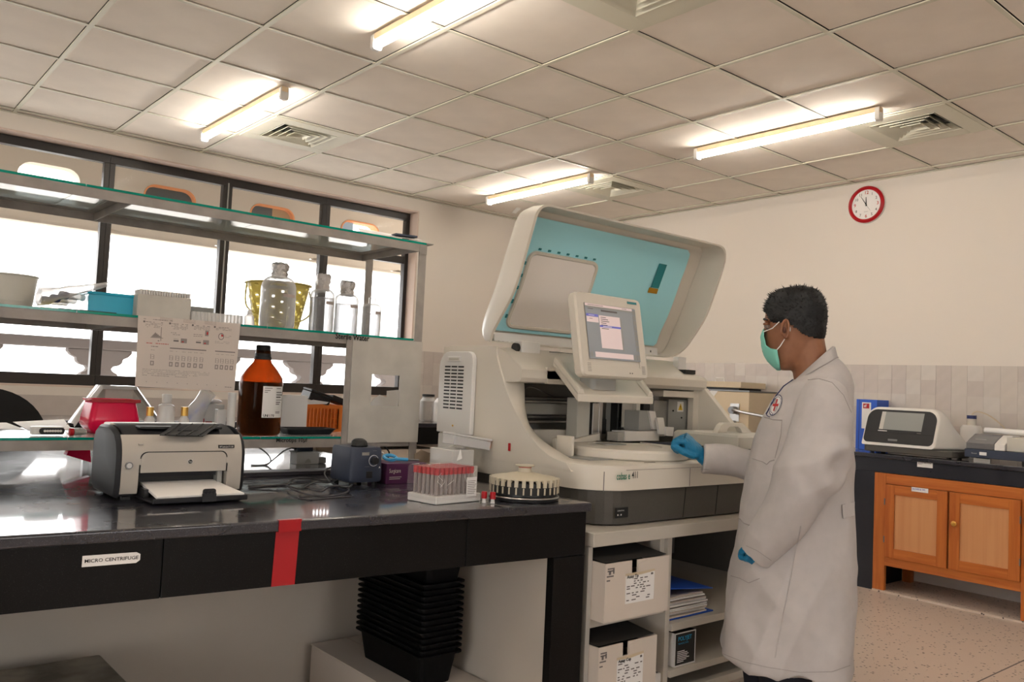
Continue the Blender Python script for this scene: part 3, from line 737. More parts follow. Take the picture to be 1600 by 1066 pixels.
pbx = thing('tip_tray_box', 'small white perforated tray with black grid at the bottom table shelf', 'box', (2.28, 1.95, .201))
Bx('tray', (2.228, 1.885, .201), (2.318, 2.12, .245), 'white_plastic', pbx, bevel=.003)
mb = MB()
for i in range(6):
    for j in range(14): mb.box((2.234+i*.0135, 1.892+j*.016, .2455), (2.243+i*.0135, 1.903+j*.016, .2462))
tag(mb.build('holes', 'dark', pbx), kind='stuff')
cbx = thing('white_carton', 'small plain white box behind the reagent carton on the shelf', 'box', (2.285, 2.0, .481)); Bx('box_body', (2.258, 1.915, .481), (2.285, 2.1, .515), 'box_white', cbx, bevel=.002)
# folder with papers
fd = thing('blue_folder', 'blue lever folder stuffed with loose papers on the table shelf', 'folder', (2.48, 2.05, .409))
Bx('cover', (2.352, 1.90, .4095), (2.62, 2.20, .4135), 'blue_plastic', fd)
for k in range(13):
    z = .415+.0056*k; j = random.uniform(-.008, .008); w = .225-.006*(k > 8)*(k-8)
    a = radians(random.uniform(-2, 2)); mx = Matrix.Translation((2.354+j*.3+.004+w/2, 2.04+j, z)) @ Matrix.Rotation(a, 4, 'Z')
    MB().box((-w/2, -.135, 0), (w/2, .135, .0042), mx).build('paper_stack', 'white_paper' if k % 3 else 'poster_paper', fd)
mb = MB(); mb.ring([[(2.352, 1.905, .518+d), (2.352, 2.20, .518+d), (2.62, 2.20, .497+d), (2.62, 1.905, .490+d)] for d in (0, .003)], smooth=False); mb.build('cover', 'blue_plastic', fd)
MB().cyl((2.42, 2.10, .517), (2.42, 2.10, .540), .011, .007, n=10).ball((2.42, 2.10, .545), .011, 10, 6).build('clip', 'white_plastic', fd)
# small black box
kb = thing('black_box', 'small black printed carton standing on the lower table shelf', 'box', (2.44, 1.93, .251))
Bx('carton', (2.385, 1.885, .251), (2.500, 1.985, .366), 'box_dark', kb, bevel=.001)
mb = MB().m('white_paper'); y = 1.8845
mb.box((2.385, y-.0008, .362), (2.500, y-.0002, .366)).box((2.385, y-.0008, .251), (2.500, y-.0002, .255)).box((2.385, y-.0008, .255), (2.3885, y-.0002, .362)).box((2.4965, y-.0008, .255), (2.500, y-.0002, .362))
mb.box((2.3842, 1.885, .251), (2.3848, 1.985, .366)); mb.build('border_print', None, kb)
g('cyan_ink', (.02, .30, .55), .6)
text('POLYJET', .020, (2.402, y-.0002, .338), (1, 0, 0), (0, 0, 1), 'cyan_ink', kb, bold=.02); text('TRANSFECTION', .008, (2.402, y-.0002, .325), (1, 0, 0), (0, 0, 1), 'cyan_ink', kb)
mb = MB().m('white_paper')
for i, l in enumerate((.04, .055, .062, .055, .066, .05, .035)): mb.box((2.400, y-.0008, .300-.006*i), (2.400+l, y-.0002, .3025-.006*i))
mb.build('printed_lines', None, kb)

# ================================================================ the analyzer
az = thing('analyzer', 'large white laboratory analyzer with open hinged lid and touch monitor', 'analyzer', (2.55, 2.3, TZ))
AX0, AX1, AY0, AY1 = 1.98, 3.16, 1.90, 2.78
fp = rrect(AX0, AY0, AX1, AY1, .03, 8, rs=(.16, .10, .03, .03))
fpi = rrect(AX0+.012, AY0+.012, AX1-.012, AY1-.012, .03, 8, rs=(.15, .09, .03, .03))
# dark base with its three front panels
MB().prism(fpi, lambda u, v, d: (u, v, d), TZ+.006, .868).build('base_panel', 'machine_grey', az)
for x in (2.45, 2.64): 
    MB().prism([(x-.012, TZ+.008), (x-.0095, TZ+.008), (x+.0025, .866), (x, .866)], lambda u, v, d: (u, d, v), AY0+.0105, AY0+.013).build('panel_seam', 'dark', az)
for x, y in ((2.05, 2.05), (3.05, 2.0), (2.05, 2.7), (3.05, 2.7)): MB().cyl((x, y, TZ), (x, y, TZ+.006), .02, n=12).build('foot', 'dark', az)
q0 = PY(AY0, 965, 811); q1 = PY(AY0, 985, 793)
psx = MB().box((q0.x, AY0+.0085, q0.z), (q1.x, AY0+.0118, q1.z)).build('power_panel', 'dark', az, bevel=.001)
text('OPERATION', .006, (q0.x+.006, AY0+.0084, q1.z-.012), (1, 0, 0), (0, 0, 1), 'white_paper', psx); text('●  ı  ■', .007, (q0.x+.006, AY0+.0084, q0.z+.008), (1, 0, 0), (0, 0, 1), 'white_paper', psx)
# cream skirt
mb = MB(); fr2 = rrect(AX0+.02, AY0+.022, AX1-.02, AY1-.02, .03, 8, rs=(.145, .085, .03, .03))
mb.ring([[(u, v, .868) for u, v in fpi], [(u, v, .870) for u, v in fp], [(u, v, .938) for u, v in fp], [(u*.995+.0127, v*.995+.0115, .951) for u, v in fp], [(u, v, .956) for u, v in fr2], [(u, v, .956) for u, v in rrect(AX0+.06, AY0+.05, AX1-.06, AY1-.05, .1, 8)]], caps=True)
sk = mb.build('skirt', 'cream_plastic', az, angle=50)
for x in (2.012, 2.455): Bx('skirt_seam', (x, AY0-.0006, .872), (x+.0018, AY0+.0015, .936), 'grey_ink', sk)
mb = MB(); 
seam = [(u, v) for u, v in fp if u < 2.2 or v < 1.95]
MB().ring([[(2.12, AY0-.0006, .937), (2.12, AY0-.0006, .9382), (2.12, AY0+.002, .9382), (2.12, AY0+.002, .937)], [(3.05, AY0-.0006, .937), (3.05, AY0-.0006, .9382), (3.05, AY0+.002, .9382), (3.05, AY0+.002, .937)]], smooth=False).build('skirt_seam', 'grey_ink', sk)
g('logo_green', (.0, .17, .10), .5)
a = PY(AY0, 963, 750)
text('cobas e', .034, a, (1, 0, 0), (0, 0, 1), 'logo_green', sk, name='logo', bold=.012, width=PY(AY0, 984, 748).x-a.x); text('411', .032, PY(AY0, 987, 747.5), (1, 0, 0), (0, 0, 1), 'black_ink', sk, name='logo', bold=.01, width=PY(AY0, 996, 747).x-PY(AY0, 987, 747).x)
MB().box((2.245, AY0+.03, .9565), (2.30, AY0+.034, .9575)).build('index_mark', 'dark', sk)
# left wing: lofted between an outer crease and the inner opening edge
XI = 2.085
oc = [PX(AX0, *q) for q in ((776, 541), (776, 556), (785, 590), (797, 625), (812, 655), (833, 688), (858, 712), (885, 724))]
ic = [PX(XI, *q) for q in ((800, 548), (806, 560), (812, 580), (819, 600), (820, 630), (822, 657), (850, 690), (905, 724))]
oc = smoothpts([(p.y, p.z) for p in oc], 4); ic = smoothpts([(p.y, p.z) for p in ic], 4)
oc.append(Vector((AY0+.12, .925))); ic.append(Vector((AY0+.07, .925)))
mb = MB(); n = len(oc); cols = []
for i in range(n):
    o_, c_ = oc[i], ic[i]; row = [(XI, 2.70, c_.y), (XI, c_.x, c_.y)]
    for t in (.25, .5, .75):        # bulging transition
        e = t; row.append((XI+(AX0-XI)*(1-(1-e)**1.6 if False else e), c_.x+(o_.x-c_.x)*e-.012*sin(pi*e), c_.y+(o_.y-c_.y)*e+.004*sin(pi*e)))
    row.append((AX0, o_.x, o_.y)); row.append((AX0-.001, o_.x+.03, o_.y)); row.append((AX0, AY1, o_.y)); row.append((XI, AY1, o_.y)); cols.append(row)
mb.ring(cols, close=True, caps=True)
mb.build('left_wing', 'cream_plastic', az, angle=42)
# rear/top hood
mb = MB(); pf = [(2.345, 1.214), (2.31, 1.218), (2.30, 1.232), (2.30, 1.262), (2.312, 1.276), (2.40, 1.325), (2.45, 1.343), (2.50, 1.348), (AY1-.03, 1.348), (AY1-.004, 1.335), (AY1, 1.31), (AY1, .95), (2.70, .95), (2.70, 1.214)]
xs_ = [(AX0+.006, 0), (AX0+.03, 0), (2.9, 0), (3.02, .0), (3.07, .028)]
mb.ring([[(x, y, z-(dz if z > 1.28 else 0)*(1 if y > 2.3 else 0)) for y, z in pf] for x, dz in xs_], smooth=True); hd = mb.build('hood', 'cream_plastic', az, angle=28)
# left part of the hood front that drops to the opening
MB().prism([(2.11, 1.214), (2.11, 1.276), (2.2, 1.276), (2.2, 1.214)], lambda u, v, d: (u, d, v), 2.30, 2.31).build('hood_lip', 'cream_plastic', az)
MB().box((2.23, 2.42, 1.3385), (2.36, 2.425, 1.3405), None).build('hood_slot', 'dark', hd)
MB().lathe([(.0001, 0), (.010, 0), (.010, .002), (.0001, .002)], (2.10, 2.42, 1.337), 12).build('hood_hole', 'dark', hd)
a = PY(2.38, 1056, 573)
Bx('hinge_pocket', (2.985-.035, 2.325, 1.288), (2.985+.035, 2.375, 1.306), 'dark', hd)
Bx('hinge_tongue', (2.955, 2.37, 1.305), (3.01, 2.40, 1.362), 'white_plastic', hd)
# service column with vent slots on the left side
sc_ = MB(); cpf = rrect(2.555, 1.005, 2.775, 1.325, .03, 5, rs=(.004, .004, .06, .035))
sc_.prism(cpf, lambda u, v, d: (d, u, v), AX0-.022, AX0-.002, smooth=False); col_ = sc_.build('service_cover', 'white_plastic', az, bevel=.006, seg=3)
c_ = AX0-.023
for k in range(13):
    for j in range(3):
        z = 1.262-.0135*k; y = 2.735-.044*j
        MB().box((c_-.0002, y-.036, z), (c_+.002, y, z+.0058)).build('vent_slot', 'dark', col_)
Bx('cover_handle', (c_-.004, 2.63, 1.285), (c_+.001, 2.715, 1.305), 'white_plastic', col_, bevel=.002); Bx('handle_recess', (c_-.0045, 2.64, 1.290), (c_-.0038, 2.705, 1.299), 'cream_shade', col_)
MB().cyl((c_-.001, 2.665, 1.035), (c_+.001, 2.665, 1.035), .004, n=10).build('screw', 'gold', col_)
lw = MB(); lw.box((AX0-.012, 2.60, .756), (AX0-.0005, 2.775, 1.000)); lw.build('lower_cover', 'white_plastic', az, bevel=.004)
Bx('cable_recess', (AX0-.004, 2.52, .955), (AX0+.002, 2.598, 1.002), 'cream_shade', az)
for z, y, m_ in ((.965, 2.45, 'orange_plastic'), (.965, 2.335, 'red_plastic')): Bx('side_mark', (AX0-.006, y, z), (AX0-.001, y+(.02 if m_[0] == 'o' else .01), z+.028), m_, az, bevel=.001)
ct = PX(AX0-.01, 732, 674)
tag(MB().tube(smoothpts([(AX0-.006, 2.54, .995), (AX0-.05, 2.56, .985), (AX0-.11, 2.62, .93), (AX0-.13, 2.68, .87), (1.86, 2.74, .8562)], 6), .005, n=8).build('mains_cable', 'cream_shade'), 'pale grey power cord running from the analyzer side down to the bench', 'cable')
# right wing (thin flank of the opening)
rw = [PX(3.06, *q) for q in ((1101, 607), (1142, 660), (1168, 690))]
poly = [(rw[0].y, rw[0].z), (rw[1].y, rw[1].z), (rw[2].y, max(.957, rw[2].z)), (2.72, .957), (2.72, 1.24)]
MB().prism(poly, lambda u, v, d: (d, u, v), 3.055, 3.085).build('right_wing', 'cream_plastic', az, bevel=.003)
# interior
def ip(name, a, b, m, y0, y1, bevel=.0015):
    """a, b: corner points read on the front plane y0"""
    p = PY(y0, *a); q = PY(y0, *b); return Bx(name, (min(p.x, q.x), y0, min(p.z, q.z)), (max(p.x, q.x), y1, max(p.z, q.z)), m, az, bevel)
Bx('inner_back', (2.087, 2.66, .957), (3.054, 2.69, 1.213), 'grey_plastic', az)
Bx('inner_deck', (2.087, 2.04, .957), (3.054, 2.655, .960), 'grey_plastic', az)
for z, m_, r in ((1.155, 'dark_steel', .009), (1.142, 'steel', .007), (1.082, 'dark_steel', .010), (1.062, 'steel', .006)): MB().cyl((2.09, 2.50, z), (2.42, 2.50, z), r, n=12).build('guide_rod', m_, az)
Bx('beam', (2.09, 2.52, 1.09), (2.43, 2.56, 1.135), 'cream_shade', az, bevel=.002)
Bx('beam', (2.09, 2.44, .961), (2.40, 2.47, 1.035), 'cream_plastic', az, bevel=.002)
Bx('pad', (2.095, 2.515, 1.10), (2.12, 2.5195, 1.125), 'cream_plastic', az)
MB().tube(smoothpts([(2.12, 2.49, 1.165), (2.18, 2.48, 1.20), (2.25, 2.48, 1.185), (2.33, 2.49, 1.165), (2.42, 2.50, 1.165)], 5), .003, n=6).build('tube', 'dark_steel', az)
ip('column', (903, 622), (920, 688), 'cream_shade', 2.36, 2.42)
ip('column', (921, 622), (926, 690), 'dark', 2.38, 2.41); ip('arm_block', (919, 616), (943, 629), 'side_mark' if False else 'grout', 2.33, 2.37)
ip('column', (927, 630), (934, 686), 'steel', 2.36, 2.38); ip('column', (937, 628), (940, 690), 'steel', 2.36, 2.37)
ip('black_motor', (940, 655), (947, 678), 'dark', 2.38, 2.42)
ip('panel', (948, 622), (966, 686), 'dark_steel' if False else 'grey_plastic', 2.40, 2.42); ip('panel', (966, 624), (970, 694), 'dark', 2.36, 2.40); ip('panel', (968, 622), (994, 668), 'table_inner', 2.36, 2.40)
ip('panel', (995, 624), (999, 675), 'cream_shade', 2.34, 2.40); ip('slot', (1006, 620), (1015, 652), 'dark', 2.34, 2.36)
ip('white_block', (976, 674), (1030, 689), 'white_plastic', 2.27, 2.34); ip('side_block', (966, 676), (975, 690), 'table_inner', 2.27, 2.33)
ip('block', (999, 642), (1020, 673), 'grey_plastic', 2.28, 2.36)
ip('header_bar', (1037, 610), (1084, 622), 'cream_plastic', 2.32, 2.40); ip('header_bar', (1084, 608), (1090, 678), 'cream_plastic', 2.33, 2.36)
pn = ip('steel_panel', (1045, 624), (1083, 682), 'dark_steel' if False else 'grey_plastic', 2.37, 2.40); ip('steel_panel', (1022, 626), (1044, 682), 'grey_plastic', 2.38, 2.40)
ip('glass_guide', (1017, 612), (1029, 642), 'clear_film', 2.28, 2.2815)
p_, q_ = PY(2.368, 1058, 643.5), PY(2.368, 1068, 628)
ws = MB().box((p_.x, 2.3675, p_.z), (q_.x, 2.3685, q_.z)).build('warning_sign', 'white_paper', az)
cx_ = (p_.x+q_.x)/2; cz_ = (p_.z+q_.z)/2; wd = (q_.x-p_.x)*.36
MB().prism([(cx_-wd, cz_-wd), (cx_+wd, cz_-wd), (cx_, cz_+wd*.95)], lambda u, v, d: (u, d, v), 2.3664, 2.3672).build('warning_triangle', 'warn_yellow', ws)
MB().box((cx_-.0015, 2.3658, cz_-wd*.35), (cx_+.0015, 2.3663, cz_+wd*.35)).box((cx_-.0015, 2.3658, cz_-wd*.75), (cx_+.0015, 2.3663, cz_-wd*.5)).build('exclamation', 'black_ink', ws)
for px_, py_ in ((969, 630), (969, 660), (1047, 612), (1052, 642), (1065, 653), (1013, 640)):
    s_ = PY(2.355 if px_ < 1030 else 2.36, px_, py_); MB().cyl((s_.x, s_.y-.001, s_.z), (s_.x, s_.y+.002, s_.z), .004, n=10).build('screw', 'dark', az)
# valve cluster on the right
for k, (x, z, m_) in enumerate(((1097, 617, 'grey_plastic'), (1092, 630, 'white_plastic'), (1099, 640, 'grey_plastic'), (1093, 650, 'dark_steel'))):
    p_ = PY(2.40, x, z); MB().cyl(p_, p_+Vector((0, .03, 0)), .013, n=12).build('valve', m_, az)
p_ = PY(2.38, 1097, 664); MB().cyl(p_-Vector((0, 0, .04)), p_+Vector((0, 0, .01)), .010, n=12).build('valve_tube', 'milky', az); MB().cyl(p_-Vector((0, 0, .055)), p_-Vector((0, 0, .042)), .014, n=12).build('valve_base', 'teal_dark', az)
MB().tube(smoothpts([PY(2.39, 1095, 612), PY(2.38, 1102, 622), PY(2.38, 1101, 634), PY(2.39, 1094, 642)], 5), .003, n=6).build('tube', 'milky', az)
# tilted little white trays
def tilted(a, b, c, d, y, name='tilted_plate', m='white_plastic', dd=.012):
    P = [PY(y, *q) for q in (a, b, c, d)]; MB().ring([[p+Vector((0, k, 0)) for p in P] for k in (0, dd)], smooth=False).build(name, m, az, bevel=.001)
tilted((1014, 642), (1024, 643), (1029, 671), (1020, 671), 2.27); tilted((1027, 653), (1037, 653), (1041, 679), (1031, 679), 2.25); tilted((1041, 667), (1053, 668), (1052, 682), (1041, 681), 2.24)
# reagent disc cover and its raised pieces
dc = (2.40, 2.165); 
MB().lathe([(.232, .957), (.237, .962), (.237, .985), (.230, .993), (.14, .996), (.138, .992), (.03, .992)], (dc[0], dc[1], 0), 48).build('disc_cover', 'cream_plastic', az, angle=40)
MB().lathe([(.06, .9925), (.06, .9945), (.001, .9945)], (dc[0]+.02, dc[1]+.09, 0), 24).build('disc_port', 'grey_plastic', az)
MB().box((2.115, 2.16, .96), (2.128, 2.24, 1.03)).build('stop_block', 'cream_plastic', az, bevel=.002)
mb = MB(); P = [PY(2.34, *q) for q in ((886, 690), (938, 677), (938, 688), (886, 700))]; mb.ring([[p+Vector((0, k, 0)) for p in P] for k in (0, .02)], smooth=False); mb.build('disc_lid_segment', 'cream_plastic', az, bevel=.002)
tilted((868, 685), (883, 683), (883, 700), (869, 702), 2.28, 'disc_lid_segment', 'cream_plastic', .02)
# sample area: black track, grey tray with grip
Bx('sample_track', (2.675, 2.03, .9605), (3.05, 2.32, .974), 'dark', az)
Bx('deck_plate', (2.55, 1.93, .957), (2.775, 2.025, .963), 'white_plastic', az, bevel=.002)
Bx('cover_base', (2.79, 1.94, .9605), (3.04, 2.025, .994), 'dark', az)  # dark box paints the shade in the gap under the cover
tr = MB(); P0 = [(2.78, 1.925), (3.12, 1.925), (3.12, 2.25), (2.78, 2.25)]
def insq(e): return [(2.78+e, 1.925+e), (3.12-e, 1.925+e), (3.12-e, 2.25-e), (2.78+e, 2.25-e)]
tr.ring([[(u, v, .995) for u, v in P0], [(u, v, 1.040) for u, v in insq(.004)], [(u, v, 1.050) for u, v in insq(.014)]], smooth=False)
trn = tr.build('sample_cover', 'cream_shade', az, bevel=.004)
gp = [(2.70, 1.046), (2.735, 1.085), (2.76, 1.095), (2.92, 1.095), (2.95, 1.085), (3.02, 1.046)]; gi = [(2.775, 1.052), (2.80, 1.080), (2.885, 1.080), (2.915, 1.052)]
mb = MB()
for a, b, c in (((2.70, 1.046), (2.735, 1.085), 0),): pass
for y0_, y1_ in ((2.06, 2.085),):
    A = [(2.83, 1.0505), (2.855, 1.080), (2.875, 1.090), (3.0, 1.090), (3.02, 1.080), (3.07, 1.0505)]
    I = [(2.89, 1.0505), (2.90, 1.068), (2.912, 1.075), (2.97, 1.075), (2.985, 1.068), (3.0, 1.0505)]
    R_ = [[(a[0], y, a[1]) for a in A] for y in (y0_, y1_)]; Q_ = [[(a[0], y, a[1]) for a in I] for y in (y0_, y1_)]
    va = [[mb.bm.verts.new(p) for p in r] for r in R_]; vb = [[mb.bm.verts.new(p) for p in r] for r in Q_]
    for k in range(5):
        mb.face([va[0][k], va[0][k+1], vb[0][k+1], vb[0][k]]); mb.face([va[1][k], va[1][k+1], vb[1][k+1], vb[1][k]]); mb.face([va[0][k], va[0][k+1], va[1][k+1], va[1][k]]); mb.face([vb[0][k], vb[0][k+1], vb[1][k+1], vb[1][k]])
    mb.face([va[0][0], va[1][0], vb[1][0], vb[0][0]]); mb.face([va[0][5], va[1][5], vb[1][5], vb[0][5]])
mb.build('cover_grip', 'cream_plastic', trn)

# ---- lid: a deep hollow shell standing open on the rear hinge
FY = [(2.470, 1.358), (2.500, 1.380), (2.470, 1.42), (2.372, 1.534), (2.335, 1.61), (2.307, 1.685), (2.283, 1.75), (2.263, 1.807), (2.236, 1.866)]
FY = [(2.490, 1.361), (2.478, 1.395), (2.445, 1.44), (2.372, 1.534), (2.335, 1.61), (2.307, 1.685), (2.283, 1.75), (2.263, 1.807), (2.240, 1.862)]
BY = [(2.545, 1.368), (2.575, 1.405), (2.563, 1.472), (2.522, 1.557), (2.490, 1.63), (2.462, 1.70), (2.433, 1.762), (2.401, 1.83), (2.335, 1.872)]
Fc = smoothpts(FY, 5); Bc = smoothpts(BY, 5); N_ = len(Fc)-1
def cur(c, v): 
    v = max(0, min(1, v))*N_; i = min(int(v), N_-1); return c[i].lerp(c[i+1], v-i)
LX0, LX1 = AX0+.0, 3.135
W_, H_ = LX1-LX0, .56
def loop(inset, rad, n=10):
    """rounded outline in (x, v) ; v in metres along the lid"""
    return rrect(LX0+inset, inset, LX1-inset, H_-inset, rad, n, rs=(max(.01, .02-inset), max(.05, .14-inset), max(.04, .10-inset), max(.02, .06-inset)))
def F3(x, v): p = cur(Fc, v/H_); return Vector((x, p.x, p.y))
def B3(x, v): p = cur(Bc, v/H_); return Vector((x, p.x, p.y))
def dens(L, k=3):
    out = []
    for i in range(len(L)):
        a, b = L[i], L[(i+1) % len(L)]; m_ = max(1, int(sqrt((a[0]-b[0])**2+(a[1]-b[1])**2)/.03))
        for j in range(m_): out.append((a[0]+(b[0]-a[0])*j/m_, a[1]+(b[1]-a[1])*j/m_))
    return out
base = dens(loop(0, .1)); cxm, cvm = (LX0+LX1)/2, H_/2
def ins(L, q):
    out = []; n = len(L)
    for i in range(n):
        a = Vector(L[i-1]); b = Vector(L[(i+1) % n]); t = (b-a).normalized(); out.append((L[i][0]-t.y*q, L[i][1]+t.x*q))
    return out
def lay(L, s): return [F3(x, v).lerp(B3(x, v), s) for x, v in L]
mb = MB()
rings = [lay(ins(base, .0), .03), lay(base, .0), lay(ins(base, .012), -.0), lay(ins(base, .017), .10), lay(ins(base, .024), .86)]
back = [lay(ins(base, .0), .03), lay(ins(base, .004), .55), lay(ins(base, .018), .85), lay(ins(base, .05), 1.0)]
mb.ring(rings, caps=False); mb.ring(back, caps=False)
# curved back skin as a grid
def grid(mb, L, s, nv=18, nx=2):
    pass
lid = mb.build('lid', 'cream_plastic', az, angle=50)
def skin(L, s, name, m, parent):
    """fill outline L at depth s by horizontal strips that follow the curve"""
    vs = [p[1] for p in L]; v0, v1 = min(vs)+1e-4, max(vs)-1e-4; mb = MB(); rows = []
    nr = 26
    for k in range(nr+1):
        v = v0+(v1-v0)*k/nr; xs2 = []
        for i in range(len(L)):
            a, b = L[i], L[(i+1) % len(L)]
            if (a[1]-v)*(b[1]-v) <= 0 and a[1] != b[1]: xs2.append(a[0]+(b[0]-a[0])*(v-a[1])/(b[1]-a[1]))
        x0_, x1_ = min(xs2), max(xs2); rows.append([F3(x0_+(x1_-x0_)*t/4, v).lerp(B3(x0_+(x1_-x0_)*t/4, v), s) for t in range(5)])
    mb.ring(rows, close=False, caps=False); return mb.build(name, m, parent)
skin(ins(base, .05), 1.0, 'lid_back', 'cream_plastic', lid)
skin(ins(base, .023), .87, 'lid_floor', 'cream_plastic', lid)
blue = rrect(LX0+.03, .085, LX1-.115, H_-.052, .03, 8, rs=(.02, .02, .04, .03))
skin(dens(blue), .80, 'blue_liner', 'teal_panel', lid)
g('window_white', (.86, .80, .75), .4)
# liner window painted as the lit wall seen through, with its moulded frame
wb = rrect(LX0+.135, .115, LX0+.49, .365, .03, 8)
skin(dens(wb), .765, 'lid_window', 'window_white', lid)
mb = MB(); o1 = dens(rrect(LX0+.120, .100, LX0+.505, .38, .04, 8)); 
def at(L, s): return lay(L, s)
mb.ring([at(o1, .795), at(ins(o1, .004), .74), at(ins(o1, .014), .74), at(ins(o1, .018), .77)], caps=False); wf = mb.build('window_frame', 'cream_plastic', lid)
for k in range(7): x = LX0+.16+.05*k; q = lay([(x, .384), (x+.012, .384), (x+.012, .392), (x, .392)], .78); MB().ring([q, [p-Vector((0, .004, 0)) for p in q]], smooth=False).build('clip', 'teal_dark', wf)
for k in range(5): v = .14+.045*k; q = lay([(LX0+.110, v), (LX0+.118, v), (LX0+.118, v+.012), (LX0+.110, v+.012)], .78); MB().ring([q, [p-Vector((0, .004, 0)) for p in q]], smooth=False).build('clip', 'teal_dark', wf)
def patch(x0, v0, x1, v1, m, s=.775, name='sticker', sk=0):
    q = lay([(x0, v0), (x1, v0), (x1+sk, v1), (x0+sk, v1)], s); MB().ring([q, [p-Vector((0, .002, 0)) for p in q]], smooth=False).build(name, m, lid)
patch(2.835, .315, 2.885, .425, 'teal_dark', name='liner_cutout'); patch(2.825, .292, 2.885, .313, 'copper', name='copper_tab'); patch(2.86, .125, 2.895, .148, 'teal_dark', name='liner_cutout')
# lower edge of the lid with hinge details
q = [(LX0+.05, .018), (LX1-.20, .018), (LX1-.20, .075), (LX0+.05, .075)]
patch(LX0+.045, .018, LX1-.15, .075, 'white_plastic', .45, 'hinge_cover')
patch(LX0+.25, .010, LX1-.30, .016, 'grey_ink', .40, 'hinge_gap')
for k in range(7): patch(LX0+.06+.022*k, .012, LX0+.068+.022*k, .020, 'dark', .38, 'hinge_hole')
for k in range(3): patch(LX1-.235+.035*k, .004, LX1-.215+.035*k, .012, 'dark', .38, 'hinge_hole')
patch(LX1-.20, .040, LX1-.195, .055, 'dark', .40, 'lock_slot')
Bx('hinge', (2.075, 2.41, 1.325), (2.17, 2.455, 1.372), 'white_plastic', az, bevel=.004)
MB().cyl((2.055, 2.43, 1.345), (2.07, 2.43, 1.345), .018, n=16).build('hinge_pin', 'dark', az)
hk = [PX(AX0+.0, *q) for q in ((791, 332), (796, 330))]
patch(LX0+.0, .505, LX0+.02, .53, 'white_plastic', 1.05, 'lid_hook')
# lid top latches
for x in (2.62, 2.95): q = lay([(x, H_-.012), (x+.05, H_-.012), (x+.05, H_), (x, H_)], .3); MB().ring([q, [p+Vector((0, 0, .010)) for p in q]], smooth=False).build('lid_latch', 'white_plastic', lid, bevel=.002)

# ---- monitor on its sloping bracket
br = MB()
fl_, fr_ = PY(2.09, 903, 618), PY(2.09, 1021, 625); bl_, br_ = PY(2.33, 864, 568), PY(2.33, 985, 575)
fl_.z = fr_.z = 1.182; bl_.z = br_.z = 1.30
def plate(P, th): return [[p for p in P], [p-Vector((0, 0, th)) for p in P]]
br.ring(plate([fl_, fr_, br_, bl_], .028), smooth=False); bk = br.build('monitor_bracket', 'cream_plastic', az, bevel=.005, seg=3)
def lift(P, a, b):  # raised cheek rails
    A = P[0].lerp(P[1], a); return A
for s0, s1 in ((fl_, bl_), (fr_, br_)):
    d = Vector((.035 if s0 is fl_ else -.035, 0, 0)); P = [s0, s0+d, s1+d, s1]
    MB().ring([[p+Vector((0, 0, .0005)) for p in P], [p+Vector((0, 0, .018))+(d*.25 if i in (0, 3) else -d*.25) for i, p in enumerate(P)]], smooth=False).build('cheek', 'cream_plastic', bk, bevel=.003)
MB().ring([[(x, y, z) for x, y in rrect(2.17, 2.12, 2.30, 2.20, .02)] for z in (1.20, 1.262)], smooth=True).build('monitor_stand', 'grey_plastic', bk)
ML, MR = 2.072, 2.420; YT, YB_, ZT_, ZB_ = 2.135, 2.075, 1.549, 1.247
def mp(u, v, d): 
    """monitor face coordinates: u across 0..1, v up 0..1, d depth behind the face"""
    s = Vector((0, YT-YB_, ZT_-ZB_)); n = Vector((0, s.z, -s.y)).normalized()
    return Vector((ML+(MR-ML)*u, YB_, ZB_))+s*v+n*d
mo = MB(); ow, oh = MR-ML, .309
def rr_(ins_, r): return [(a/ow, b/oh) for a, b in rrect(ins_, ins_, ow-ins_, oh-ins_, r, 6)]
mo.ring([[mp(u, v, d) for u, v in rr_(i_, r_)] for i_, r_, d in ((.03, .01, .055), (.006, .02, .045), (.0, .022, .035), (.0, .022, .008), (.005, .018, 0), (.040, .003, .0015), (.041, .002, .005))]); 
mon = mo.build('monitor_case', 'cream_plastic', az, angle=30)
def mbx(name, u0, v0, u1, v1, m, d=.0035, parent=None, th=.0006):
    P = [(u0, v0), (u1, v0), (u1, v1), (u0, v1)]; return MB().ring([[mp(u, v, dd) for u, v in P] for dd in (d, d-th)], smooth=False).build(name, m, parent or mon)
# the case front is a bezel: fill and screen
sc1 = mbx('screen', .125, .21, .895, .865, 'screen_grey', d=.0010, th=.001)
D = -.0005
def el(name, a, b, c, d_, m, k=0): return mbx(name, .125+.77*a, .21+.655*b, .125+.77*c, .21+.655*d_, m, d=D-.0004*k, parent=sc1, th=.0003)
el('title_bar', .0, .955, .93, 1, 'screen_pink'); el('menu_bar', 0, .925, .93, .953, 'grey_plastic')
el('list_panel', .25, .20, .66, .80, 'screen_pink'); el('list_panel', .01, .66, .235, .76, 'screen_pink')
el('highlight', .01, .765, .235, .81, 'screen_blue'); el('highlight', .25, .585, .66, .62, 'screen_blue', 1)
el('status_bar', .11, .03, .86, .125, 'screen_pink'); el('list_shadow', .665, .17, .69, .78, 'grey_plastic')
for k in range(8): el('screen_button', .935, .19+.10*k, .995, .27+.10*k, 'grey_plastic')
for u in (.01, .875, .94): el('screen_button', u, .03, u+.055, .12, 'blue_cap' if False else 'grey_plastic')
for k in range(5): el('menu_text', .28, .76-.035*k, .28+[.10, .14, .16, .10, .12][k], .772-.035*k, 'grey_ink', 1)
el('menu_text', .28, .555, .42, .567, 'grey_ink', 1); el('menu_text', .31, .595, .48, .608, 'white_paper', 2); el('menu_text', .05, .78, .16, .79, 'white_paper', 1); el('menu_text', .06, .72, .12, .728, 'grey_ink', 1)
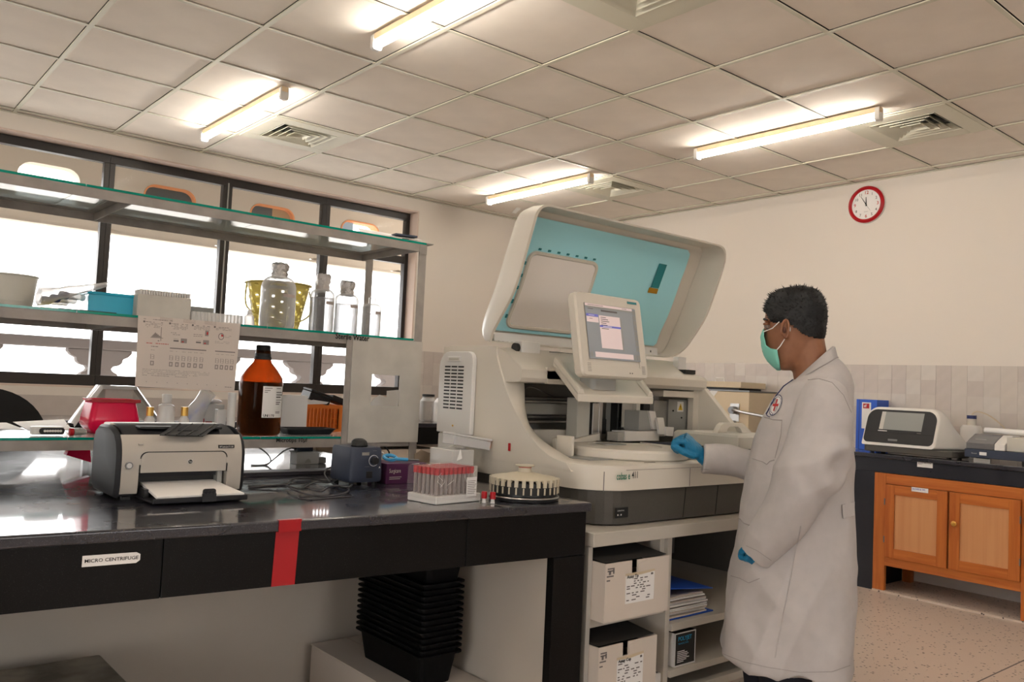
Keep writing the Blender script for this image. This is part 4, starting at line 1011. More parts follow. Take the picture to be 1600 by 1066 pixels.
el('menu_text', .05, .972, .35, .98, 'grey_ink', 1); el('menu_text', .72, .972, .82, .98, 'grey_ink', 1); el('menu_text', .05, .90, .15, .91, 'grey_ink'); el('menu_text', .30, .875, .62, .905, 'grey_ink')
mbx('brand_tab', .78, .925, .93, .955, 'teal_dark', d=-.0003)
for k in range(6):
    for u in (.08, .90): mbx('speaker_slot', u, .06+.018*k, u+.05, .064+.018*k, 'grey_ink', d=-.0003)
for u in (.70, .735): mbx('indicator', u, .055, u+.012, .068, 'dark', d=-.0003)
# ================================================================ things on the rack
Z1, Z2, Z3 = ZS
def spot(px, py, z): p = PZ(z, px, py); return p.x, p.y
def lathed(name, label, cat, x, y, z, prof, m, n=28, group=None, part='body', **k):
    t = thing(name, label, cat, (x, y, z), group=group); MB().lathe(prof, (x, y, z), n).build(part, m, t, **k); return t
g('bottle_label', (.40, .33, .30), .7)
# four clear bottles with liquid
def bottle(name, label, pxc, pyb, width_px, y_sh, y_top, y_liq, neck_px, y_cap, cap, yy=3.12):
    y_ = yy; c = PY(y_, pxc, pyb); x = c.x; s = mpp(x, y_); r = width_px/2*s; rn = neck_px/2*s
    h = HZ(x, y_, y_top)-Z2; hs = HZ(x, y_, y_sh)-Z2; hl = HZ(x, y_, y_liq)-Z2; hc = HZ(x, y_, y_cap)-Z2; z = Z2+.0003
    t = thing(name, label, 'bottle', (x, y_, z), group='glass bottles of water on the middle shelf')
    pr = [(r*.9, 0), (r, .012), (r, hs-.0)]
    for k in range(1, 9): a = k/8*pi/2; pr.append((r+(rn-r)*(1-cos(a)), hs+(hc-hs-.006)*sin(a)))
    pr += [(rn, hc), (rn, h-.01)]
    MB().lathe(pr, (x, y_, z), 36).build('glass_body', 'clear_glass', t)
    MB().lathe([(r*.86, .006), (r*.95, .016), (r*.955, hl)], (x, y_, z), 36).build('water', 'water', t)
    lw_ = .55; mb = MB(); A = [(-pi/2-.15+lw_*k/4*1.6, 0) for k in range(5)]
    zl = hs*.78 if hs > .12 else hs*.7; hh2 = .012
    mb.ring([[(x+(r+.0008)*cos(a), y_+(r+.0008)*sin(a), z+zl+dz) for a, _ in A] for dz in (0, hh2)], close=False, caps=False); mb.build('label_band', 'bottle_label', t)
    if cap == 'foil': 
        mb = MB(); R = random.Random(int(pxc)); 
        hq = [(rn*1.12, hc-.012), (rn*1.25, hc+.004), (rn*1.12, hc+.012), (rn*1.35, (hc+h)/2), (rn*1.38, h-.006), (rn*1.15, h+.003), (.003, h+.004)]
        mb.ring([[(x+r_*cos(2*pi*i/22)*(1+R.uniform(-.10, .10)), y_+r_*sin(2*pi*i/22)*(1+R.uniform(-.1, .1)), z+zz+R.uniform(-.002, .002)) for i in range(22)] for r_, zz in hq]); mb.build('foil_cap', 'foil', t)
    else:
        MB().lathe([(rn*.8, h-.03), (rn*.95, h-.004), (rn*1.3, h-.004), (rn*1.3, h), (rn*.5, h+.003), (rn*.35, h+.012), (rn*.6, h+.02), (rn*.55, h+.028), (.001, h+.029)], (x, y_, z), 20).build('stopper', 'clear_film', t)
    return t
bottle('glass_bottle', 'largest clear glass bottle with foil cap in front of the yellow bucket', 432, 508, 54, 452, 413, 449, 20, 430, 'foil', 3.06)
bottle('glass_bottle', 'clear glass bottle with tall crumpled foil cap, second from the left', 501, 512, 38, 464, 430, 466, 17, 450, 'foil', 3.10)
bottle('glass_bottle', 'clear glass bottle with low foil cap, third from the left', 539, 516, 37, 470, 441, 476, 18, 458, 'foil', 3.12)
bottle('glass_bottle', 'smallest clear bottle with a glass stopper at the right end', 579, 519, 30, 482, 462, 491, 11, 473, 'stopper', 3.08)
# yellow perforated bucket
x, y = 1.335, 3.285; s = mpp(x, y); c = PY(y, 432, 500); x = c.x; rt = 50*s; rb_ = 34*s; ht = HZ(x, y, 445)-Z2; bk_ = thing('yellow_bucket', 'translucent yellow bucket with round holes and a handle on the middle shelf', 'bucket', (x, y, Z2))
m = clear('yellow_clear', (.74, .60, .16), tint=.84, gloss=.25); G['yellow_clear'] = m
mb = MB(); nn = 40; rows = 9
def bp(i, zf): rr = rb_+(rt-rb_)*zf; a = 2*pi*i/nn; return (x+rr*cos(a), y+rr*sin(a), Z2+.001+ht*zf)
# wall strips leaving out staggered openings
V = [[mb.bm.verts.new(bp(i, k/(rows*2))) for i in range(nn)] for k in range(rows*2+1)]
for k in range(rows*2):
    for i in range(nn):
        hole = (k % 4 == 2 and i % 4 == 0) or (k % 4 == 0 and k > 1 and i % 4 == 2)
        if not hole: mb.face([V[k][i], V[k][(i+1) % nn], V[k+1][(i+1) % nn], V[k+1][i]], True)
mb.face(V[0]); mb.build('bucket_body', 'yellow_clear', bk_)
MB().lathe([(rt, ht-.004), (rt+.008, ht-.002), (rt+.008, ht+.002), (rt, ht+.002)], (x, y, Z2), 40).build('rim', 'yellow_clear', bk_)
MB().tube(smoothpts([(x-rt-.008, y, Z2+ht-.005), (x-rt-.012, y-.03, Z2+ht*.45), (x-rt*.55, y-rt*.95, Z2+.045), (x+rt*.2, y-rt*1.12, Z2+.04), (x+rt*.8, y-rt*.8, Z2+.09), (x+rt+.008, y, Z2+ht-.005)], 6), .0035, n=6).build('handle', 'yellow_plastic', bk_)
# small dropper bottle
y = 3.0; x = PY(y, 389, 503).x; s = mpp(x, y)
MB; t = lathed('dropper_bottle', 'small white dropper bottle at the left of the yellow bucket', 'bottle', x, y, Z2, [(.016, 0), (.0175, .003), (.0175, .034), (.010, .040), (.0075, .050), (.007, .052), (.004, .058), (.001, .060)], 'milky')
MB().lathe([(.008, .041), (.008, .052), (.004, .060), (.001, .061)], (x, y, Z2), 16).build('cap', 'white_plastic', t)
# tip tray, tip box, clear tips
def boxpx(name, label, cat, px0, px1, pyb, pyt, yf, dy, m, z=Z2, bevel=.002, part='body', rise=.0005, group=None):
    a = PY(yf, px0, pyb); b = PY(yf, px1, pyb); xm = (a.x+b.x)/2; h = HZ(xm, yf, pyt)-z
    t = thing(name, label, cat, (xm, yf+dy/2, z), group=group); Bx(part, (a.x, yf, z+rise), (b.x, yf+dy, z+h), m, t, bevel)
    return t, a.x, b.x, h
t, xa, xb, h = boxpx('tip_box', 'grey pipette tip box with clear tips standing in it', 'box', 213, 298, 493, 463, 3.03, .10, 'grey_plastic', bevel=.003)
t.children[0].data.materials[0] = G['panel_paint']
mb = MB()
for i in range(20):
    for j in range(8): mb.cyl((xa+.016+i*.0087, 3.045+j*.010, Z2+h+.0005), (xa+.016+i*.0087, 3.045+j*.010, Z2+h+.018), .0028, .0038, n=6)
tag(mb.build('tips', 'milky', t), kind='stuff')
t, xa, xb, h = boxpx('tip_strip', 'low strip of clear upright tips beside the grey tip box', 'tray', 300, 380, 502, 490, 3.02, .07, 'milky')
mb = MB()
for i in range(14): mb.cyl((xa+.008+i*(xb-xa-.016)/13, 3.0185, Z2+.001), (xa+.008+i*(xb-xa-.016)/13, 3.0185, Z2+h), .004, n=8)
tag(mb.build('tubes', 'milky', t), kind='stuff')
t, xa, xb, h = boxpx('flat_case', 'thin grey flat case lying behind the tip box', 'case', 296, 334, 487, 480, 3.16, .10, 'grey_plastic')
# cyan box with overhanging lid
t, xa, xb, h = boxpx('cyan_box', 'bright cyan plastic box with a flared rim', 'box', 137, 208, 486, 461, 3.075, .11, 'cyan_plastic')
MB().ring([[(u, v, Z2+h+dz) for u, v in rrect(xa-e, 3.075-e, xb+e, 3.185+e, .006, 3)] for e, dz in ((-.001, -.004), (.004, -.002), (.005, .006), (.0, .006), (-.002, .0))], smooth=False).build('rim', 'cyan_plastic', t)
# grey tub at the far left
x, y = spot(12, 472, Z2); x, y = .47, 3.12; c = PY(y, 14, 465); x = c.x; s = mpp(x, y); t = lathed('grey_tub', 'grey plastic tub cut off by the left edge on the middle shelf', 'tub', x, y, Z2, [(31*s, .0005), (33*s, .01), (38*s, HZ(x, y, 430)-Z2-.006), (39.5*s, HZ(x, y, 430)-Z2-.004), (39.5*s, HZ(x, y, 430)-Z2), (37*s, HZ(x, y, 430)-Z2), (34*s, .02), (.001, .015)], 'cream_shade', part='tub')
# bag with three blue-capped tubes
t = thing('tube_bag', 'clear bag of three blue-capped tubes beside the grey tub', 'bag', (.66, 3.08, Z2))
cs = [PY(3.03, 68, 469), PY(3.04, 82, 466), PY(3.05, 96, 461)]
for p in cs:
    p.z = max(p.z, Z2+.014); d = Vector((.75, .6, .02)).normalized()
    MB().cyl(p, p+d*.022, .0135, n=18).build('blue_cap', 'blue_cap', t); MB().cyl(p+d*.022, p+d*.10, .0115, n=14).build('tube', 'milky', t)
mb = MB(); R = random.Random(3); e0 = PY(3.05, 60, 466); e1 = PY(3.0, 184, 441); rings = []
for k in range(9):
    f = k/8; c = e0.lerp(e1, f); c.z = max(c.z, Z2+.026*(1-f)+.012); w = .048*(1-f)**.8+.006; hh_ = .024*(1-f)+.004
    rings.append([(c.x, c.y+w*cos(2*pi*i/14)*(1+R.uniform(-.15, .15)), c.z+hh_*sin(2*pi*i/14)*(1+R.uniform(-.2, .2))) for i in range(14)])
mb.ring(rings); mb.build('film', 'bag_film', t)
t = thing('yellow_sheet', 'folded yellow-green sheet lying under the bag of tubes', 'sheet', (.75, 3.05, Z2)); mb = MB(); a = PZ(Z2+.004, 72, 478); b = PZ(Z2+.004, 128, 480)
mb.prism([(a.x, 3.0), (b.x, 3.01), (b.x-.01, 3.12), (a.x+.01, 3.11)], lambda u, v, d: (u, v, d), Z2+.0008, Z2+.0045); mb.build('sheet', 'yellow_plastic', t)
t = thing('black_sheet', 'black flat strip lying beside the cyan box', 'strip', (.85, 3.05, Z2)); mb = MB(); a = PZ(Z2+.004, 100, 480); mb.prism([(a.x+.0, 2.975), (a.x+.17, 2.97), (a.x+.17, 2.99), (a.x, 2.995)], lambda u, v, d: (u, v, d), Z2+.0008, Z2+.004); mb.build('strip', 'dark', t)
# poster hanging from the middle rail
P = [PY(2.943, 216, 493), PY(2.943, 376, 506), PY(2.941, 366, 612), PY(2.941, 211, 604)]
po = thing('instruction_sheet', 'printed instruction sheet taped to the front of the middle shelf', 'poster', tuple(P[3]))
def pp(u, v, d=0): return P[3].lerp(P[2], u).lerp(P[0].lerp(P[1], u), v)+Vector((0, -d-.002*sin(pi*u)*0, 0))
MB().ring([[pp(u/6, v/4, -.0006) for u in range(7)] for v in range(5)], close=False, caps=False).ring([[pp(u/6, v/4, 0) for u in range(7)] for v in range(5)], close=False, caps=False).build('paper', 'poster_paper', po)
def pb(mb, u0, v0, u1, v1, d=.0006): mb.poly([pp(u0, v0, d), pp(u1, v0, d), pp(u1, v1, d), pp(u0, v1, d)])
mb = MB(); mb.m('grey_ink'); R = random.Random(5)
def words(u0, u1, v, h=.006, dens_=.8):
    u = u0
    while u < u1:
        l = R.uniform(.008, .03)
        if R.random() < dens_: pb(mb, u, v, min(u+l, u1), v+h)
        u += l+.005
mb.m('light_ink')
words(.05, .32, .955, .010)
for k, (u, n_) in enumerate(((.06, 5), (.30, 5), (.52, 4), (.74, 3))):
    mb.m('grey_ink'); pb(mb, u-.012, .91, u+.006, .935); 
    for i in range(n_): mb.m('light_ink' if i else 'grey_ink'); words(u+.01, u+.17, .918-.018*i, .007)
mb.m('light_ink')
for i in range(6): pb(mb, .12+.008*i, .70+.01*i, .24-.014*i, .708+.014*i)
pb(mb, .215, .66, .222, .86); pb(mb, .19, .655, .205, .672)
mb.m('grey_ink'); 
for u in (.34, .56): pb(mb, u, .67, u+.05, .69); pb(mb, u, .705, u+.05, .708); words(u-.03, u+.06, .79, .006); words(u-.03, u+.06, .765, .006)
mb.m('light_ink')
for u in (.41, .63): pb(mb, u, .655, u+.06, .72); mb.m('red_ink'); pb(mb, u+.01, .665, u+.03, .68, .0009); mb.m('light_ink')
pb(mb, .645, .78, .68, .86); mb.m('red_ink'); pb(mb, .66, .80, .675, .84, .0009)
# little alarm clock drawing
mb.m('grey_ink')
for k in range(16):
    a0, a1 = 2*pi*k/16, 2*pi*(k+1)/16
    mb.poly([pp(.81+.024*cos(a0), .79+.04*sin(a0), .0007), pp(.81+.024*cos(a1), .79+.04*sin(a1), .0007), pp(.81+.030*cos(a1), .79+.05*sin(a1), .0007), pp(.81+.030*cos(a0), .79+.05*sin(a0), .0007)])
mb.m('red_ink'); mb.poly([pp(.81, .79, .0008), pp(.832, .79, .0008), pp(.828, .812, .0008), pp(.81, .828, .0008)])
mb.m('light_ink'); words(.85, .92, .80, .005); words(.85, .92, .78, .005); words(.75, .90, .71, .005); words(.75, .90, .69, .005)
mb.m('red_ink'); words(.05, .30, .618, .009, .95)
mb.m('grey_ink'); pb(mb, .31, .565, .67, .578); pb(mb, .76, .565, .97, .578); words(.13, .20, .575, .008)
for u in [.13]+[.31+.06*k for k in range(6)]+[.77+.052*k for k in range(4)]:
    mb.m('light_ink'); words(u, u+.035, .525, .006); pb(mb, u, .40, u+.006, .47); pb(mb, u+.012, .40, u+.035, .405); pb(mb, u+.012, .43, u+.030, .435); pb(mb, u+.012, .46, u+.030, .465); pb(mb, u+.030, .40, u+.035, .46)
    pb(mb, u, .31, u+.035, .375); mb.m('poster_paper'); pb(mb, u+.010, .325, u+.024, .36, .0009)
mb.m('light_ink')
for i in range(3): words(.06, .72, .25-.02*i, .005)
mb.m('grey_ink'); words(.06, .6, .19, .005); words(.06, .5, .165, .005); words(.84, .97, .055, .008)
mb.m('light_ink')
for k in range(8): pb(mb, .1+.1*k, .07, .107+.1*k, .082)
tag(mb.build('printed_figures', None, po), kind='stuff')
for u in (.20, .42, .63): MB().ring([[pp(u, .95, .0012), pp(u+.12, .94, .0012), pp(u+.12, .995, .0012), pp(u, 1.005, .0012)], [pp(u, .95, .0016), pp(u+.12, .94, .0016), pp(u+.12, .995, .0016), pp(u, 1.005, .0016)]], smooth=False).build('tape', 'clear_film', po)

# ---- lower shelf
x, y = spot(404, 668, Z1); y = 3.06; c = PY(y, 404, 668); x = c.x; s = mpp(x, y); r = 33*s; H = lambda q: HZ(x, y, q)-Z1
jg = thing('amber_jug', 'big amber glass bottle with black cap and white label on the lower shelf', 'bottle', (x, y, Z1))
pr = [(r*.88, .0005), (r*.98, .008), (r, .02), (r, H(600)), (r*.96, H(590)), (r*.72, H(578)), (r*.42, H(566)), (r*.36, H(558)), (r*.36, H(548))]
MB().lathe(pr, (x, y, Z1), 40).build('glass_body', 'amber', jg)
g('brown_liquid', (.004, .0015, .001), .15, coat=.5)
MB().lathe([(r*.84, .004), (r*.95, .018), (r*.955, H(597)), (.001, H(597))], (x, y, Z1), 36).build('liquid', 'brown_liquid', jg)
mb = MB().lathe([(r*.40, H(562)), (r*.40, H(558)), (r*.37, H(557)), (r*.37, H(553)), (r*.345, H(552)), (r*.33, H(541)), (r*.30, H(539.5)), (.001, H(539.5))], (x, y, Z1), 28); cp = mb.build('cap', 'dark', jg)
mb = MB(); a0, a1 = radians(-108), radians(-38); L_ = []
for rr, kk in ((r+.0006, 0),):
    mb.ring([[(x+rr*cos(a0+(a1-a0)*i/10), y+rr*sin(a0+(a1-a0)*i/10), Z1+zz) for i in range(11)] for zz in (H(651), H(603))], close=False, caps=False)
mb.build('label', 'white_paper', jg)
def curved(u0, u1, z0, z1, m, d=.0012):
    mm = MB(); mm.ring([[(x+(r+d)*cos(a0+(a1-a0)*(u0+(u1-u0)*i/4)), y+(r+d)*sin(a0+(a1-a0)*(u0+(u1-u0)*i/4)), Z1+zz) for i in range(5)] for zz in (z0, z1)], close=False, caps=False); return mm.build('label_print', m, jg)
zt_, zb_ = H(603), H(651); q = zt_-zb_
for u, v, w_, hh_ in ((.06, .93, .30, .02), (.06, .86, .22, .02), (.06, .80, .12, .02), (.55, .93, .25, .02), (.55, .80, .35, .03), (.55, .72, .40, .03), (.55, .64, .28, .04), (.55, .56, .38, .02), (.55, .48, .26, .03), (.55, .42, .2, .03), (.55, .18, .25, .02), (.55, .14, .25, .02)): curved(u, u+w_, zb_+q*v, zb_+q*(v+hh_), 'grey_ink')
for k, ch in enumerate('UN1170'):
    a = a0+(a1-a0)*(.05+.075*k); px_, py_ = x+(r+.001)*cos(a), y+(r+.001)*sin(a)
    text(ch, .013, (px_, py_, Z1+zb_+q*.03), (-sin(a), cos(a), 0), (0, 0, 1), 'black_ink', jg, bold=.02)
# white cylinder
x2 = PY(3.0, 362, 660).x; lathed('white_tube', 'tall plain white cylinder standing left of the amber bottle', 'cylinder', x2, 3.01, Z1, [(.0145, .0003), (.0145, HZ(x2, 3.0, 614)-Z1), (.001, HZ(x2, 3.0, 614)-Z1)], 'white_plastic', part='tube')
# white square card/box
t, xa, xb, h = boxpx('white_card_box', 'plain white square box right of the amber bottle', 'box', 439, 479, 661, 618, 3.15, .04, 'white_paper', z=Z1, bevel=.001)
# orange basket with lattice front
a = PY(3.20, 478, 665); b = PY(3.20, 537, 665); ob = thing('orange_basket', 'orange lattice basket full of black boxes on the lower shelf', 'basket', ((a.x+b.x)/2, 3.28, Z1)); h = HZ(b.x, 3.20, 634)-Z1; xa, xb, ya, yb = a.x, PY(3.20, 545, 665).x, 3.20, 3.37
mb = MB(); th = .003
mb.box((xa, ya, Z1+.0005), (xb, yb, Z1+.004)); mb.box((xa, ya, Z1+h-.014), (xb, ya+th, Z1+h)); mb.box((xa, ya, Z1+.004), (xb, ya+th, Z1+.012)); mb.box((xa, yb-th, Z1+.004), (xb, yb, Z1+h)); mb.box((xb-th, ya+th, Z1+.004), (xb, yb-th, Z1+h)); mb.box((xa, ya+th, Z1+h-.014), (xa+th, yb-th, Z1+h))
xr_ = xa+(xb-xa)*.72
n_ = 9
for i in range(n_+1): u = xa+(xr_-xa)*i/n_; mb.box((u, ya, Z1+.012), (u+.005, ya+th, Z1+h-.014))
for k in range(1, 4): zz = Z1+.012+(h-.026)*k/4; mb.box((xa, ya, zz-.0015), (xr_, ya+th, zz+.0015))
mb.box((xr_, ya, Z1+.012), (xb, ya+th, Z1+h-.014)); mb.build('basket', 'orange_plastic', ob)
t = thing('black_case', 'black hinged case lying askew on top of the orange basket', 'case', (1.52, 3.28, Z1+h))
mx = Matrix.Translation((xa+.075, 3.27, Z1+h+.034)) @ Matrix.Rotation(.10, 4, 'X') @ Matrix.Rotation(.28, 4, 'Y')
MB().box((-.05, -.04, -.022), (.05, .04, .012), mx).build('case_body', 'black_plastic', t, bevel=.003); MB().box((-.051, -.041, .0125), (.051, .041, .022), mx).build('lid', 'black_plastic', t, bevel=.003)
t = thing('black_case', 'smaller black box leaning at the right end of the orange basket', 'case', (1.6, 3.28, Z1+h))
mx = Matrix.Translation((xa+.165, 3.27, Z1+h+.020)) @ Matrix.Rotation(.30, 4, 'Y'); MB().box((-.035, -.04, -.012), (.035, .04, .014), mx).build('case_body', 'dark', t, bevel=.003)
t = thing('paper_slips', 'crumpled white paper slips sticking out of the orange basket', 'paper', (1.5, 3.25, Z1+h)); MB().prism([(xa-.005, 0), (xa+.09, .004), (xa+.10, .012), (xa+.03, .02), (xa-.01, .012)], lambda u, v, d: (u, d, Z1+h+.001+v), 3.203, 3.206).build('slip', 'white_paper', t)
tt = thing('black_tray', 'shallow black tray in front of the orange basket', 'tray', (1.5, 3.08, Z1)); a = PY(3.06, 445, 668); b = PY(3.06, 521, 668)
MB().ring([[(u, v, Z1+z) for u, v in rrect(a.x+e, 3.03+e, b.x-e, 3.14-e, .015, 4)] for e, z in ((.015, .0005), (.004, .018), (-.002, .024), (.002, .025), (.018, .004))], smooth=False).build('tray', 'black_plastic', tt)
MB().lathe([(.012, .005), (.014, .018), (.001, .019)], (b.x-.075, 3.09, Z1), 12).build('red_cap', 'red_plastic', tt)
# bottles behind the printer
def vial(px, py_top, yv, w_px, cap, label, group=None, tall=False):
    x = PY(yv, px, 650).x; s = mpp(x, yv); r = w_px/2*s; h = HZ(x, yv, py_top)-Z1
    t = thing('vial' if not tall else 'white_bottle', label, 'bottle', (x, yv, Z1), group=group)
    if tall: MB().lathe([(r*.95, .0005), (r, .004), (r, h*.66), (r*.9, h*.72), (r*.5, h*.76), (r*.5, h*.8)], (x, yv, Z1), 24).build('bottle_body', 'milky', t); MB().lathe([(r*.55, h*.79), (r*.55, h*.985), (r*.5, h), (.001, h)], (x, yv, Z1), 24).build('cap', 'white_plastic', t)
    else: MB().lathe([(r, .0005), (r, h*.55), (r*.6, h*.66), (r*.6, h*.7)], (x, yv, Z1), 20).build('bottle_body', 'white_plastic', t); MB().lathe([(r*.72, h*.68), (r*.72, h), (.001, h)], (x, yv, Z1), 20).build('cap', cap, t)
vial(234, 636, 3.06, 15, 'orange_cap' if False else 'gold', 'small white vial with orange cap left of the white bottle', 'orange-capped vials')
vial(288, 636, 3.06, 15, 'gold', 'small white vial with orange cap right of the white bottle', 'orange-capped vials')
vial(259, 616, 3.06, 26, None, 'white plastic bottle with screw cap between two orange-capped vials', tall=True)
# red biohazard liner in a bin, clear draped cover
x0_, x1_ = PY(3.10, 143, 640).x, PY(3.10, 218, 640).x; h = HZ(x0_, 3.10, 624)-Z1; rbx = thing('red_liner_bin', 'open bin lined with a bright red plastic bag behind the printer', 'bin', ((x0_+x1_)/2, 3.17, Z1))
MB().ring([[(u, v, Z1+z) for u, v in rrect(x0_+e, 3.10+e, x1_-e, 3.24-e, .02, 4)] for e, z in ((.012, .0005), (-.006, .03), (-.004, .055), (.006, h-.01), (.0, h-.006), (-.003, h), (.004, h), (.014, .01))], smooth=True).build('liner', 'red_plastic', rbx, angle=60)
rbx.children[0].data.materials[0] = G['pink_bag']; Bx('rim_fold', (x0_-.002, 3.0965, Z1+h-.010), (x1_+.002, 3.099, Z1+h+.002), 'red_plastic', rbx, bevel=.001)
# plastic cover over something pale at the back
px4 = [(113, 662), (158, 602), (212, 604), (252, 660)]; Q = [PY(3.30, *q) for q in px4]
cvr = thing('draped_cover', 'translucent plastic sheet draped over a pale block behind the red bin', 'cover', ((Q[0].x+Q[3].x)/2, 3.33, Z1))
for p in Q: p.z = max(p.z, Z1+.001)
mb = MB(); n_ = 10; ring_a = Q
mb.ring([[Vector((p.x, 3.27, max(Z1+.001, p.z-.012))) for p in ring_a], [Vector((p.x, 3.285, p.z)) for p in ring_a], [Vector((p.x, 3.37, p.z)) for p in ring_a], [Vector((p.x, 3.39, Z1+.001+(p.z-Z1)*.4)) for p in ring_a]], close=False, caps=False); mb.build('sheet', 'grey_cover', cvr)
Bx('covered_block', (Q[1].x+.012, 3.29, Z1+.0008), (Q[2].x-.008, 3.36, Q[1].z-.012), 'cream_shade', cvr, bevel=.004)
# bag of syringes
a = PY(3.24, 300, 658); sy = thing('syringe_bag', 'clear bag of syringes with blue marks behind the vials', 'bag', (a.x, 3.24, Z1))
mb = MB(); p0 = Vector((a.x-.02, 3.24, Z1+.012)); p1 = PY(3.24, 326, 612); rings = []; R = random.Random(9)
for k in range(7):
    f = k/6; c = p0.lerp(p1, f); w = .030+.006*sin(f*6); rings.append([(c.x+w*cos(2*pi*i/12), c.y+.020*sin(2*pi*i/12)*(1+R.uniform(-.2, .2)), max(Z1+.0008, c.z-.5*w*cos(2*pi*i/12)+.01*sin(2*pi*i/12))) for i in range(12)])
mb.ring(rings); mb.build('film', 'bag_film', sy)
for k in range(3): o_ = Vector((.014*(k-1), .0, .008*(k-1))); MB().cyl(p0.lerp(p1, .15)+o_, p0.lerp(p1, .85)+o_, .005, n=8).build('syringe', 'milky', sy); MB().cyl(p0.lerp(p1, .3+.1*k)+o_, p0.lerp(p1, .42+.1*k)+o_, .0053, n=8).build('scale_mark', 'blue_plastic', sy)
t, xa, xb, h = boxpx('medicine_carton', 'small white carton with red print behind the syringe bag', 'carton', 310, 350, 650, 632, 3.30, .06, 'white_paper', z=Z1)
MB().box((xa+.02, 3.2993, Z1+.02), (xa+.024, 3.2997, Z1+.045)).box((xa+.028, 3.2993, Z1+.03), (xa+.055, 3.2997, Z1+.034)).build('printed_text', 'red_ink', t)
bb = thing('blue_bag', 'small blue and clear bag lying on the white carton', 'bag', (xa+.05, 3.32, Z1+h)); MB().ball((xa+.06, 3.33, Z1+h+.010), .035, 12, 8, (1.2, .7, .28)).build('film', 'bag_film', bb); MB().ball((xa+.05, 3.33, Z1+h+.008), .02, 10, 6, (1.3, .7, .32)).build('contents', 'navy_plastic', bb)
# clear cuvette rack
t, xa, xb, h = boxpx('cuvette_rack', 'tiny clear plastic rack left of the white cylinder', 'rack', 339, 353, 662, 640, 3.05, .03, 'milky', z=Z1)
# remote control / power strip, papers, red-stoppered glass
def flat(name, label, cat, pts_px, z, th, m, grow=0):
    P_ = [PZ(z, *q) for q in pts_px]; t = thing(name, label, cat, tuple(sum(P_, Vector())/len(P_))); MB().prism([(p.x, p.y) for p in P_], lambda u, v, d: (u, v, d), z+.0004, z+th).build('sheet', m, t); return t
flat('paper_sheet', 'blank white paper lying at the left end of the lower shelf', 'paper', ((0, 671), (40, 672), (10, 661), (-20, 661)), Z1, .0012, 'white_paper')
flat('paper_sheet', 'white paper lying under the black and grey power strip', 'paper', ((45, 673), (112, 672), (100, 656), (20, 660)), Z1, .0018, 'white_paper')
ps = thing('power_strip', 'grey and black power strip with round buttons lying on papers', 'strip', (.62, 3.05, Z1+.002)); a = PY(3.02, 51, 660); b = PY(3.02, 103, 660); zz = Z1+.003
MB().prism(rrect(a.x, 3.02, b.x, 3.07, .016, 5), lambda u, v, d: (u, v, d), zz, zz+.026, smooth=True).build('casing', 'white_plastic', ps, bevel=.004)
MB().prism(rrect(a.x+.02, zz+.003, b.x-.002, zz+.023, .009, 5), lambda u, v, d: (u, d, v), 3.0165, 3.0195).build('face', 'dark', ps)
for k in range(7): xk = a.x+.036+k*(b.x-a.x-.05)/6; MB().cyl((xk, 3.0155, zz+.013), (xk, 3.0168, zz+.013), .0042, n=10).build('button', 'white_plastic', ps)
rs = thing('red_stopper_tube', 'small glass tube with red stopper lying by the printer', 'tube', (.75, 3.0, Z1+.001)); a = PY(3.0, 109, 665); a.z = Z1+.0135
MB().cyl(a, a+Vector((.012, .0, 0)), .0125, n=16).build('stopper', 'red_plastic', rs); MB().cyl(a+Vector((.0125, 0, 0)), a+Vector((.05, .01, 0)), .0095, n=14).build('glass', 'grey_plastic', rs)
# papers on the top shelf
tp_ = thing('top_papers', 'white papers and dark-edged folder on the right end of the top shelf', 'papers', (1.9, 3.1, Z3))
MB().prism([(1.63, 3.02), (2.03, 2.965), (2.05, 3.14), (1.67, 3.24)], lambda u, v, d: (u, v, d), Z3+.0005, Z3+.005).build('folder', 'grey_plastic', tp_, bevel=.001)
mb = MB(); mb.ring([[(1.70, 3.05, Z3+.006+d), (1.99, 2.99, Z3+.006+d), (2.00, 3.10, Z3+.02+d), (1.72, 3.18, Z3+.035+d)] for d in (0, .006)], smooth=False); mb.build('papers', 'white_paper', tp_)
mb = MB(); mb.ring([[(1.72, 3.04, Z3+.014+d), (1.98, 2.98, Z3+.014+d), (1.95, 3.05, Z3+.030+d), (1.75, 3.12, Z3+.045+d)] for d in (0, .003)], smooth=False); mb.build('papers', 'white_paper', tp_)
MB().prism([(1.86, 2.9985), (1.955, 2.979), (1.955, 3.03), (1.87, 3.06)], lambda u, v, d: (u, v, d), Z3+.022, Z3+.030).build('dark_print', 'navy_plastic', tp_)
lr = thing('long_ruler', 'long white plastic strip lying slanted on the top shelf', 'strip', (1.8, 3.2, Z3)); mb = MB(); mb.ring([[(1.55, 3.22, Z3+.001+d), (1.60, 3.21, Z3+.001+d), (1.93, 3.28, Z3+.075+d), (1.90, 3.31, Z3+.075+d)] for d in (0, .006)], smooth=False); mb.build('strip', 'white_plastic', lr)

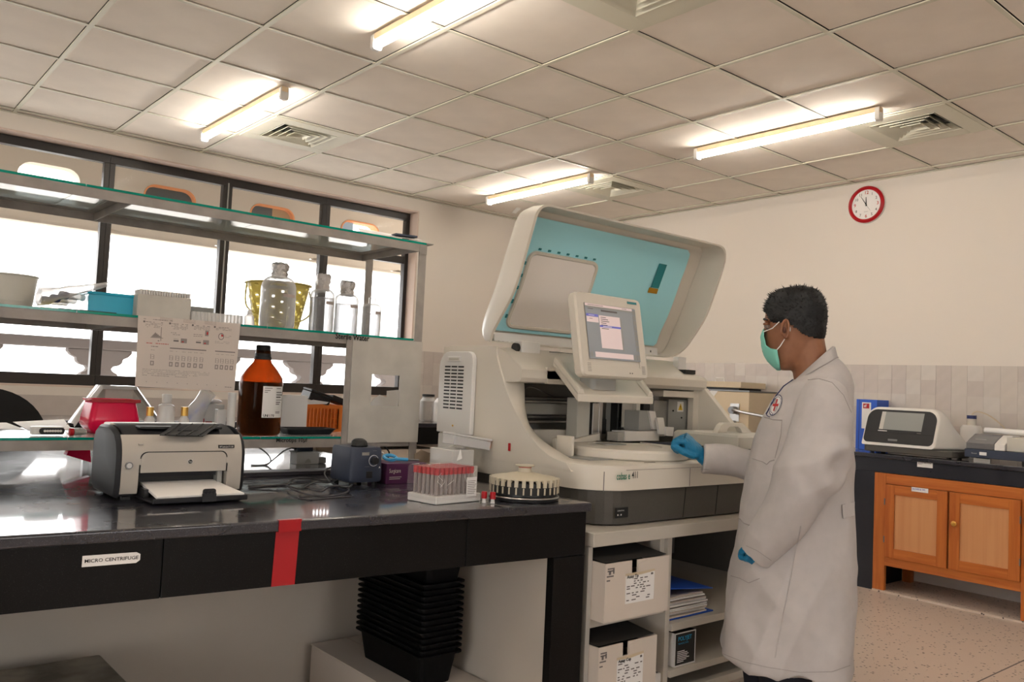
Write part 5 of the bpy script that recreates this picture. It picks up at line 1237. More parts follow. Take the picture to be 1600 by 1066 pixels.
# ================================================================ things on the bench
# ---- laser printer
pxl, pxr, pyf, pdep = .646, .994, 2.345, .245; ph = .196
pt = thing('laser_printer', 'silver and black laser printer with paper tray on the black bench', 'printer', ((pxl+pxr)/2, pyf+.12, BZ))
W = pxr-pxl
def side(y0=0): 
    """side profile in (y,z): rounded front top"""
    return [(pyf+.012, BZ+.008), (pyf+.004, BZ+.02), (pyf, BZ+.045), (pyf-.001, BZ+.11), (pyf+.003, BZ+.135), (pyf+.014, BZ+.158), (pyf+.035, BZ+.178), (pyf+.07, BZ+.190), (pyf+.11, BZ+.194), (pyf+pdep-.05, BZ+.192), (pyf+pdep-.015, BZ+.175), (pyf+pdep, BZ+.15), (pyf+pdep, BZ+.03), (pyf+pdep-.03, BZ+.008)]
sp = side(); cen = Vector((pyf+pdep/2, BZ+.1))
def shrink(P, k): return [tuple(cen+(Vector(p)-cen)*k) for p in P]
for x0_, x1_, s_ in ((pxl, pxl+.012, 1), (pxr-.012, pxr, -1)):
    R = [[(x, y, z) for y, z in shrink(sp, k)] for x, k in (((x0_, .93), (x0_+.006, .985), (x1_, 1)) if s_ > 0 else ((x0_, 1), (x1_-.006, .985), (x1_, .93)))]
    MB().ring(R, smooth=True).build('side_cover', 'printer_dark', pt, angle=40)
# silver front as an arch: left cheek, right cheek, top band
X = lambda u: pxl+.0125+(W-.025)*u
ck_w = .135
def band(u0, u1, z0, z1, m, name, y_in=.05, off=0):
    """part of the curved front between heights"""
    P_ = [p for p in smoothpts(sp[1:9], 4)]; rows = [p for p in P_ if z0 <= p[1]-BZ <= z1]; mb = MB()
    outer = [(p[0]+off, p[1]) for p in rows]; inner = [(rows[-1][0]+y_in, rows[-1][1]-.004), (rows[0][0]+y_in, rows[0][1])]
    L_ = outer+inner; mb.ring([[(X(u), y, z) for y, z in L_] for u in (u0, u1)], smooth=True); return mb.build(name, m, pt, angle=30)
band(0, ck_w, .012, .176, 'printer_silver', 'front_cheek'); band(.875, 1, .012, .176, 'printer_silver', 'front_cheek'); band(ck_w, .875, .092, .176, 'printer_silver', 'front_band')
# inset door panel with rounded top corners
mb = MB(); dp = [(X(ck_w+.012), BZ+.074), (X(.863), BZ+.074)]+[(X(.863)-.018+.018*cos(a), BZ+.128-.018+.018*sin(a)) for a in [pi/2*k/5 for k in range(6)]]+[(X(ck_w+.012)+.018-.018*sin(a), BZ+.128-.018+.018*cos(a)) for a in [pi/2*k/5 for k in range(6)]]
mb.prism(dp, lambda u, v, d: (u, d, v), pyf-.0018, pyf+.03); mb.build('front_door', 'printer_silver', pt, bevel=.0015)
MB().prism([(p[0]+(.0022 if p[0] > (pxl+pxr)/2 else -.0022), p[1]+.0022*(p[1] > BZ+.08)) for p in dp], lambda u, v, d: (u, d, v), pyf-.0009, pyf-.0002).build('door_gap', 'dark', pt)
Bx('chassis', (X(0), pyf+.05, BZ+.008), (X(1), pyf+pdep-.01, BZ+.172), 'printer_dark', pt)
Bx('inner_back', (X(ck_w), pyf+.045, BZ+.012), (X(.875), pyf+.0495, BZ+.09), 'dark', pt); Bx('inner_bar', (X(ck_w), pyf+.028, BZ+.060), (X(.875), pyf+.044, BZ+.074), 'printer_dark', pt)
Bx('inner_bar', (X(.81), pyf+.015, BZ+.02), (X(.85), pyf+.044, BZ+.073), 'grey_plastic', pt)
# rear dark bottom, feet
for u in (.08, .92): Bx('foot', (X(u)-.01, pyf+.03, BZ+.0003), (X(u)+.01, pyf+.05, BZ+.008), 'dark', pt)
for u in (.08, .92): Bx('foot', (X(u)-.01, pyf+pdep-.05, BZ+.0003), (X(u)+.01, pyf+pdep-.03, BZ+.008), 'dark', pt)
# dark top deck with output slot and flap
top_pts = smoothpts([(u, v) for u, v in ((X(.03), .0), (X(.10), -.012), (X(.9), -.012), (X(.97), .0))], 4)
mb = MB()
def onTop(x, t):   # t 0 front edge .. 1 back
    y = pyf+.022+t*.12; zz = BZ+.166+.030*sin(min(1, t)*pi/2); return (x, y, zz+.0015)
rows = [[onTop(x, t) for x in (X(.03)+.05*(1-t)*0, X(.25), X(.5), X(.75), X(.97))] for t in (0, .12, .25, .4, .6, .8, 1)]
mb.ring(rows, close=False, caps=False); mb.ring([[Vector(p)-Vector((0, 0, .004)) for p in r_] for r_ in rows], close=False, caps=False); mb.build('top_deck', 'printer_dark', pt)
Bx('output_slot', (X(.17), pyf+.05, BZ+.1868), (X(.87), pyf+.12, BZ+.1935), 'dark', pt, bevel=.002)
for x_ in (0,): Bx('top_cover', (X(.01), pyf+.146, BZ+.170), (X(.99), pyf+pdep-.03, BZ+.1965), 'printer_silver', pt, bevel=.006, seg=3)
mb = MB(); 
for k in range(40): mb.box((X(.12)+k*.0062, pyf+.141, BZ+.1935), (X(.12)+k*.0062+.003, pyf+.1445, BZ+.1975))
mb.build('ribs', 'printer_dark', pt)
# folding exit flap
fl0 = [(X(.40), pyf+.01, BZ+.162), (X(.77), pyf+.01, BZ+.162), (X(.89), pyf+.045, BZ+.212), (X(.50), pyf+.045, BZ+.208)]
fl0 = [tuple(PY(pyf-.004, 249, 681)), tuple(PY(pyf-.004, 317, 683)), tuple(PY(pyf+.06, 343, 665)), tuple(PY(pyf+.06, 272, 664))]
n_ = Vector((0, -.6, .8))
MB().ring([[Vector(p) for p in fl0], [Vector(p)+n_*.004 for p in fl0]], smooth=False).build('exit_flap', 'black_plastic', pt, bevel=.001)
for u in (.12, .38, .62, .88):
    a = Vector(fl0[0]).lerp(Vector(fl0[1]), u); b = Vector(fl0[3]).lerp(Vector(fl0[2]), u); MB().cyl(a+n_*.005, b+n_*.005, .0022, n=6).build('flap_rib', 'dark', pt)
a = Vector(fl0[0]).lerp(Vector(fl0[3]), .6); b = Vector(fl0[1]).lerp(Vector(fl0[2]), .6)
MB().prism(rrect(.25, .35, .7, .85, .1, 4), lambda u, v, d: tuple(Vector(fl0[0]).lerp(Vector(fl0[1]), u).lerp(Vector(fl0[3]).lerp(Vector(fl0[2]), u), v)+n_*d), .0045, .006).build('flap_panel', 'printer_dark', pt)
# button, badge, logo
MB().cyl((X(.055), pyf-.006, BZ+.095), (X(.055), pyf+.002, BZ+.095), .0095, n=24).build('button_ring', 'dark_steel', pt); MB().cyl((X(.055), pyf-.0075, BZ+.095), (X(.055), pyf-.0055, BZ+.095), .0065, n=24).build('power_button', 'steel', pt)
Bx('name_badge', (X(.79), pyf+.0015, BZ+.137), (X(.93), pyf+.012, BZ+.146), 'dark', pt); text('HP LaserJet P1108', .0062, (X(.795), pyf+.001, BZ+.1393), (1, 0, 0), (0, 0, 1), 'white_paper', pt, sx=.85)
lg = Bx('logo_plate', (X(.525), pyf-.0032, BZ+.096), (X(.570), pyf-.0019, BZ+.108), 'steel', pt, bevel=.0008)
MB().cyl((X(.5475), pyf-.0040, BZ+.102), (X(.5475), pyf-.0033, BZ+.102), .0054, n=24).build('logo_disc', 'dark', lg); text('hp', .0085, (X(.5475), pyf-.0041, BZ+.0995), (1, 0, 0), Vector((.15, 0, 1)), 'steel', lg, align='CENTER', off=.0003)
Bx('catch', (X(.125), pyf+.004, BZ+.147), (X(.165), pyf+.014, BZ+.152), 'printer_silver', pt, bevel=.001)
# input tray with paper and slider
Bx('input_tray', (X(.16), pyf-.10, BZ+.005), (X(.85), pyf+.045, BZ+.012), 'printer_dark', pt, bevel=.003)
Bx('tray_lip', (X(.16), pyf-.106, BZ+.005), (X(.94), pyf-.098, BZ+.019), 'printer_dark', pt, bevel=.003); Bx('tray_floor', (X(.851), pyf-.097, BZ+.005), (X(.93), pyf-.005, BZ+.010), 'printer_dark', pt)
mb = MB(); mb.ring([[(X(.20), pyf-.095, BZ+.0165+d), (X(.92), pyf-.095, BZ+.0165+d), (X(.80), pyf+.04, BZ+.040+d), (X(.19), pyf+.04, BZ+.040+d)] for d in (0, .006)], smooth=False); mb.build('paper_stack', 'white_paper', pt)
Bx('paper_stop', (X(.545), pyf-.113, BZ+.006), (X(.66), pyf-.1065, BZ+.028), 'black_plastic', pt, bevel=.001)
MB().prism(rrect(X(.55), BZ+.022, X(.655), BZ+.040, .006, 4), lambda u, v, d: (u, d, v), pyf-.112, pyf-.106).build('paper_stop_grip', 'black_plastic', pt)
for k in range(3): MB().cyl((X(.57+.03*k), pyf-.1135, BZ+.031), (X(.57+.03*k), pyf-.1118, BZ+.031), .004, n=10).build('grip_knob', 'printer_dark', pt)
for u, s_ in ((.165, 1), (.83, -1)): Bx('paper_guide', (X(u), pyf-.03, BZ+.0125), (X(u)+.012, pyf+.03, BZ+.034), 'black_plastic', pt, bevel=.001)
# ---- pink bag hanging by the lower shelf, beside the printer
q_ = [PY(3.14, *q) for q in ((114, 688), (140, 688), (140, 722), (120, 716), (103, 711))]
pk = thing('pink_bag', 'shiny pink-red plastic bag hanging below the lower shelf left of printer', 'bag', (q_[0].x, 3.15, BZ)); mb = MB()
mb.ring([[Vector((p.x, yy+.008*sin(k*2.3), max(BZ+.001, p.z))) for k, p in enumerate(q_)] for yy in (3.13, 3.17)], smooth=False); mb.build('bag', 'pink_bag', pk)

# ---- vortex mixer
c = PZ(BZ, 565, 760); vx0 = PY(c.y, 546, 755).x; vx1 = PY(c.y, 597, 757).x; vy = c.y-.0; H = lambda q: HZ((vx0+vx1)/2, vy, q)-BZ
vm = thing('vortex_mixer', 'blue-grey vortex mixer with a round dial and black cup on top', 'mixer', ((vx0+vx1)/2, vy+.06, BZ)); hh = H(700); xm = (vx0+vx1)/2; hw = (vx1-vx0)/2
def sec(k, z, d=.0): return [(xm+u, v, BZ+z) for u, v in rrect(-hw*k, vy+(1-k)*.05+d, hw*k, vy+.14-(1-k)*.05, .012, 4)]
MB().ring([sec(.93, .012), sec(1, .018), sec(1, .030), sec(.985, hh*.55), sec(.955, hh*.96), sec(.90, hh)], smooth=True).build('casing', 'navy_plastic', vm, angle=40)
for u in (-.7, .7):
    for v in (.02, .12): MB().cyl((xm+hw*u, vy+v, BZ+.0003), (xm+hw*u, vy+v, BZ+.013), .008, n=12).build('foot', 'dark', vm)
fc = lambda u, v, d=0: Vector((xm+hw*u, vy+.0015+(v)*.0035-d, BZ+v*hh))
g('panel_blue', (.05, .065, .11), .4)
MB().ring([[fc(a, b, d) for a, b in ((-.35, .35), (.88, .35), (.88, .93), (-.42, .93))] for d in (0, .0022)], smooth=False).build('control_panel', 'panel_blue', vm, bevel=.001)
MB().ring([[fc(a, b, d) for a, b in ((-.32, .80), (.12, .80), (.12, .88), (-.32, .88))] for d in (.0023, .003)], smooth=False).build('name_plate', 'steel', vm); 
kn = fc(.40, .66, .003); MB().cyl(kn, kn-Vector((0, .001, 0)), .0185, n=28).build('dial_ring', 'white_paper', vm); MB().cyl(kn-Vector((0, .001, 0)), kn-Vector((0, .0016, 0)), .0168, n=28).build('dial_face', 'panel_blue', vm); MB().cyl(kn-Vector((0, .0016, 0)), kn-Vector((0, .016, 0)), .0135, .0115, n=24).build('dial_knob', 'black_plastic', vm)
MB().ring([[fc(a, b, d) for a, b in ((-.02, .20), (.34, .20), (.34, .38), (-.02, .38))] for d in (.0023, .0045)], smooth=False).build('rocker_switch', 'black_plastic', vm, bevel=.001)
text('· · ·', .012, fc(-.12, .47, .0028), (1, 0, 0), (0, 0, 1), 'white_paper', vm, off=.0); text('▲', .008, fc(.72, .46, .0028), (1, 0, 0), (0, 0, 1), 'white_paper', vm, off=0); text('· · ·', .010, fc(.35, .89, .0028), (1, 0, 0), (0, 0, 1), 'white_paper', vm, off=0)
MB().lathe([(.026, hh-.002), (.030, hh+.004), (.026, hh+.018), (.019, hh+.024), (.014, hh+.026), (.008, hh+.018), (.001, hh+.017)], (xm-.002, vy+.055, BZ), 8).build('rubber_cup', 'dark', vm)

# ---- cables coiled on the bench
def cable(name, label, pts, r, m, z=BZ):
    P_ = [PZ(z+r+(q[2] if len(q) > 2 else 0), q[0], q[1]) for q in pts]; o = MB().tube(smoothpts(P_, 7), r, n=8).build(name, m); tag(o, label, 'cable', 'loose cables on the bench'); return o
cable('cable', 'black cable looping over the top of the coil left of the mixer', [(388, 760, 0), (420, 758.5, 0), (447, 757, 0), (455, 750, .004), (470, 747.5, .006), (490, 748.5, .006), (505, 752, .006), (520, 751, .006), (533, 742, .006)], .0032, 'black_plastic')
cable('cable', 'grey cable curling back towards the mixer base', [(388, 762.5, 0), (430, 758.5, .006), (447, 759, .007), (462, 767, .008), (490, 774, .0), (520, 775, .002), (540, 770, .004), (545, 764, .004), (535, 760, .006), (515, 761, .010), (500, 768, .012), (475, 762, .010)], .0028, 'duct_dark')
cable('cable', 'black cable forming the tall loop beside the mixer', [(533, 733, .03), (515, 731, .03), (507, 740, .02), (515, 752, .01), (530, 760, .004), (545, 761, .012), (550, 758, .012)], .0028, 'black_plastic')
cable('cable', 'thin grey cable lying lowest in front of the coil', [(466, 772, 0), (468, 779, 0), (490, 781, 0), (520, 778, 0), (548, 776, 0)], .002, 'duct_dark')
cable('cable', 'brown-black cable crossing the middle of the coil', [(452, 760, .012), (470, 764, .014), (485, 757, .014), (500, 753.5, .014), (515, 754, .012), (530, 748, .012)], .0025, 'black_plastic')
# cable from printer to socket
def wire(name, label, P_, r, m): o = MB().tube(smoothpts(P_, 8), r, n=8).build(name, m); tag(o, label, 'cable', 'cables behind the printer'); return o
wire('cable', 'grey cable rising from behind the printer to the socket block', [PY(3.10, 392, 727), PY(3.10, 415, 726), PY(3.12, 430, 716), PY(3.14, 445, 704), PY(3.15, 462, 699)], .0028, 'grey_plastic')
wire('cable', 'grey cable hanging in a bow right of the printer', [PY(3.10, 390, 695), PY(3.10, 405, 700), PY(3.10, 418, 710), PY(3.10, 423, 720), PY(3.10, 416, 727), PY(3.10, 400, 727.5)], .0028, 'grey_plastic')
wire('cable', 'black cable bending down behind the vortex mixer', [PY(3.15, 588, 697), PY(3.15, 600, 698), PY(3.15, 608, 707), PY(3.15, 607, 716), PY(3.13, 620, 722)], .0035, 'black_plastic')
# socket block with plug, standing behind the duct
a = PY(3.10, 463, 726); b = PY(3.10, 498, 726); sk_ = thing('socket_block', 'white power socket block with a dark plug on top behind the duct', 'socket', ((a.x+b.x)/2, 3.12, BZ)); h = HZ(a.x, 3.10, 708)-BZ
Bx('block', (a.x, 3.10, BZ+.0005), (b.x, 3.16, BZ+h), 'white_plastic', sk_, bevel=.002); Bx('top_plate', (a.x-.004, 3.095, BZ+h+.0003), (b.x+.010, 3.165, BZ+h+.004), 'white_plastic', sk_, bevel=.001)
Bx('plug', (a.x+.008, 3.11, BZ+h+.0043), (b.x-.022, 3.15, BZ+h+.028), 'navy_plastic', sk_, bevel=.004); MB().cyl((a.x-.012, 3.13, BZ+h+.020), (a.x+.008, 3.13, BZ+h+.018), .004, .007, n=10).build('plug_boot', 'dark', sk_)
MB().prism([(a.x+.05+.012*cos(t_/8*pi), BZ+.006+.016*sin(t_/8*pi)) for t_ in range(9)], lambda u, v, d: (u, d, v), 3.0985, 3.0995).build('dial', 'cream_shade', sk_)
Bx('cable_bundle', (b.x+.003, 3.11, BZ+.0005), (1.66, 3.14, BZ+.026), 'grey_plastic', thing('adapter', 'long dark power adapter lying right of the socket block', 'adapter', (1.5, 3.12, BZ)), bevel=.006)
wtb = thing('white_box_lying', 'small white medical packet lying under the cover board', 'packet', (1.9, 3.2, BZ)); MB().prism(rrect(1.86, 3.18, 1.98, 3.24, .015, 4), lambda u, v, d: (u, v, d), BZ+.0005, BZ+.035).build('packet', 'white_plastic', wtb, bevel=.006)

# ---- purple glove box with a blue glove peeking out
c = PZ(BZ, 605, 757); px0_ = PY(c.y, 603, 755).x; z_t = HZ(px0_, c.y, 725)-BZ
gb = thing('glove_box', 'dark purple printed carton with blue glove on top beside the mixer', 'box', (px0_+.07, c.y+.05, BZ)); yb0_ = c.y
Bx('carton', (px0_, yb0_, BZ+.0005), (px0_+.16, yb0_+.12, BZ+z_t), 'purple_card', gb, bevel=.001)
text('Surgicare', .020, (px0_+.010, yb0_-.0004, BZ+z_t*.55), (1, 0, 0), (0, 0, 1), 'cream_plastic', gb, sx=.62); MB().box((px0_+.012, yb0_-.0007, BZ+.016), (px0_+.055, yb0_-.0002, BZ+.018)).box((px0_+.012, yb0_-.0007, BZ+.022), (px0_+.060, yb0_-.0002, BZ+.024)).build('printed_text', 'cream_shade', gb)
g('scissor_blue', (.05, .35, .65), .4)
sc2 = thing('blue_tape_dispenser', 'bright blue scissor handles and dark blades on the purple box', 'scissors', (px0_+.09, yb0_+.06, BZ+z_t))
mb = MB(); n_ = 20; cx_, cy_ = px0_+.055, yb0_+.07
mb.ring([[(cx_+(.024+.006*cos(b_))*cos(2*pi*i/n_), cy_+(.017+.006*cos(b_))*sin(2*pi*i/n_)*.8, BZ+z_t+.0065+.006*sin(b_)+.014*(1+sin(2*pi*i/n_))*.5) for b_ in [2*pi*k/8 for k in range(8)]] for i in range(n_+1)], caps=False); mb.build('handle_ring', 'scissor_blue', sc2)
MB().tube([(cx_+.02, cy_-.01, BZ+z_t+.009), (cx_+.06, cy_-.02, BZ+z_t+.007)], .006, n=8).build('handle', 'scissor_blue', sc2); MB().tube([(cx_+.06, cy_-.02, BZ+z_t+.006), (cx_+.10, cy_-.03, BZ+z_t+.005)], .004, n=6).build('blade', 'dark_steel', sc2)
# brown card flap standing behind
q_ = [PY(2.62, *q) for q in ((648, 710), (660, 703), (673, 708), (690, 710), (697, 712), (698, 716), (693, 722), (680, 728), (655, 725))]
bc = thing('brown_card', 'bent brown cardboard flap standing behind the red-capped tubes', 'card', (q_[0].x, 2.64, BZ)); MB().prism([(p.x, p.z) for p in q_]+[(q_[-1].x, BZ+.001), (q_[-1].x-.02, BZ+.001)], lambda u, v, d: (u, d+(u-q_[0].x)*.2, v), 2.62, 2.624).build('card', 'cardboard', bc)

# ---- rack of red-capped tubes in film
R0 = [PZ(BZ, 627, 780), PZ(BZ, 681, 790), PZ(BZ, 751, 783)]
o0 = R0[1]; ux = (R0[2]-R0[1]); Lx = ux.length; ux.normalize(); uy = Vector((-ux.y, ux.x, 0)); Ly = .125
tr_ = thing('tube_rack', 'white foam tray of red-capped blood tubes wrapped in clear film', 'rack', tuple(o0))
def rp(a, b, z): return o0+ux*a+uy*b+Vector((0, 0, z))
def obx(name, a0, a1, b0, b1, z0, z1, m, bevel=.001, parent=tr_): return MB().ring([[rp(a, b, z) for a, b in ((a0, b0), (a1, b0), (a1, b1), (a0, b1))] for z in (z0, z1)], smooth=False).build(name, m, parent, bevel)
obx('foam_tray', 0, Lx, 0, Ly, .0005, .024, 'white_plastic', .003)
ht_ = HZ(o0.x, o0.y, 733)-BZ; nx_, ny_ = 9, 6; stp = Lx*.86/nx_
tube_me = None; ORD = 'first second third fourth fifth sixth seventh eighth ninth'.split(); ORD2 = 'front second third fourth fifth rear'.split()
for i in range(nx_):
    for j in range(ny_):
        a = Lx*.03+stp*(i+.5); b = .008+(Ly-.016)*(j+.5)/ny_; p = rp(a, b, .0245)
        t = bpy.data.objects.new('blood_tube', None); 
        if tube_me is None:
            mb = MB(); mb.m('tube_clear').cyl((0, 0, 0), (0, 0, ht_-.0445), .0055, n=10); mb.m('red_plastic').cyl((0, 0, ht_-.0445), (0, 0, ht_-.0245), .0082, n=12)
            o = mb.build('tube', None, None, local=True); tube_me = o.data; bpy.data.objects.remove(o)
        o = bpy.data.objects.new('blood_tube', tube_me); C.objects.link(o); o.location = p
        tag(o, 'red-capped tube, %s from the left in the %s row of the wrapped tray' % (ORD[i], ORD2[j]), 'tube', 'red-capped tubes in the wrapped tray')
# film over the caps
f0 = .0; zt2 = ht_+.003
mb = MB(); rings = []; R = random.Random(4)
P_ = [(-.002, -.002), (Lx*.3, -.003), (Lx*.6, -.003), (Lx*.90, -.002), (Lx*.905, Ly*.5), (Lx*.90, Ly+.002), (Lx*.45, Ly+.003), (-.002, Ly+.002), (-.003, Ly*.5)]
for z, q in ((.012, 1.0), (.03, 1.01), (ht_*.6, .985), (zt2-.008, .985), (zt2, .95)): rings.append([rp(Lx*.45+(a-Lx*.45)*q*(1+R.uniform(-.012, .012)), Ly/2+(b-Ly/2)*q*(1+R.uniform(-.02, .02)), z+R.uniform(-.0015, .0015)) for a, b in P_])
mb.ring(rings, caps=True, smooth=False); mb.build('film', 'clear_film', tr_)
MB().ring([[rp(Lx*(.62+.001*k), -.0065, zz) for k in (0, 230)]+[rp(Lx*.85, -.0055, zz) for k in (0,)] for zz in (.018, ht_*.72)], close=False, caps=False).build('paper_label', 'white_paper', tr_)
for k in range(8): MB().ring([[rp(Lx*.64, -.0072, .026+k*.0052), rp(Lx*(.80+.02*((k*7) % 3)), -.0072, .026+k*.0052)], [rp(Lx*.64, -.0072, .0275+k*.0052), rp(Lx*(.80+.02*((k*7) % 3)), -.0072, .0275+k*.0052)]], close=False, caps=False).build('label_line', 'grey_ink', tr_)
# loose tube, and two red caps
def cap_tube(px, py, h, label):
    p = PZ(BZ, px, py); t = thing('red_cap_vial', label, 'vial', tuple(p), group='loose red-capped vials'); MB().lathe([(.0065, .0005), (.0065, .004), (.0058, .006), (.0058, h*.45)], (p.x, p.y, BZ), 14).build('glass', 'milky', t)
    MB().lathe([(.0085, h*.40), (.0085, h*.97), (.0075, h), (.001, h)], (p.x, p.y, BZ), 18).build('cap', 'red_plastic', t)
cap_tube(756, 786, .034, 'short red-capped vial touching the corner of the white foam tray'); cap_tube(769.5, 787, .034, 'short red-capped vial standing alone between tray and rotor')
# ---- rotor carousel
c = PZ(BZ, 829, 785); rc_x, rc_y = c.x+.5*.10*.643, c.y+.10*.766*.9; s = mpp(rc_x, rc_y); Rr = 55*s; H = lambda q: HZ(rc_x, rc_y-Rr*.6, q)-BZ
ro = thing('sample_rotor', 'round cream and black sample rotor with a knob on top', 'rotor', (rc_x, rc_y, BZ)); h1 = .070
g('rotor_cream', (.56, .50, .38), .4)
MB().lathe([(Rr*.90, .0005), (Rr*.98, .002), (Rr*.99, .009), (Rr*.90, .010)], (rc_x, rc_y, BZ), 56).build('base_ring', 'black_plastic', ro); MB().lathe([(Rr*.985, .0095), (Rr*.995, .012), (Rr*.985, .0145), (Rr*.80, .015)], (rc_x, rc_y, BZ), 56).build('base_band', 'steel', ro)
MB().lathe([(Rr*.80, .0155), (Rr*.93, .017), (Rr*.93, .024), (Rr*.75, .026)], (rc_x, rc_y, BZ), 56).build('lower_ring', 'black_plastic', ro)
MB().lathe([(Rr*.72, .026), (Rr*.74, .036), (Rr*.85, .038), (Rr*.86, h1-.010), (Rr*.80, h1-.009)], (rc_x, rc_y, BZ), 56).build('drum', 'dark', ro)
MB().lathe([(Rr*.80, h1-.006), (Rr*.93, h1-.005), (Rr*.935, h1-.002), (Rr*.88, h1), (Rr*.62, h1+.003), (Rr*.55, h1+.006), (Rr*.30, h1+.012), (Rr*.20, h1+.013)], (rc_x, rc_y, BZ), 56).build('top_plate', 'rotor_cream', ro)
kz = h1+.013; MB().lathe([(Rr*.20, kz), (Rr*.185, kz+.006), (Rr*.185, kz+.017), (Rr*.27, kz+.019), (Rr*.28, kz+.022), (Rr*.1, kz+.024), (.001, kz+.024)], (rc_x, rc_y, BZ), 28).build('knob', 'rotor_cream', ro); MB().lathe([(Rr*.188, kz+.0145), (Rr*.188, kz+.0165)], (rc_x, rc_y, BZ), 28).build('knob_ring', 'red_plastic', ro)
NS = 30
blk = None
for k in range(NS):
    a = 2*pi*k/NS
    if blk is None:
        mb = MB(); mb.m('rotor_cream').box((Rr*.90, -.0056, h1-.024), (Rr*1.0, .0056, h1-.0025)); o = mb.build('holder', None, None, local=True, bevel=0); blk = o.data; bpy.data.objects.remove(o)
        mb = MB(); mb.m('rotor_cream').box((Rr*.96, -.0022, h1-.046), (Rr*.99, .0022, h1-.026)); o = mb.build('blade', None, None, local=True); bl2 = o.data; bpy.data.objects.remove(o)
    for nm, me_ in (('holder', blk), ('blade', bl2)):
        o = bpy.data.objects.new(nm, me_); C.objects.link(o); o.parent = ro; o.rotation_euler = (0, 0, a)
MB().lathe([(Rr*.86, h1-.048), (Rr*.95, h1-.047), (Rr*.955, h1-.012), (Rr*.86, h1-.0065)], (rc_x, rc_y, BZ), 56).build('dark_ring', 'dark', ro)
# ---- grey case with translucent trays behind
q0_, q1_ = PY(2.42, 705, 762), PY(2.42, 830, 760); gc = thing('grey_case', 'grey translucent case with papers taped on it behind the rotor', 'case', (1.82, 2.47, BZ))
gx0, gx1 = PY(2.42, 705, 750).x, 1.90; hz_ = HZ(gx0, 2.42, 700)-BZ
Bx('case_body', (gx0, 2.42, BZ+.0005), (gx1, 2.56, BZ+hz_*.45), 'grey_cover', gc, bevel=.003); gc.children[0].data.materials[0] = G['cream_shade']
Bx('lid', (gx0, 2.42, BZ+hz_*.455), (gx1-.02, 2.56, BZ+hz_*.93), 'grey_cover', gc, bevel=.003)
MB().prism([(gx0+.0, hz_*.35), (gx0+.09, hz_*.27), (gx0+.09, hz_*.12), (gx0, hz_*.12)], lambda u, v, d: (u, d, BZ+v), 2.4185, 2.4195).build('paper', 'white_paper', gc)
MB().ring([[(gx0+.018, 2.418, BZ+hz_*.62), (gx0+.030, 2.405, BZ+hz_*.70), (gx0+.032, 2.418, BZ+hz_*.95)], [(gx0+.019, 2.416, BZ+hz_*.62), (gx0+.031, 2.403, BZ+hz_*.70), (gx0+.033, 2.416, BZ+hz_*.95)]], smooth=False).build('paper_curl', 'white_paper', gc)
t0_ = thing('clear_tray', 'translucent white tray of tubes lying tilted on the grey case', 'tray', (1.84, 2.48, BZ+hz_)); mx = Matrix.Translation((gx0+.100, 2.47, BZ+hz_*.95+.022)) @ Matrix.Rotation(.14, 4, 'Y')
MB().box((-.085, -.035, -.018), (.085, .035, .016), mx).build('tray', 'bag_film', t0_, bevel=.003); MB().box((-.088, -.038, .0165), (.088, .038, .024), mx).build('rim', 'milky', t0_, bevel=.002)
mb = MB()
for i in range(10): mb.cyl(mx @ Vector((-.072+.016*i, -.020, -.015)), mx @ Vector((-.072+.016*i, -.020, .012)), .005, n=8)
tag(mb.build('tubes', 'milky', t0_), kind='stuff')

# ---- chair behind the bench, jar and box by the window counter
ch = thing('office_chair', 'black curved office chair back at the left edge behind the bench', 'chair', (.35, 4.6, 0))
cxx = PY(4.6, -30, 640).x; zt_c = PY(4.6, 0, 612).z
mb = MB(); ol_ = []; 
for k in range(25): a = pi*k/24; ol_.append((cxx+.30*cos(a)*(1), .72+(zt_c+.02-.72)*(sin(a)**.75)))
mb.ring([[(u*1, yy+.05*((u-cxx)/.3)**2, v) for u, v in ol_] for yy in (4.56, 4.58, 4.62, 4.64)], smooth=True); mb.build('backrest', 'dark', ch, angle=50)
Bx('back_post', (cxx-.03, 4.64, .45), (cxx+.03, 4.665, .80), 'black_plastic', ch); 
MB().prism(rrect(cxx-.25, 4.58+.06, cxx+.25, 5.08, .08, 5), lambda u, v, d: (u, v, d), .43, .50).build('seat', 'dark', ch, bevel=.015)
MB().cyl((cxx, 4.86, .10), (cxx, 4.86, .43), .03).build('gas_post', 'dark_steel', ch)
for k in range(5): a = 2*pi*k/5; MB().tube([(cxx, 4.86, .11), (cxx+.28*cos(a), 4.86+.28*sin(a), .07)], [.022, .014], n=8).build('leg', 'black_plastic', ch); MB().cyl((cxx+.28*cos(a)-.012, 4.86+.28*sin(a), .03), (cxx+.28*cos(a)+.012, 4.86+.28*sin(a), .03), .03, n=14).build('castor', 'dark', ch)
def jar(px, w_px, yt, label, m='milky', yy=5.95, lid=None, z=.871):
    x = PY(yy, px, 650).x; s = mpp(x, yy); r = w_px/2*s; h = HZ(x, yy, yt)-z; t = thing('storage_jar', label, 'jar', (x, yy, z)); MB().lathe([(r*.92, .0005), (r, .01), (r, h*.82), (r*.7, h*.95), (r*.7, h)], (x, yy, z), 24).build('jar_body', m, t)
    if lid: MB().lathe([(r*.75, h), (r*.75, h+.02), (.001, h+.021)], (x, yy, z), 20).build('lid', lid, t)
jar(668, 26, 620, 'clear jar with a dark lid on the window counter', 'clear_glass', lid='dark'); jar(689, 24, 622, 'milky white plastic jar on the window counter left of the analyzer', 'milky', yy=5.80)
a = PY(5.5, 645, 680); wbx = thing('white_drawer_box', 'plain cream box on the floor under the window counter', 'box', (4.0, 5.85, 0)); Bx('carton', (3.45, 5.66, 0), (4.02, 6.1, .66), 'box_white', wbx, bevel=.004)
# ================================================================ right-hand counter things
RZ = .8725
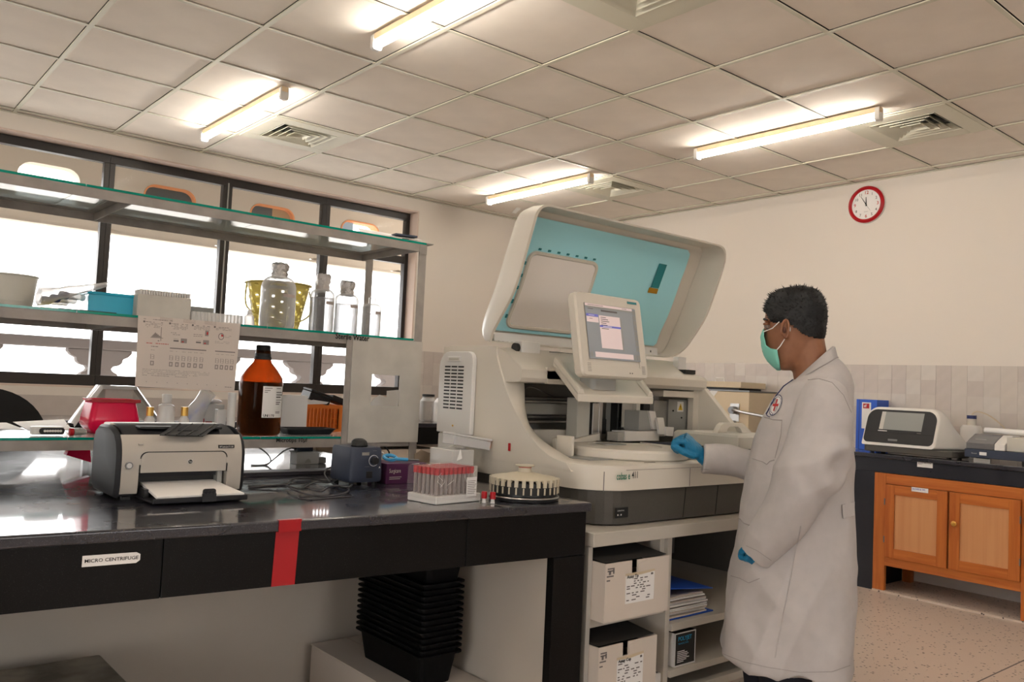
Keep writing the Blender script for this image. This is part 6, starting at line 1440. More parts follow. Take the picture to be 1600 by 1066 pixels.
# beige water bath/centrifuge by the analyzer
yb_, yf_ = PX(5.42, 1090, 640).y, PX(5.42, 1170, 640).y; ztb = PX(5.42, 1168, 613).z
wb_ = thing('beige_bath', 'beige metal water bath with lid and silver pipe in the far corner', 'instrument', (5.58, (yb_+yf_)/2, RZ)); y_hi = 4.75
Bx('cabinet', (5.42, yf_, RZ+.008), (5.80, y_hi, ztb), 'beige_case', wb_, bevel=.004)
Bx('cabinet_top', (5.415, yf_-.004, ztb+.0005), (5.80, y_hi, ztb+.012), 'dark_steel', wb_, bevel=.002)
yl_, yr_ = y_hi-.03, PX(5.45, 1158, 603).y
Bx('lid', (5.45, yr_, ztb+.028), (5.78, yl_, ztb+.075), 'beige_case', wb_, bevel=.005); Bx('lid_seat', (5.47, yr_+.03, ztb+.0125), (5.76, yl_-.03, ztb+.0275), 'dark', wb_)
a = PX(5.60, 1118, 596); b = PX(5.60, 1132, 596); MB().tube([(5.60, a.y, ztb+.076), (5.60, a.y-.005, ztb+.105), (5.60, b.y+.005, ztb+.105), (5.60, b.y, ztb+.076)], .004, n=8).build('lid_handle', 'white_plastic', wb_)
mb = MB(); pa_ = lambda x, y: PX(5.418, x, y); MB().ring([[pa_(*q)-Vector((d, 0, 0)) for q in ((1102, 609), (1111, 609), (1105, 617))] for d in (0, .001)], smooth=False).build('red_decal', 'red_plastic', wb_)
MB().ring([[pa_(*q)-Vector((d, 0, 0)) for q in ((1111, 609), (1123, 609), (1110, 628), (1105, 618))] for d in (0, .001)], smooth=False).build('white_decal', 'white_paper', wb_)
fc_ = PX(5.40, 1147, 641); Bx('tap_plate', (5.412, fc_.y-.035, fc_.z-.085), (5.4195, fc_.y+.045, fc_.z+.05), 'steel', wb_)
MB().cyl((5.41, fc_.y, fc_.z), (5.36, fc_.y, fc_.z), .028, n=16).build('tap', 'dark_steel', wb_); MB().cyl((5.41, fc_.y, fc_.z-.10), (5.37, fc_.y, fc_.z-.10), .022, n=16).build('tap', 'dark_steel', wb_)
e1_ = PX(5.30, 1200, 652); MB().tube(smoothpts([(5.375, fc_.y, fc_.z), (5.35, fc_.y-.05, fc_.z), (5.33, fc_.y-.14, fc_.z-.012), tuple(e1_)], 5), .011, n=10).build('pipe', 'steel', wb_)
# blue binder
ya_, yb2 = PX(5.665, 1338, 640).y, PX(5.665, 1370, 640).y; zt_b = PX(5.665, 1345, 624).z
bi = thing('blue_binder', 'bright blue lever arch binder standing on the right-hand counter', 'binder', (5.75, (ya_+yb2)/2, RZ))
Bx('spine', (5.665, yb2, RZ+.0005), (5.669, ya_, zt_b), 'blue_plastic', bi, bevel=.001); Bx('cover', (5.6695, yb2, RZ+.0005), (5.835, yb2+.003, zt_b), 'blue_plastic', bi); Bx('cover', (5.6695, ya_-.003, RZ+.0005), (5.835, ya_, zt_b), 'blue_plastic', bi); Bx('pages', (5.685, yb2+.004, RZ+.006), (5.825, ya_-.004, zt_b-.01), 'white_paper', bi)
w_ = ya_-yb2; Bx('spine_label', (5.6635, yb2+w_*.28, RZ+(zt_b-RZ)*.42), (5.6645, yb2+w_*.72, zt_b-.02), 'white_paper', bi); Bx('label_badge', (5.6628, yb2+w_*.36, zt_b-.062), (5.6634, yb2+w_*.66, zt_b-.028), 'red_plastic', bi)
text('sif', .026, (5.6626, ya_-w_*.38, zt_b-.053), (0, -1, 0), (0, 0, 1), 'white_paper', bi, off=.0002, sx=.8, bold=.03)
MB().cyl((5.6648, (ya_+yb2)/2, RZ+.06), (5.663, (ya_+yb2)/2, RZ+.06), .012, n=16).build('finger_ring', 'dark', bi)
Bx('spine_crease', (5.6642, ya_-w_*.16, RZ+.002), (5.6648, ya_-w_*.14, zt_b-.002), 'blue_cap', bi)
# black and white instrument with screen
i0, i1 = PX(5.40, 1346, 700).y, PX(5.36, 1478, 700).y; yL, yR = i0, 2.02
zf = lambda py: PX(5.39, 1400, py).z
it = thing('scanner_instrument', 'white and black benchtop instrument with small tilted screen', 'instrument', (5.58, (yL+yR)/2, RZ)); yR = PX(5.40, 1462, 700).y
ztop = PX(5.55, 1400, 637).z
def isec(k0, x, z, ins_): return [(x, y, z)]
base_o = rrect(5.385, yR-.18, 5.78, yL, .05, 5)
mb = MB(); mb.prism(rrect(5.395, yR-.115, 5.655, yL-.004, .05, 6), lambda u, v, d: (u, v, d), RZ+.010, RZ+.052, smooth=True); mb.build('base', 'machine_grey', it, bevel=.006)
for x in (5.45, 5.60):
    for y in (yR-.06, yL-.05): MB().cyl((x, y, RZ+.0004), (x, y, RZ+.010), .014, n=12).build('foot', 'dark', it)
# housing: profile across Y (front view) lofted front to back
fw_ = yL-yR
def front(ins_, z0, z1, kx):  # front outline in (y,z)
    return rrect(yR+ins_, z0, yL-ins_, z1, .05, 8, rs=(.015, .015, .055, .055))
zb0 = RZ+.053; mb = MB()
L1 = [(y, z) for y, z in rrect(yR, zb0, yL, ztop, .05, 8, rs=(.02, .012, .075, .075))]
def fx(z): return 5.385+(z-zb0)/(ztop-zb0)*.10      # sloping face
flare = lambda y, z: yL-(yL-y)*(1+.0*(z)) 
R1 = [(fx(z)+.012, y, z) for y, z in L1]
R0_ = [(fx(z), y+(.006 if y < (yL+yR)/2 else -.006), z-(.006 if z > zb0+.1 else 0)) for y, z in L1]
R2 = [(5.54, y-(.07 if y < (yL+yR)/2 else 0)*(1-(z-zb0)/(ztop-zb0)), z) for y, z in L1]
R3 = [(5.65, y-(.12 if y < (yL+yR)/2 else 0)*(1-(z-zb0)/(ztop-zb0)), zb0+(z-zb0)*.55) for y, z in L1]
mb.ring([R0_, R1, R2, R3], smooth=True); mb.build('housing', 'white_plastic', it, angle=60)
blk_ = rrect(yR+.018, zb0+.018, yL-.012, ztop-.016, .05, 8, rs=(.03, .03, .06, .065))
mb = MB(); mb.ring([[(fx(z)-dx, y, z) for y, z in blk_] for dx in (-.001, .003)], smooth=False); mb.build('face_panel', 'black_plastic', it, bevel=.001)
ys0, ys1 = yR+.10, yL-.11
zs0, zs1 = zb0+(ztop-zb0)*.42, zb0+(ztop-zb0)*.88
MB().ring([[(fx(z)-dx, y, z) for y, z in ((ys1, zs0), (ys0, zs0), (ys0, zs1), (ys1, zs1))] for dx in (.0035, .005)], smooth=False).build('screen', 'screen_off', it)
MB().ring([[(fx(z)-dx, y, z) for y, z in ((ys1+.006, zs0), (ys1-.02, zs0), (ys1-.02, zs1), (ys1+.006, zs1))] for dx in (.0052, .0056)], smooth=False).build('screen_edge', 'steel', it)
zz = zb0+(ztop-zb0)*.34; Bx('drawer_seam', (fx(zz)-.0036, yR+.022, zz), (fx(zz)-.001, yL-.02, zz+.002), 'dark', it)
for a_, b_, z_, m_ in ((ys1-.05, ys1+.01, zs0-.012, 'white_paper'), (ys0, ys0+.025, zs0-.014, 'grey_ink')): MB().box((fx(z_)-.0042, a_, z_), (fx(z_)-.0034, b_, z_+.005)).build('small_print', m_, it)
Bx('latch', (fx(zb0+.04)-.008, (yL+yR)/2+.0, zb0+.034), (fx(zb0+.04)-.002, (yL+yR)/2+.06, zb0+.046), 'dark_steel', it, bevel=.001)
# second instrument (electrophoresis/scanner) at the frame edge
i2 = thing('plate_reader', 'low dark instrument with smoked lid at the right edge of the counter', 'instrument', (5.55, 1.72, RZ)); ya2 = min(PX(5.40, 1508, 700).y, yR-.125); yb3 = 1.30
Bx('base', (5.39, yb3, RZ+.028), (5.69, ya2, RZ+.078), 'navy_plastic', i2, bevel=.004)
for y in (ya2-.05, ya2-.30): Bx('foot', (5.43, y-.05, RZ+.0005), (5.50, y, RZ+.027), 'dark', i2)
Bx('foot_plate', (5.40, ya2-.14, RZ+.0005), (5.42, ya2-.05, RZ+.024), 'steel', i2)
def hump(name, y0, y1, m, z1, x0=5.40):
    pf = [(x0, RZ+.079), (x0+.002, RZ+.115), (x0+.05, z1-.03), (x0+.13, z1), (5.64, z1), (5.685, RZ+.079)]; return MB().prism(pf, lambda u, v, d: (u, d, v), y0, y1).build(name, m, i2, bevel=.004)
z1_ = PX(5.53, 1530, 678).z
hump('smoked_lid', PX(5.40, 1553, 700).y, ya2-.004, 'smoke_plastic', z1_); hump('tray_inside', PX(5.40, 1553, 700).y+.01, ya2-.014, 'dark', z1_-.03, 5.42); hump('lid_frame', PX(5.40, 1570, 700).y, PX(5.40, 1553, 700).y-.001, 'white_plastic', z1_)
Bx('side_tray', (5.42, yb3, RZ+.079), (5.68, PX(5.40, 1570, 700).y-.002, RZ+.16), 'cream_shade', i2, bevel=.004)
Bx('paper_label', (5.3885, ya2-.125, RZ+.045), (5.3895, ya2-.085, RZ+.064), 'white_paper', i2); text('Biotek', .012, (5.3893, ya2-.04, RZ+.050), (0, -1, 0), (0, 0, 1), 'steel', i2, off=.0003)
Bx('lid_glint_strip', (5.448, ya2-.10, z1_-.034), (5.456, ya2-.04, z1_-.030), 'white_plastic', i2)
# rolled paper lying on it
a = PX(5.56, 1539, 668); pr_ = thing('paper_roll', 'loose white paper roll lying across the low dark instrument', 'roll', (5.56, 1.6, z1_)); zz = z1_+.022
mb = MB(); n_ = 26
sp_ = [(5.56+(.020-.010*k/n_)*cos(2*pi*1.8*k/n_), zz+(.020-.010*k/n_)*sin(2*pi*1.8*k/n_)) for k in range(n_+1)]
mb.ring([[(u, a.y-d, v) for u, v in sp_] for d in (0, .2, .42)], close=False, caps=False); mb.build('roll', 'white_paper', pr_)
# squat bottle behind with black cap and tube
a = PX(5.735, 1518, 668); wbt = thing('wash_bottle', 'translucent cream wash bottle with dark band and bent tube', 'bottle', (5.735, a.y, RZ)); zs_ = PX(5.735, 1522, 665).z-RZ; zc_ = PX(5.735, 1522, 648).z-RZ
MB().ring([[(5.735+u, a.y+v, RZ+z) for u, v in rrect(-.04*k, -.06*k, .04*k, .06*k, .02, 4)] for k, z in ((.95, .0005), (1, .01), (1, zs_-.02), (.85, zs_))]).build('bottle_body', 'milky', wbt); MB().cyl((5.735, a.y+.0, RZ+zs_), (5.735, a.y, RZ+zc_), .027, n=18).build('neck', 'cream_plastic', wbt); MB().cyl((5.735, a.y, RZ+zc_-.028), (5.735, a.y, RZ+zc_-.006), .0285, n=18).build('dark_band', 'blue_cap', wbt)
MB().tube(smoothpts([(5.735, a.y, RZ+zc_), (5.735, a.y-.03, RZ+zc_+.02), (5.735, a.y-.10, RZ+zc_-.0), (5.735, a.y-.18, RZ+zc_-.06), (5.735, a.y-.22, RZ+zc_-.12)], 5), .004, n=8).build('tube', 'beige_case', wbt)

pw = thing('folded_papers', 'white folded papers seen through the square hole of the board', 'papers', (1.85, 3.15, Z1))
pa0, pa1, pa2 = PY(3.15, 576, 655), PY(3.15, 603, 655), PY(3.15, 591, 617)
MB().prism([(pa0.x, Z1+.001), (pa1.x+.004, Z1+.001), (pa1.x, pa2.z-.01), (pa2.x+.008, pa2.z), (pa2.x-.02, pa2.z-.02), (pa0.x, pa2.z-.045)], lambda u, v, d: (u, d, v), 3.15, 3.154).build('paper', 'white_paper', pw)
pa3 = PY(3.19, 605, 611); pa4 = PY(3.19, 628, 609); MB().prism([(pa3.x, Z1+.001), (pa4.x, Z1+.001), (pa4.x, pa4.z), (pa3.x, pa3.z)], lambda u, v, d: (u, d, v), 3.19, 3.194).build('paper', 'white_paper', pw)

R = random.Random(12)
for k in range(9):
    a_ = Lx*R.uniform(.02, .85); b_ = (-.004 if k % 3 else Ly*R.uniform(.2, .8)); z0_ = ht_*R.uniform(.62, .95) if k % 3 else ht_+.004
    P_ = [rp(a_, b_, z0_), rp(a_+R.uniform(-.012, .012), b_+.001, z0_-.012*(k % 3 > 0)+.002), rp(a_+R.uniform(-.02, .02), b_+(.014 if k % 3 == 0 else 0), z0_-.024*(k % 3 > 0))]
    MB().tube(P_, [.0003, .0009, .0003], n=5).build('film_fold', 'white_paper', tr_)  # white slivers painted as glints on the film
# ================================================================ the technician
from mathutils import noise as mn
from mathutils.bvhtree import BVHTree
MH = Vector((.8526, .5225, 0)); MPOS = Vector((2.50, 1.535, 0))
MF = Vector((-.5225, .8526, 0))                       # the way he faces
def Q(px, py, off=0):
    d = ray(px, py); t = ((MPOS-CAM).dot(MH)-off)/d.dot(MH); return CAM+d*t
man = thing('person', 'man in long grey-white lab coat, green face mask and blue gloves, reaching to the analyzer', 'person', (MPOS.x, MPOS.y, 0))
def finish(mb, name, m, vox, parent, smooth=4, warp=None, sub=False):
    """fuse the closed pieces of a builder into one continuous skin"""
    bmesh.ops.recalc_face_normals(mb.bm, faces=mb.bm.faces)
    me = bpy.data.meshes.new(name); mb.bm.to_mesh(me); mb.bm.free(); o = bpy.data.objects.new(name, me); C.objects.link(o)
    r = o.modifiers.new('r', 'REMESH'); r.mode = 'VOXEL'; r.voxel_size = vox
    s = o.modifiers.new('s', 'SMOOTH'); s.iterations = smooth; s.factor = .6
    dg = bpy.context.evaluated_depsgraph_get(); me2 = bpy.data.meshes.new_from_object(o.evaluated_get(dg)); bpy.data.objects.remove(o)
    me2.name = name; me2.materials.clear(); me2.materials.append(G[m])
    if warp:
        ns = [v.normal.copy() for v in me2.vertices]
        for v, n in zip(me2.vertices, ns): v.co += n*warp(v.co)
    bvh = BVHTree.FromPolygons([v.co.copy() for v in me2.vertices], [tuple(p.vertices) for p in me2.polygons])
    off = Vector((0, 0, 0)); l = parent
    while l is not None: off += l.location; l = l.parent
    for v in me2.vertices: v.co -= off
    for p in me2.polygons: p.use_smooth = True
    ob = bpy.data.objects.new(name, me2); C.objects.link(ob); ob.parent = parent; return ob, bvh
def section(pf, pb_, hw, n=28, sq=2.3, coff=0):
    """closed section between a front and a back point (pixels), half width hw across"""
    a = Q(*pf, coff); b = Q(*pb_, coff); c = (a+b)/2; h = (b-a)/2; out = []
    for i in range(n):
        t = 2*pi*i/n; cs, sn = cos(t), sin(t)
        k = 1/((abs(cs)**sq+abs(sn)**sq)**(1/sq)); out.append(c-h*cs*k-MH*(hw*sn*k))
    return out
# ---- head, neck and body in one skin
HR = [(451.5, 1236, 1258, .020), (455, 1218, 1274, .046), (463, 1206, 1282, .062), (474, 1200, 1287, .070), (486, 1197, 1289, .075), (496, 1195, 1289, .077), (501, 1194, 1289, .077), (507, 1197.5, 1288, .077), (514, 1196, 1288, .076),
      (522, 1194, 1287, .074), (531, 1195, 1284, .071), (541, 1196, 1279, .067), (551, 1197, 1271, .063), (561, 1200, 1262, .058), (570, 1207, 1250, .049), (576, 1215, 1241, .034), (579, 1222, 1235, .016)]
def headring(y, f, b, hw, n=32, grow=0):
    a = Q(f, y); c_ = Q(b, y); c = (a+c_)/2; h = (c_-a)/2; out = []
    for i in range(n):
        t = 2*pi*i/n; sq = 2.15; cs, sn = cos(t), sin(t); k = 1/((abs(cs)**sq+abs(sn)**sq)**(1/sq))
        w_ = hw*(1-.16*max(0, cs)); p = c-h*cs*k-MH*(w_*sn*k)
        out.append(c+(p-c)*(1+grow))
    return out
mb = MB(); mb.ring([headring(*r) for r in HR])
def limb(mb, pts, rad, n=16, k=5):
    P_ = smoothpts(pts, k); rr = []; m_ = len(pts)-1
    for i in range(len(P_)): f = i/(len(P_)-1)*m_; j = min(int(f), m_-1); rr.append(rad[j]+(rad[j+1]-rad[j])*(f-j))
    mb.tube(P_, rr, n=n)
def blob(mb, c, r, sc=(1, 1, 1)):  # ellipsoid in the man's own axes (forward, side, up)
    rings = []
    for j in range(1, 10):
        a = pi*j/10; rings.append([c+MF*(r*sc[0]*sin(a)*cos(2*pi*i/16))+MH*(r*sc[1]*sin(a)*sin(2*pi*i/16))+Vector((0, 0, -r*sc[2]*cos(a))) for i in range(16)])
    mb.ring(rings)
blob(mb, Q(1197.5, 524), .015, (1.0, .85, 1.3)); blob(mb, Q(1197, 517), .011, (1, .8, 1.4))          # nose
blob(mb, Q(1198.5, 501, .030), .014, (.8, 1.3, .5)); blob(mb, Q(1198.5, 501, -.030), .014, (.8, 1.3, .5))  # brow ridge
blob(mb, Q(1197, 549), .014, (1, 1.6, .6))                                                       # mouth
limb(mb, [Q(1258, 530), Q(1264, 560), Q(1272, 600), Q(1278, 640)], [.060, .058, .062, .085])
# torso, pelvis, arms, legs
mb.ring([section(f, b, hw, coff=0) for f, b, hw in (((1243, 612), (1312, 604), .09), ((1225, 640), (1322, 640), .165), ((1205, 700), (1322, 700), .16), ((1195, 790), (1318, 790), .14), ((1190, 860), (1320, 860), .155), ((1200, 910), (1315, 910), .14))])
kn = [Vector((MPOS.x, MPOS.y, 0))]
gnd = lambda off, fwd: MPOS-MH*off+MF*fwd
hipL, hipR = Q(1258, 890, .08), Q(1258, 890, -.08)
kneeL = gnd(.10, .01)+Vector((0, 0, .42)); kneeR = gnd(-.10, .06)+Vector((0, 0, .42)); ankL = gnd(.11, -.06)+Vector((0, 0, .08)); ankR = gnd(-.10, .02)+Vector((0, 0, .08))
for h_, k_, a_ in ((hipL, kneeL, ankL), (hipR, kneeR, ankR)): limb(mb, [h_, k_, a_], [.075, .052, .036]); limb(mb, [a_, a_+MF*.05-Vector((0, 0, .04)), a_+MF*.14-Vector((0, 0, .055))], [.035, .034, .022])
LA = [(1283, 632, .165), (1280, 675, .20), (1270, 722, .215), (1240, 785, .205), (1192, 862, .160)]
RA = [(1268, 632, -.165), (1240, 690, -.20), (1205, 733, -.20), (1150, 720, -.165), (1100, 713, -.135)]
limb(mb, [Q(*p) for p in LA], [.055, .045, .040, .036, .028]); limb(mb, [Q(*p) for p in RA], [.055, .045, .040, .034, .028])
# ears
for s_ in (1, -1):
    c = Q(1227, 515, .076*s_); blob(mb, c, .018, (.85, .35, 1.75)); 
body, bbvh = finish(mb, 'body', 'skin', .0045, man, smooth=3)
def onbody(px, py, bvh, lift=0.0):
    d = ray(px, py).normalized(); h = bvh.ray_cast(CAM, d); 
    return (h[0]+h[1]*lift) if h[0] is not None else Q(px, py)
# ear rims, and a dark blob that paints the shade of the hollow
for s_ in (1, -1):
    ec = Q(1226.5, 515, .083*s_); rim = []
    for k in range(13):
        a = radians(-150+k*25); rim.append(ec+MF*(-.012*sin(a+.2)*.95)*1.0+Vector((0, 0, .031*cos(a)))+MH*(-.004*s_))
    MB().tube(rim[2:], [.004]*len(rim[2:]), n=7).build('ear_rim', 'skin', body)
    e = MB(); blob(e, ec+MF*.002-Vector((0, 0, .002))-MH*(.0015*s_), .007, (.8, .5, 1.6)); e.build('ear_hollow', 'skin_dark', body)
g('eye_white', (.22, .17, .14), .4)
for s_ in (1, -1):
    e = MB(); blob(e, Q(1199.2, 509.5, .030*s_), .0115); e.build('eye', 'eye_white', body); e = MB(); blob(e, Q(1195.6, 510, .031*s_), .0055, (.6, 1, 1)); e.build('iris', 'hair', body)
    e = MB(); blob(e, Q(1198.2, 506.6, .030*s_), .0125, (1, 1.15, .5)); e.build('eyelid', 'skin', body)
    MB().tube([Q(1195.5, 500.5, .012*s_), Q(1194.2, 499, .030*s_), Q(1199, 500, .052*s_)], [.003, .0045, .002], n=6).build('eyebrow', 'hair', body)
# ---- hair: cropped shell following the skull
hbv = [(451, 0), (470, 1190), (478, 1194), (486, 1196), (492, 1201), (499, 1205), (505, 1207), (507, 1214), (508.5, 1233), (515, 1242), (522, 1251), (528, 1263), (531, 1285), (533, 1400)]
def hb(y):
    for (y0, v0), (y1, v1) in zip(hbv, hbv[1:]):
        if y0 <= y <= y1: return v0+(v1-v0)*(y-y0)/(y1-y0)
    return 0 if y < 451 else 9999
def hrow(y):
    for r0, r1 in zip(HR, HR[1:]):
        if r0[0] <= y <= r1[0]: f = (y-r0[0])/(r1[0]-r0[0]); return [y]+[r0[k]+(r1[k]-r0[k])*f for k in (1, 2, 3)]
    return list(HR[0])
mb = MB(); NH = 110; ys = [451.6+(541-451.6)*k/44 for k in range(45)]; rows = []
for y in ys:
    r = hrow(y); r[1] += 0; rows.append(headring(*r, n=NH))
V = []
cen_ = (Q(1245, 500))
for y, r in zip(ys, rows):
    vr = []
    for p in r:
        d = (p-cen_); d.normalize(); nz = mn.noise(p*150)*.0022+mn.noise(p*48)*.0025
        th = .0075 if y < 500 else .0065; vr.append((p+d*(th+nz), p-d*.004, p))
    V.append(vr)
def topx(p): d = p-CAM; return 800+F_PX*d.dot(RT)/d.dot(FW)
vo = [[mb.bm.verts.new(v[0]) for v in r] for r in V]; vi = [[mb.bm.verts.new(v[1]) for v in r] for r in V]
def isin(i, j):
    p = V[i][j][2]; y = ys[i]; fw_c = (p-MPOS).dot(MF); f_px = 1245-(p-cen_).dot(MF)/mpp(2.5, 1.5)      # where it sits along the profile
    return f_px > hb(y)+2.2*mn.noise(p*120)
keep = [[isin(i, j) for j in range(NH)] for i in range(len(ys))]
cell = lambda i, j: keep[i][j % NH] and keep[i+1][j % NH] and keep[i][(j+1) % NH] and keep[i+1][(j+1) % NH]
for i in range(len(ys)-1):
    for j in range(NH):
        if not cell(i, j): continue
        k = (j+1) % NH; mb.face([vo[i][j], vo[i][k], vo[i+1][k], vo[i+1][j]], True)
        for (di, dj, a, b) in ((-1, 0, (i, j), (i, k)), (1, 0, (i+1, k), (i+1, j)), (0, -1, (i+1, j), (i, j)), (0, 1, (i, k), (i+1, k))):
            ii, jj = i+di, (j+dj) % NH
            if ii < 0 or ii >= len(ys)-1 or not cell(ii, jj): mb.face([vo[a[0]][a[1]], vo[b[0]][b[1]], vi[b[0]][b[1]], vi[a[0]][a[1]]])
mb.face(vo[0]); 
loose = [v for v in mb.bm.verts if not v.link_faces]; bmesh.ops.delete(mb.bm, geom=loose, context='VERTS')
hair = mb.build('hair', 'hair', man, angle=80)
# short tufts
mb = MB(); R = random.Random(2)
for k in range(2600):
    i = R.randrange(0, len(ys)-1); j = R.randrange(NH)
    if not cell(i, j) : continue
    p = V[i][j][0]; d = (p-cen_).normalized(); t = (MF*R.uniform(-.2, .9)+Vector((0, 0, R.uniform(-.6, .3)))+MH*R.uniform(-.4, .4)); top_ = max(0, 1-i/22); q = p+d*R.uniform(.002, .006+.007*top_)+t*R.uniform(.003, .011); s_ = d.cross(t).normalized()*.0014
    mb.face([mb.bm.verts.new(p-s_), mb.bm.verts.new(p+s_), mb.bm.verts.new(q)])
tag(mb.build('hair_tufts', 'hair', hair), kind='stuff')
# ---- mask
MR_ = [(515, 1192.5, 16), (520, 1189.5, 24), (527, 1188, 30), (534, 1188.5, 33), (541, 1189.5, 36), (546, 1190, 50), (548.5, 1190.5, 68), (556, 1193, 70), (565, 1199, 72), (573, 1207, 70), (579, 1214, 62)]
mb = MB(); rr_m = []
for y, f, ha in MR_:
    r = hrow(min(y, 578.5)); a = Q(f, y); c_ = Q(r[2], y); c = (a+c_)/2; h = (c_-a)/2; row = []
    for k in range(13):
        t = radians(-ha+2*ha*k/12); w_ = (r[3]+.006)*1.0; pl = .018*(1 if int(y) % 2 else -1)*(.3+.7*cos(t))*.5; row.append(c-h*(cos(t)**.9)*(1+pl)-MH*(w_*sin(t)*1.12))
    rr_m.append(row)
mb.ring(rr_m, close=False, caps=False); mk = mb.build('face_mask', 'mask_cloth', man, angle=80)
so = mk.modifiers.new('t', 'SOLIDIFY'); so.thickness = .002
edge = [r[-1] for r in rr_m] ; e2 = [r[0] for r in rr_m]
for s_, ee in ((1, e2), (-1, edge)):
    a_ = min(ee, key=lambda p: abs(p.z-Q(1199, 522).z)); b_ = min(ee, key=lambda p: abs(p.z-Q(1213, 548).z))
    side_ = 1 if (ee[5]-MPOS).dot(MH) < 0 else -1
    MB().tube([a_, Q(1207, 513, .074*side_), Q(1217.5, 503, .081*side_)], .0016, n=6).build('ear_loop', 'white_paper', mk); MB().tube([b_, Q(1219, 541, .074*side_), Q(1226, 530, .080*side_)], .0016, n=6).build('ear_loop', 'white_paper', mk)
MB().tube(smoothpts([Q(1232, 508, .085), Q(1234.5, 512, .086), Q(1234.5, 518, .085)], 3), .0012, n=6).build('ear_loop', 'white_paper', mk)
# ---- trousers and shoes
mb = MB(); mb.ring([section(f, b, hw) for f, b, hw in (((1186, 850), (1322, 850), .165), ((1184, 890), (1322, 890), .17), ((1196, 930), (1318, 930), .165))])
for h_, k_, a_ in ((hipL, kneeL, ankL), (hipR, kneeR, ankR)): limb(mb, [h_, k_+Vector((0, 0, .05)), a_-Vector((0, 0, .02))], [.10, .085, .075])
finish(mb, 'trousers', 'trousers', .01, man, smooth=3)
for a_ in (ankL, ankR):
    mb = MB(); mb.ring([[a_+MF*(x_)+MH*(w*sin(t))-Vector((0, 0, .08-z)) if False else a_+MF*(.03+x_+l*cos(t))+MH*(w*sin(t))+Vector((0, 0, z-.08)) for t in [2*pi*i/20 for i in range(20)]] for z, l, w, x_ in ((.001, .135, .046, .02), (.02, .138, .048, .02), (.05, .125, .044, .012), (.08, .075, .042, -.02), (.10, .055, .042, -.03))]); mb.build('shoe', 'black_plastic', man, angle=60)
# ---- lab coat
mb = MB()
CR = [((1250, 588), (1300, 560), .070), ((1236, 597), (1315, 570), .110), ((1222, 608), (1325, 585), .155), ((1208, 628), (1331, 606), .185), ((1193, 656), (1334, 640), .195), ((1181, 685), (1335, 680), .192), ((1171, 722), (1335, 725), .187), ((1161, 770), (1334, 775), .185),
      ((1154, 815), (1334, 825), .19), ((1147, 862), (1334, 880), .20), ((1140, 910), (1333, 930), .21), ((1131, 960), (1332, 990), .22), ((1122, 1005), (1331, 1040), .23), ((1124, 1012), (1330, 1052), .228)]
mb.ring([section(f, b, hw, n=40, sq=2.25) for f, b, hw in CR])
SL = [(1289, 612, .125), (1286, 640, .165), (1277, 685, .195), (1264, 730, .215), (1244, 770, .215), (1226, 803, .200), (1205, 836, .182), (1180, 868, .160)]
SR = [(1268, 622, -.145), (1250, 665, -.175), (1222, 715, -.19), (1185, 728, -.18), (1150, 722, -.163), (1125, 719, -.150), (1097, 716.5, -.137)]
limb(mb, [Q(*p) for p in SR], [.075, .078, .070, .060, .054, .054, .054], n=22)
def folds(p):
    a = (p-MPOS).dot(MF); b = (p-MPOS).dot(MH); z = p.z
    low = max(0, min(1, (1.0-z)/.5))
    rd = lambda q: (.45-2.2*abs(mn.noise(q)))
    v = .010*mn.noise(Vector((a*6, b*6, z*2.2+a*3)))+.016*low*rd(Vector((a*7+z*2.2, b*5, z*.7+4)))+.010*rd(Vector((a*5-z*3.5, b*4, z*2+9)))
    if b < -.11: v += .006*mn.noise(Vector((a*10, z*14-a*8, 7)))
    v += .0025*mn.noise(Vector((a*26, b*20, z*18)))
    return v
coat, cb0 = finish(mb, 'lab_coat', 'coat', .0075, man, smooth=5, warp=folds)
mb = MB(); limb(mb, [Q(*p) for p in SL], [.072, .093, .099, .097, .084, .076, .066, .056], n=30)
def sfolds(p):
    a = (p-MPOS).dot(MF); z = p.z; u = a*1.0+z*.55
    v = .012*mn.noise(Vector((u*5, z*4, 2)))+.009*(.45-2.2*abs(mn.noise(Vector((a*9+z*7, z*3-a*4, 5)))))
    e = Q(1300, 728, .25); d = (p-e).length; v -= .022*max(0, 1-d/.13)*sin(d*70)     # gathers at the elbow
    return v
slv, sb = finish(mb, 'sleeve', 'coat', .006, man, smooth=3, warp=sfolds)
class Both:
    def ray_cast(s_, o, d):
        h = [b.ray_cast(o, d) for b in (cb0, sb)]; h = [x for x in h if x[0] is not None]
        return min(h, key=lambda x: x[3]) if h else (None, None, None, None)
cb = Both()
def line(pts, r, m, name, bvh=cb, par=coat, k=8, lift=.0006):
    P_ = []
    for (x0_, y0_), (x1_, y1_) in zip(pts, pts[1:]):
        for i in range(k): P_.append(onbody(x0_+(x1_-x0_)*i/k, y0_+(y1_-y0_)*i/k, bvh, lift))
    P_.append(onbody(*pts[-1], bvh, lift)); return MB().tube(P_, r, n=6).build(name, m, par)
line([(1251, 822), (1240, 880), (1226, 950), (1211, 1028)], .0016, 'white_paper' if False else 'coat', 'side_seam', lift=.0015)
line([(1262, 594), (1280, 592), (1300, 598), (1318, 618), (1330, 645)], .0011, 'coat_seam', 'shoulder_seam')
line([(1194, 652), (1208, 656), (1222, 657)], .0014, 'coat_seam', 'pocket'); line([(1222, 657), (1220, 680), (1211, 716)], .0009, 'coat_seam', 'pocket'); line([(1176, 717), (1192, 722), (1198, 726), (1203, 721), (1210, 719)], .0012, 'coat_seam', 'pocket')
line([(1156, 811), (1163, 818), (1171, 821)], .0022, 'coat_seam', 'hip_pocket'); line([(1142, 900), (1156, 904), (1170, 911), (1187, 904)], .0012, 'coat_seam', 'hip_pocket')
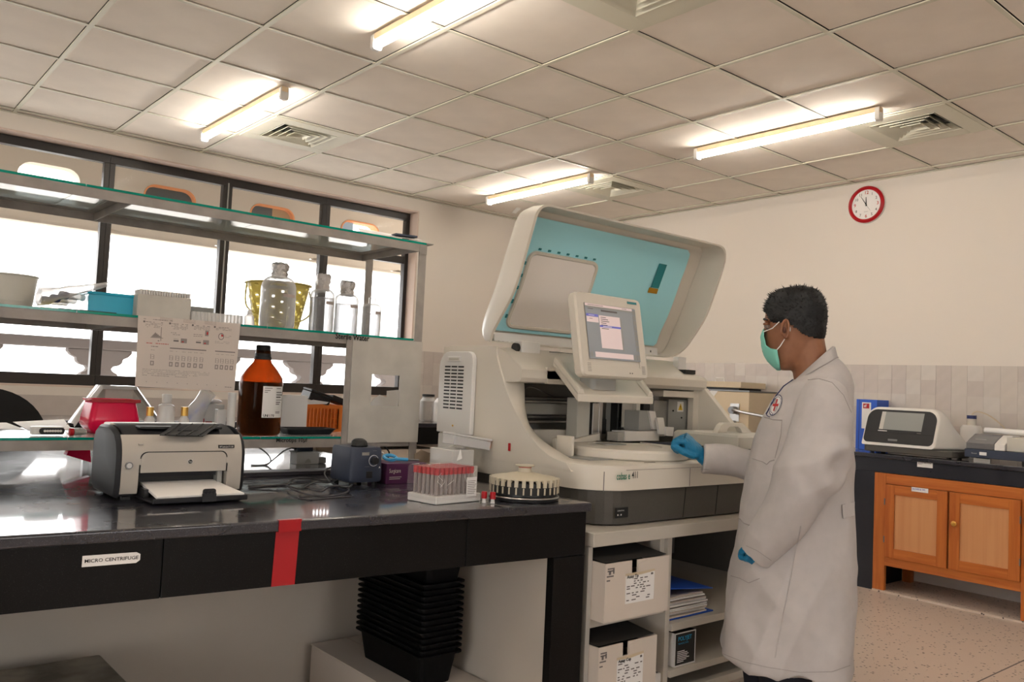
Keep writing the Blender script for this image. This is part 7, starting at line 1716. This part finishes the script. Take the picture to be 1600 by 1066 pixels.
line([(1166, 853), (1184, 861), (1205, 876)], .0010, 'coat_seam', 'cuff_seam'); line([(1095, 733), (1112, 734)], .0010, 'coat_seam', 'cuff_seam')
line([(1239, 594), (1225, 604), (1213, 619), (1206, 632), (1198, 647)], .0022, 'navy_piping', 'placket_edge', lift=.001)
line([(1130, 1022), (1160, 1034), (1200, 1043), (1250, 1051), (1300, 1050), (1328, 1040)], .0010, 'coat_seam', 'hem_seam')
# belt tab at the back
T = [onbody(x_, y_, cb, .004) for x_, y_ in ((1314, 789), (1333, 784), (1333, 806), (1316, 810))]; MB().ring([T, [p-MH*.003 for p in T]], smooth=False).build('belt_tab', 'coat', coat); MB().tube(T+[T[0]], .0012, n=5).build('belt_tab_edge', 'coat_seam', coat)
# collar: a turned-down band; a darker tube paints the shadow line at its edge
mb = MB(); cr = []
def nk(t, y_f, y_b, f, b, hw):  # point on a tilted neck oval, t=0 front
    a = Q(f, y_f); c_ = Q(b, y_b); c = (a+c_)/2; h = (c_-a)/2; return c-h*cos(t)-MH*(hw*sin(t))
ts = [radians(8+344*k/36) for k in range(37)]
mb.ring([[nk(t, *q) for t in ts] for q in ((598, 552, 1243, 1299, .066), (590, 541, 1246, 1301, .066), (592, 542, 1243, 1305, .073), (601, 558, 1235, 1309, .092), (602, 560, 1236, 1308, .088))], close=False, caps=False)
MB().tube([nk(t, 601.5, 558.5, 1234.5, 1309.5, .094) for t in ts], .0018, n=6).build('collar_edge', 'coat_seam', man); cl = mb.build('collar', 'coat', man, angle=50); so = cl.modifiers.new('t', 'SOLIDIFY'); so.thickness = .003
# chest emblem: red cross in a navy ring
em = bpy.data.objects.new('emblem', None)
ex, ey = 1212.5, 633.5; c0 = onbody(ex, ey, cb, 0)
def emp(u, v, lift=.0012): return onbody(ex+u*.95+v*.33, ey-v, cb, lift)
def emband(r0, r1, m, name, lift=.0014, n=28, a0=0, a1=2*pi, par=None):
    rows = [[emp(rx*cos(a0+(a1-a0)*i/n), ry*sin(a0+(a1-a0)*i/n), lift) for i in range(n+1)] for rx, ry in (r0, r1)]; return MB().ring(rows, close=False, caps=False).build(name, m, par or coat)
eb = emband((.01, .01), (8.8, 16.5), 'white_paper', 'emblem', .0010)
emband((6.6, 12.6), (8.8, 16.5), 'navy_piping', 'emblem_ring', .0016, par=eb); emband((7.3, 13.6), (8.1, 15.2), 'white_paper', 'emblem_lettering', .0020, n=14, par=eb)
for u0, v0, u1, v1 in ((-1.1, -9, 1.1, 9), (-4.6, -1.9, 4.6, 1.9)):
    MB().ring([[emp(u0, v0, .0022), emp((u0+u1)/2, v0, .0022), emp(u1, v0, .0022)], [emp(u0, (v0+v1)/2, .0022), emp((u0+u1)/2, (v0+v1)/2, .0022), emp(u1, (v0+v1)/2, .0022)], [emp(u0, v1, .0022), emp((u0+u1)/2, v1, .0022), emp(u1, v1, .0022)]], close=False, caps=False).build('emblem_cross', 'red_ink', eb)
line([(1197, 646), (1199, 650), (1203, 652)], .0012, 'navy_piping', 'pocket_stitch')
# ---- gloved hands
def hand(name, wrist, kn_c, across, normal, curl, thumb, scale=1.0):
    """wrist, centre of the knuckle row, unit vector across the knuckles (index side), unit normal out of the back of the hand"""
    mb = MB(); d = (kn_c-wrist).normalized(); L = (kn_c-wrist).length
    # palm as a lofted slab
    rings = []
    for f, w, t in ((-.35, .026, .022), (0, .027, .021), (.35, .036, .020), (.75, .041, .017), (1.02, .040, .014)):
        c = wrist+d*L*f; rings.append([c+across*(w*scale*cos(a))+normal*(t*scale*sin(a)) for a in [2*pi*i/16 for i in range(16)]])
    mb.ring(rings)
    for k, (o_, ln, r) in enumerate(((.030, .070, .0092), (.010, .077, .0095), (-.011, .072, .0092), (-.030, .058, .0082))):
        b = kn_c+across*(o_*scale)-d*.008; p = b; dd = d.copy(); P_ = [b-d*.01]; 
        seg = [ln*.46, ln*.31, ln*.24]; cv = curl[k] if isinstance(curl[0], (list, tuple)) else curl
        P_.append(b)
        for s_, c_ in zip(seg, cv):
            dd = (dd*cos(c_)-normal*sin(c_)).normalized(); nrm = None
            # rotate about the across axis progressively
            p = p+dd*s_*scale; P_.append(p.copy()); normal_ = normal
            normal = (normal*cos(c_)+d*0+normal*0).normalized() if False else normal
        mb.tube(smoothpts(P_, 3), [r*scale*(1-.15*i/(3*len(P_))) for i in range(3*(len(P_)-1)+1)], n=10); blob(mb, P_[-1], r*.86*scale)
    tb_ = wrist+d*L*.25+across*.026*scale; T_ = [tb_-across*.01]+[tb_+a*scale for a in thumb]
    mb.tube(smoothpts(T_, 3), [.0125*scale]*(3*(len(T_)-1)+1), n=10); blob(mb, T_[-1], .0115*scale)
    mb.tube([wrist-d*.075, wrist], [.036, .027], n=16)
    return finish(mb, name, 'glove', .0026, man, smooth=3)
w_ = Q(1096, 712, -.137); k_ = Q(1069, 684, -.118)
d_ = (k_-w_).normalized(); ac = (-MH*.93+Vector((0, 0, -.30))+MF*.0); ac = (ac-d_*ac.dot(d_)).normalized(); nr = d_.cross(ac).normalized()
if nr.z < 0: nr = -nr
# fingers fold down over the front edge of the machine
def fingerchain(base, segs, angs, d, n): 
    P_ = [base]; a = 0
    for s_, c_ in zip(segs, angs): a += c_; P_.append(P_[-1]+(d*cos(a)-n*sin(a))*s_)
    return P_
def glove(name, wrist, kn_c, ac, nr, d, curls, thumb, sc=1.0):
    mb = MB(); L = (kn_c-wrist).length
    rings = []
    for f, w, t in ((-.55, .027, .023), (-.3, .028, .023), (0, .029, .023), (.35, .037, .022), (.75, .042, .019), (1.03, .040, .015)):
        c = wrist+d*L*f; rings.append([c+ac*(w*sc*cos(a))+nr*(t*sc*sin(a)) for a in [2*pi*i/18 for i in range(18)]])
    mb.ring(rings)
    for (o_, ln, r), cv in zip(((.031, .072, .0098), (.0105, .079, .0100), (-.0105, .074, .0098), (-.030, .060, .0088)), curls):
        b = kn_c+ac*(o_*sc)-d*.006; P_ = [b-d*.012]+fingerchain(b, [ln*.46*sc, ln*.31*sc, ln*.24*sc], cv, d, nr)
        mb.tube(smoothpts(P_, 3), [r*sc*(1.04-.16*i/(3*(len(P_)-1))) for i in range(3*(len(P_)-1)+1)], n=10); blob(mb, P_[-1], r*.87*sc); blob(mb, b, r*1.12*sc)
    P_ = [wrist+d*L*.15+ac*.014*sc]+[wrist+d*(L*a)+ac*(b*sc)-nr*(c*sc) for a, b, c in thumb]
    mb.tube(smoothpts(P_, 3), [.0135*sc]*(3*(len(P_)-1)+1), n=10); blob(mb, P_[-1], .0125*sc)
    o, bv = finish(mb, name, 'glove', .0026, man, smooth=2, warp=lambda p: .0011*mn.noise(p*70))
    return o
glove('glove', w_, k_, ac, nr, d_, [(.95, 1.3, .95), (1.0, 1.25, .9), (1.1, 1.2, .8), (1.2, 1.2, .8)], [(.30, .036, .010), (.62, .044, .020), (.90, .040, .032), (1.05, .030, .040)])
w2 = Q(1190, 860, .158); k2 = Q(1171, 882, .152); d2 = (k2-w2).normalized(); ac2 = (MF*.5-MH*.6+Vector((0, 0, .5))); ac2 = (ac2-d2*ac2.dot(d2)).normalized(); nr2 = d2.cross(ac2).normalized()
if nr2.dot(MH) > 0: nr2 = -nr2
k2 = w2+d2*.052
glove('glove', w2, k2, ac2, nr2, d2, [(.9, 1.2, .8), (1.0, 1.2, .8), (1.1, 1.2, .8), (1.2, 1.2, .8)], [(.3, .036, .015), (.8, .040, .03), (1.0, .03, .04)], .80)
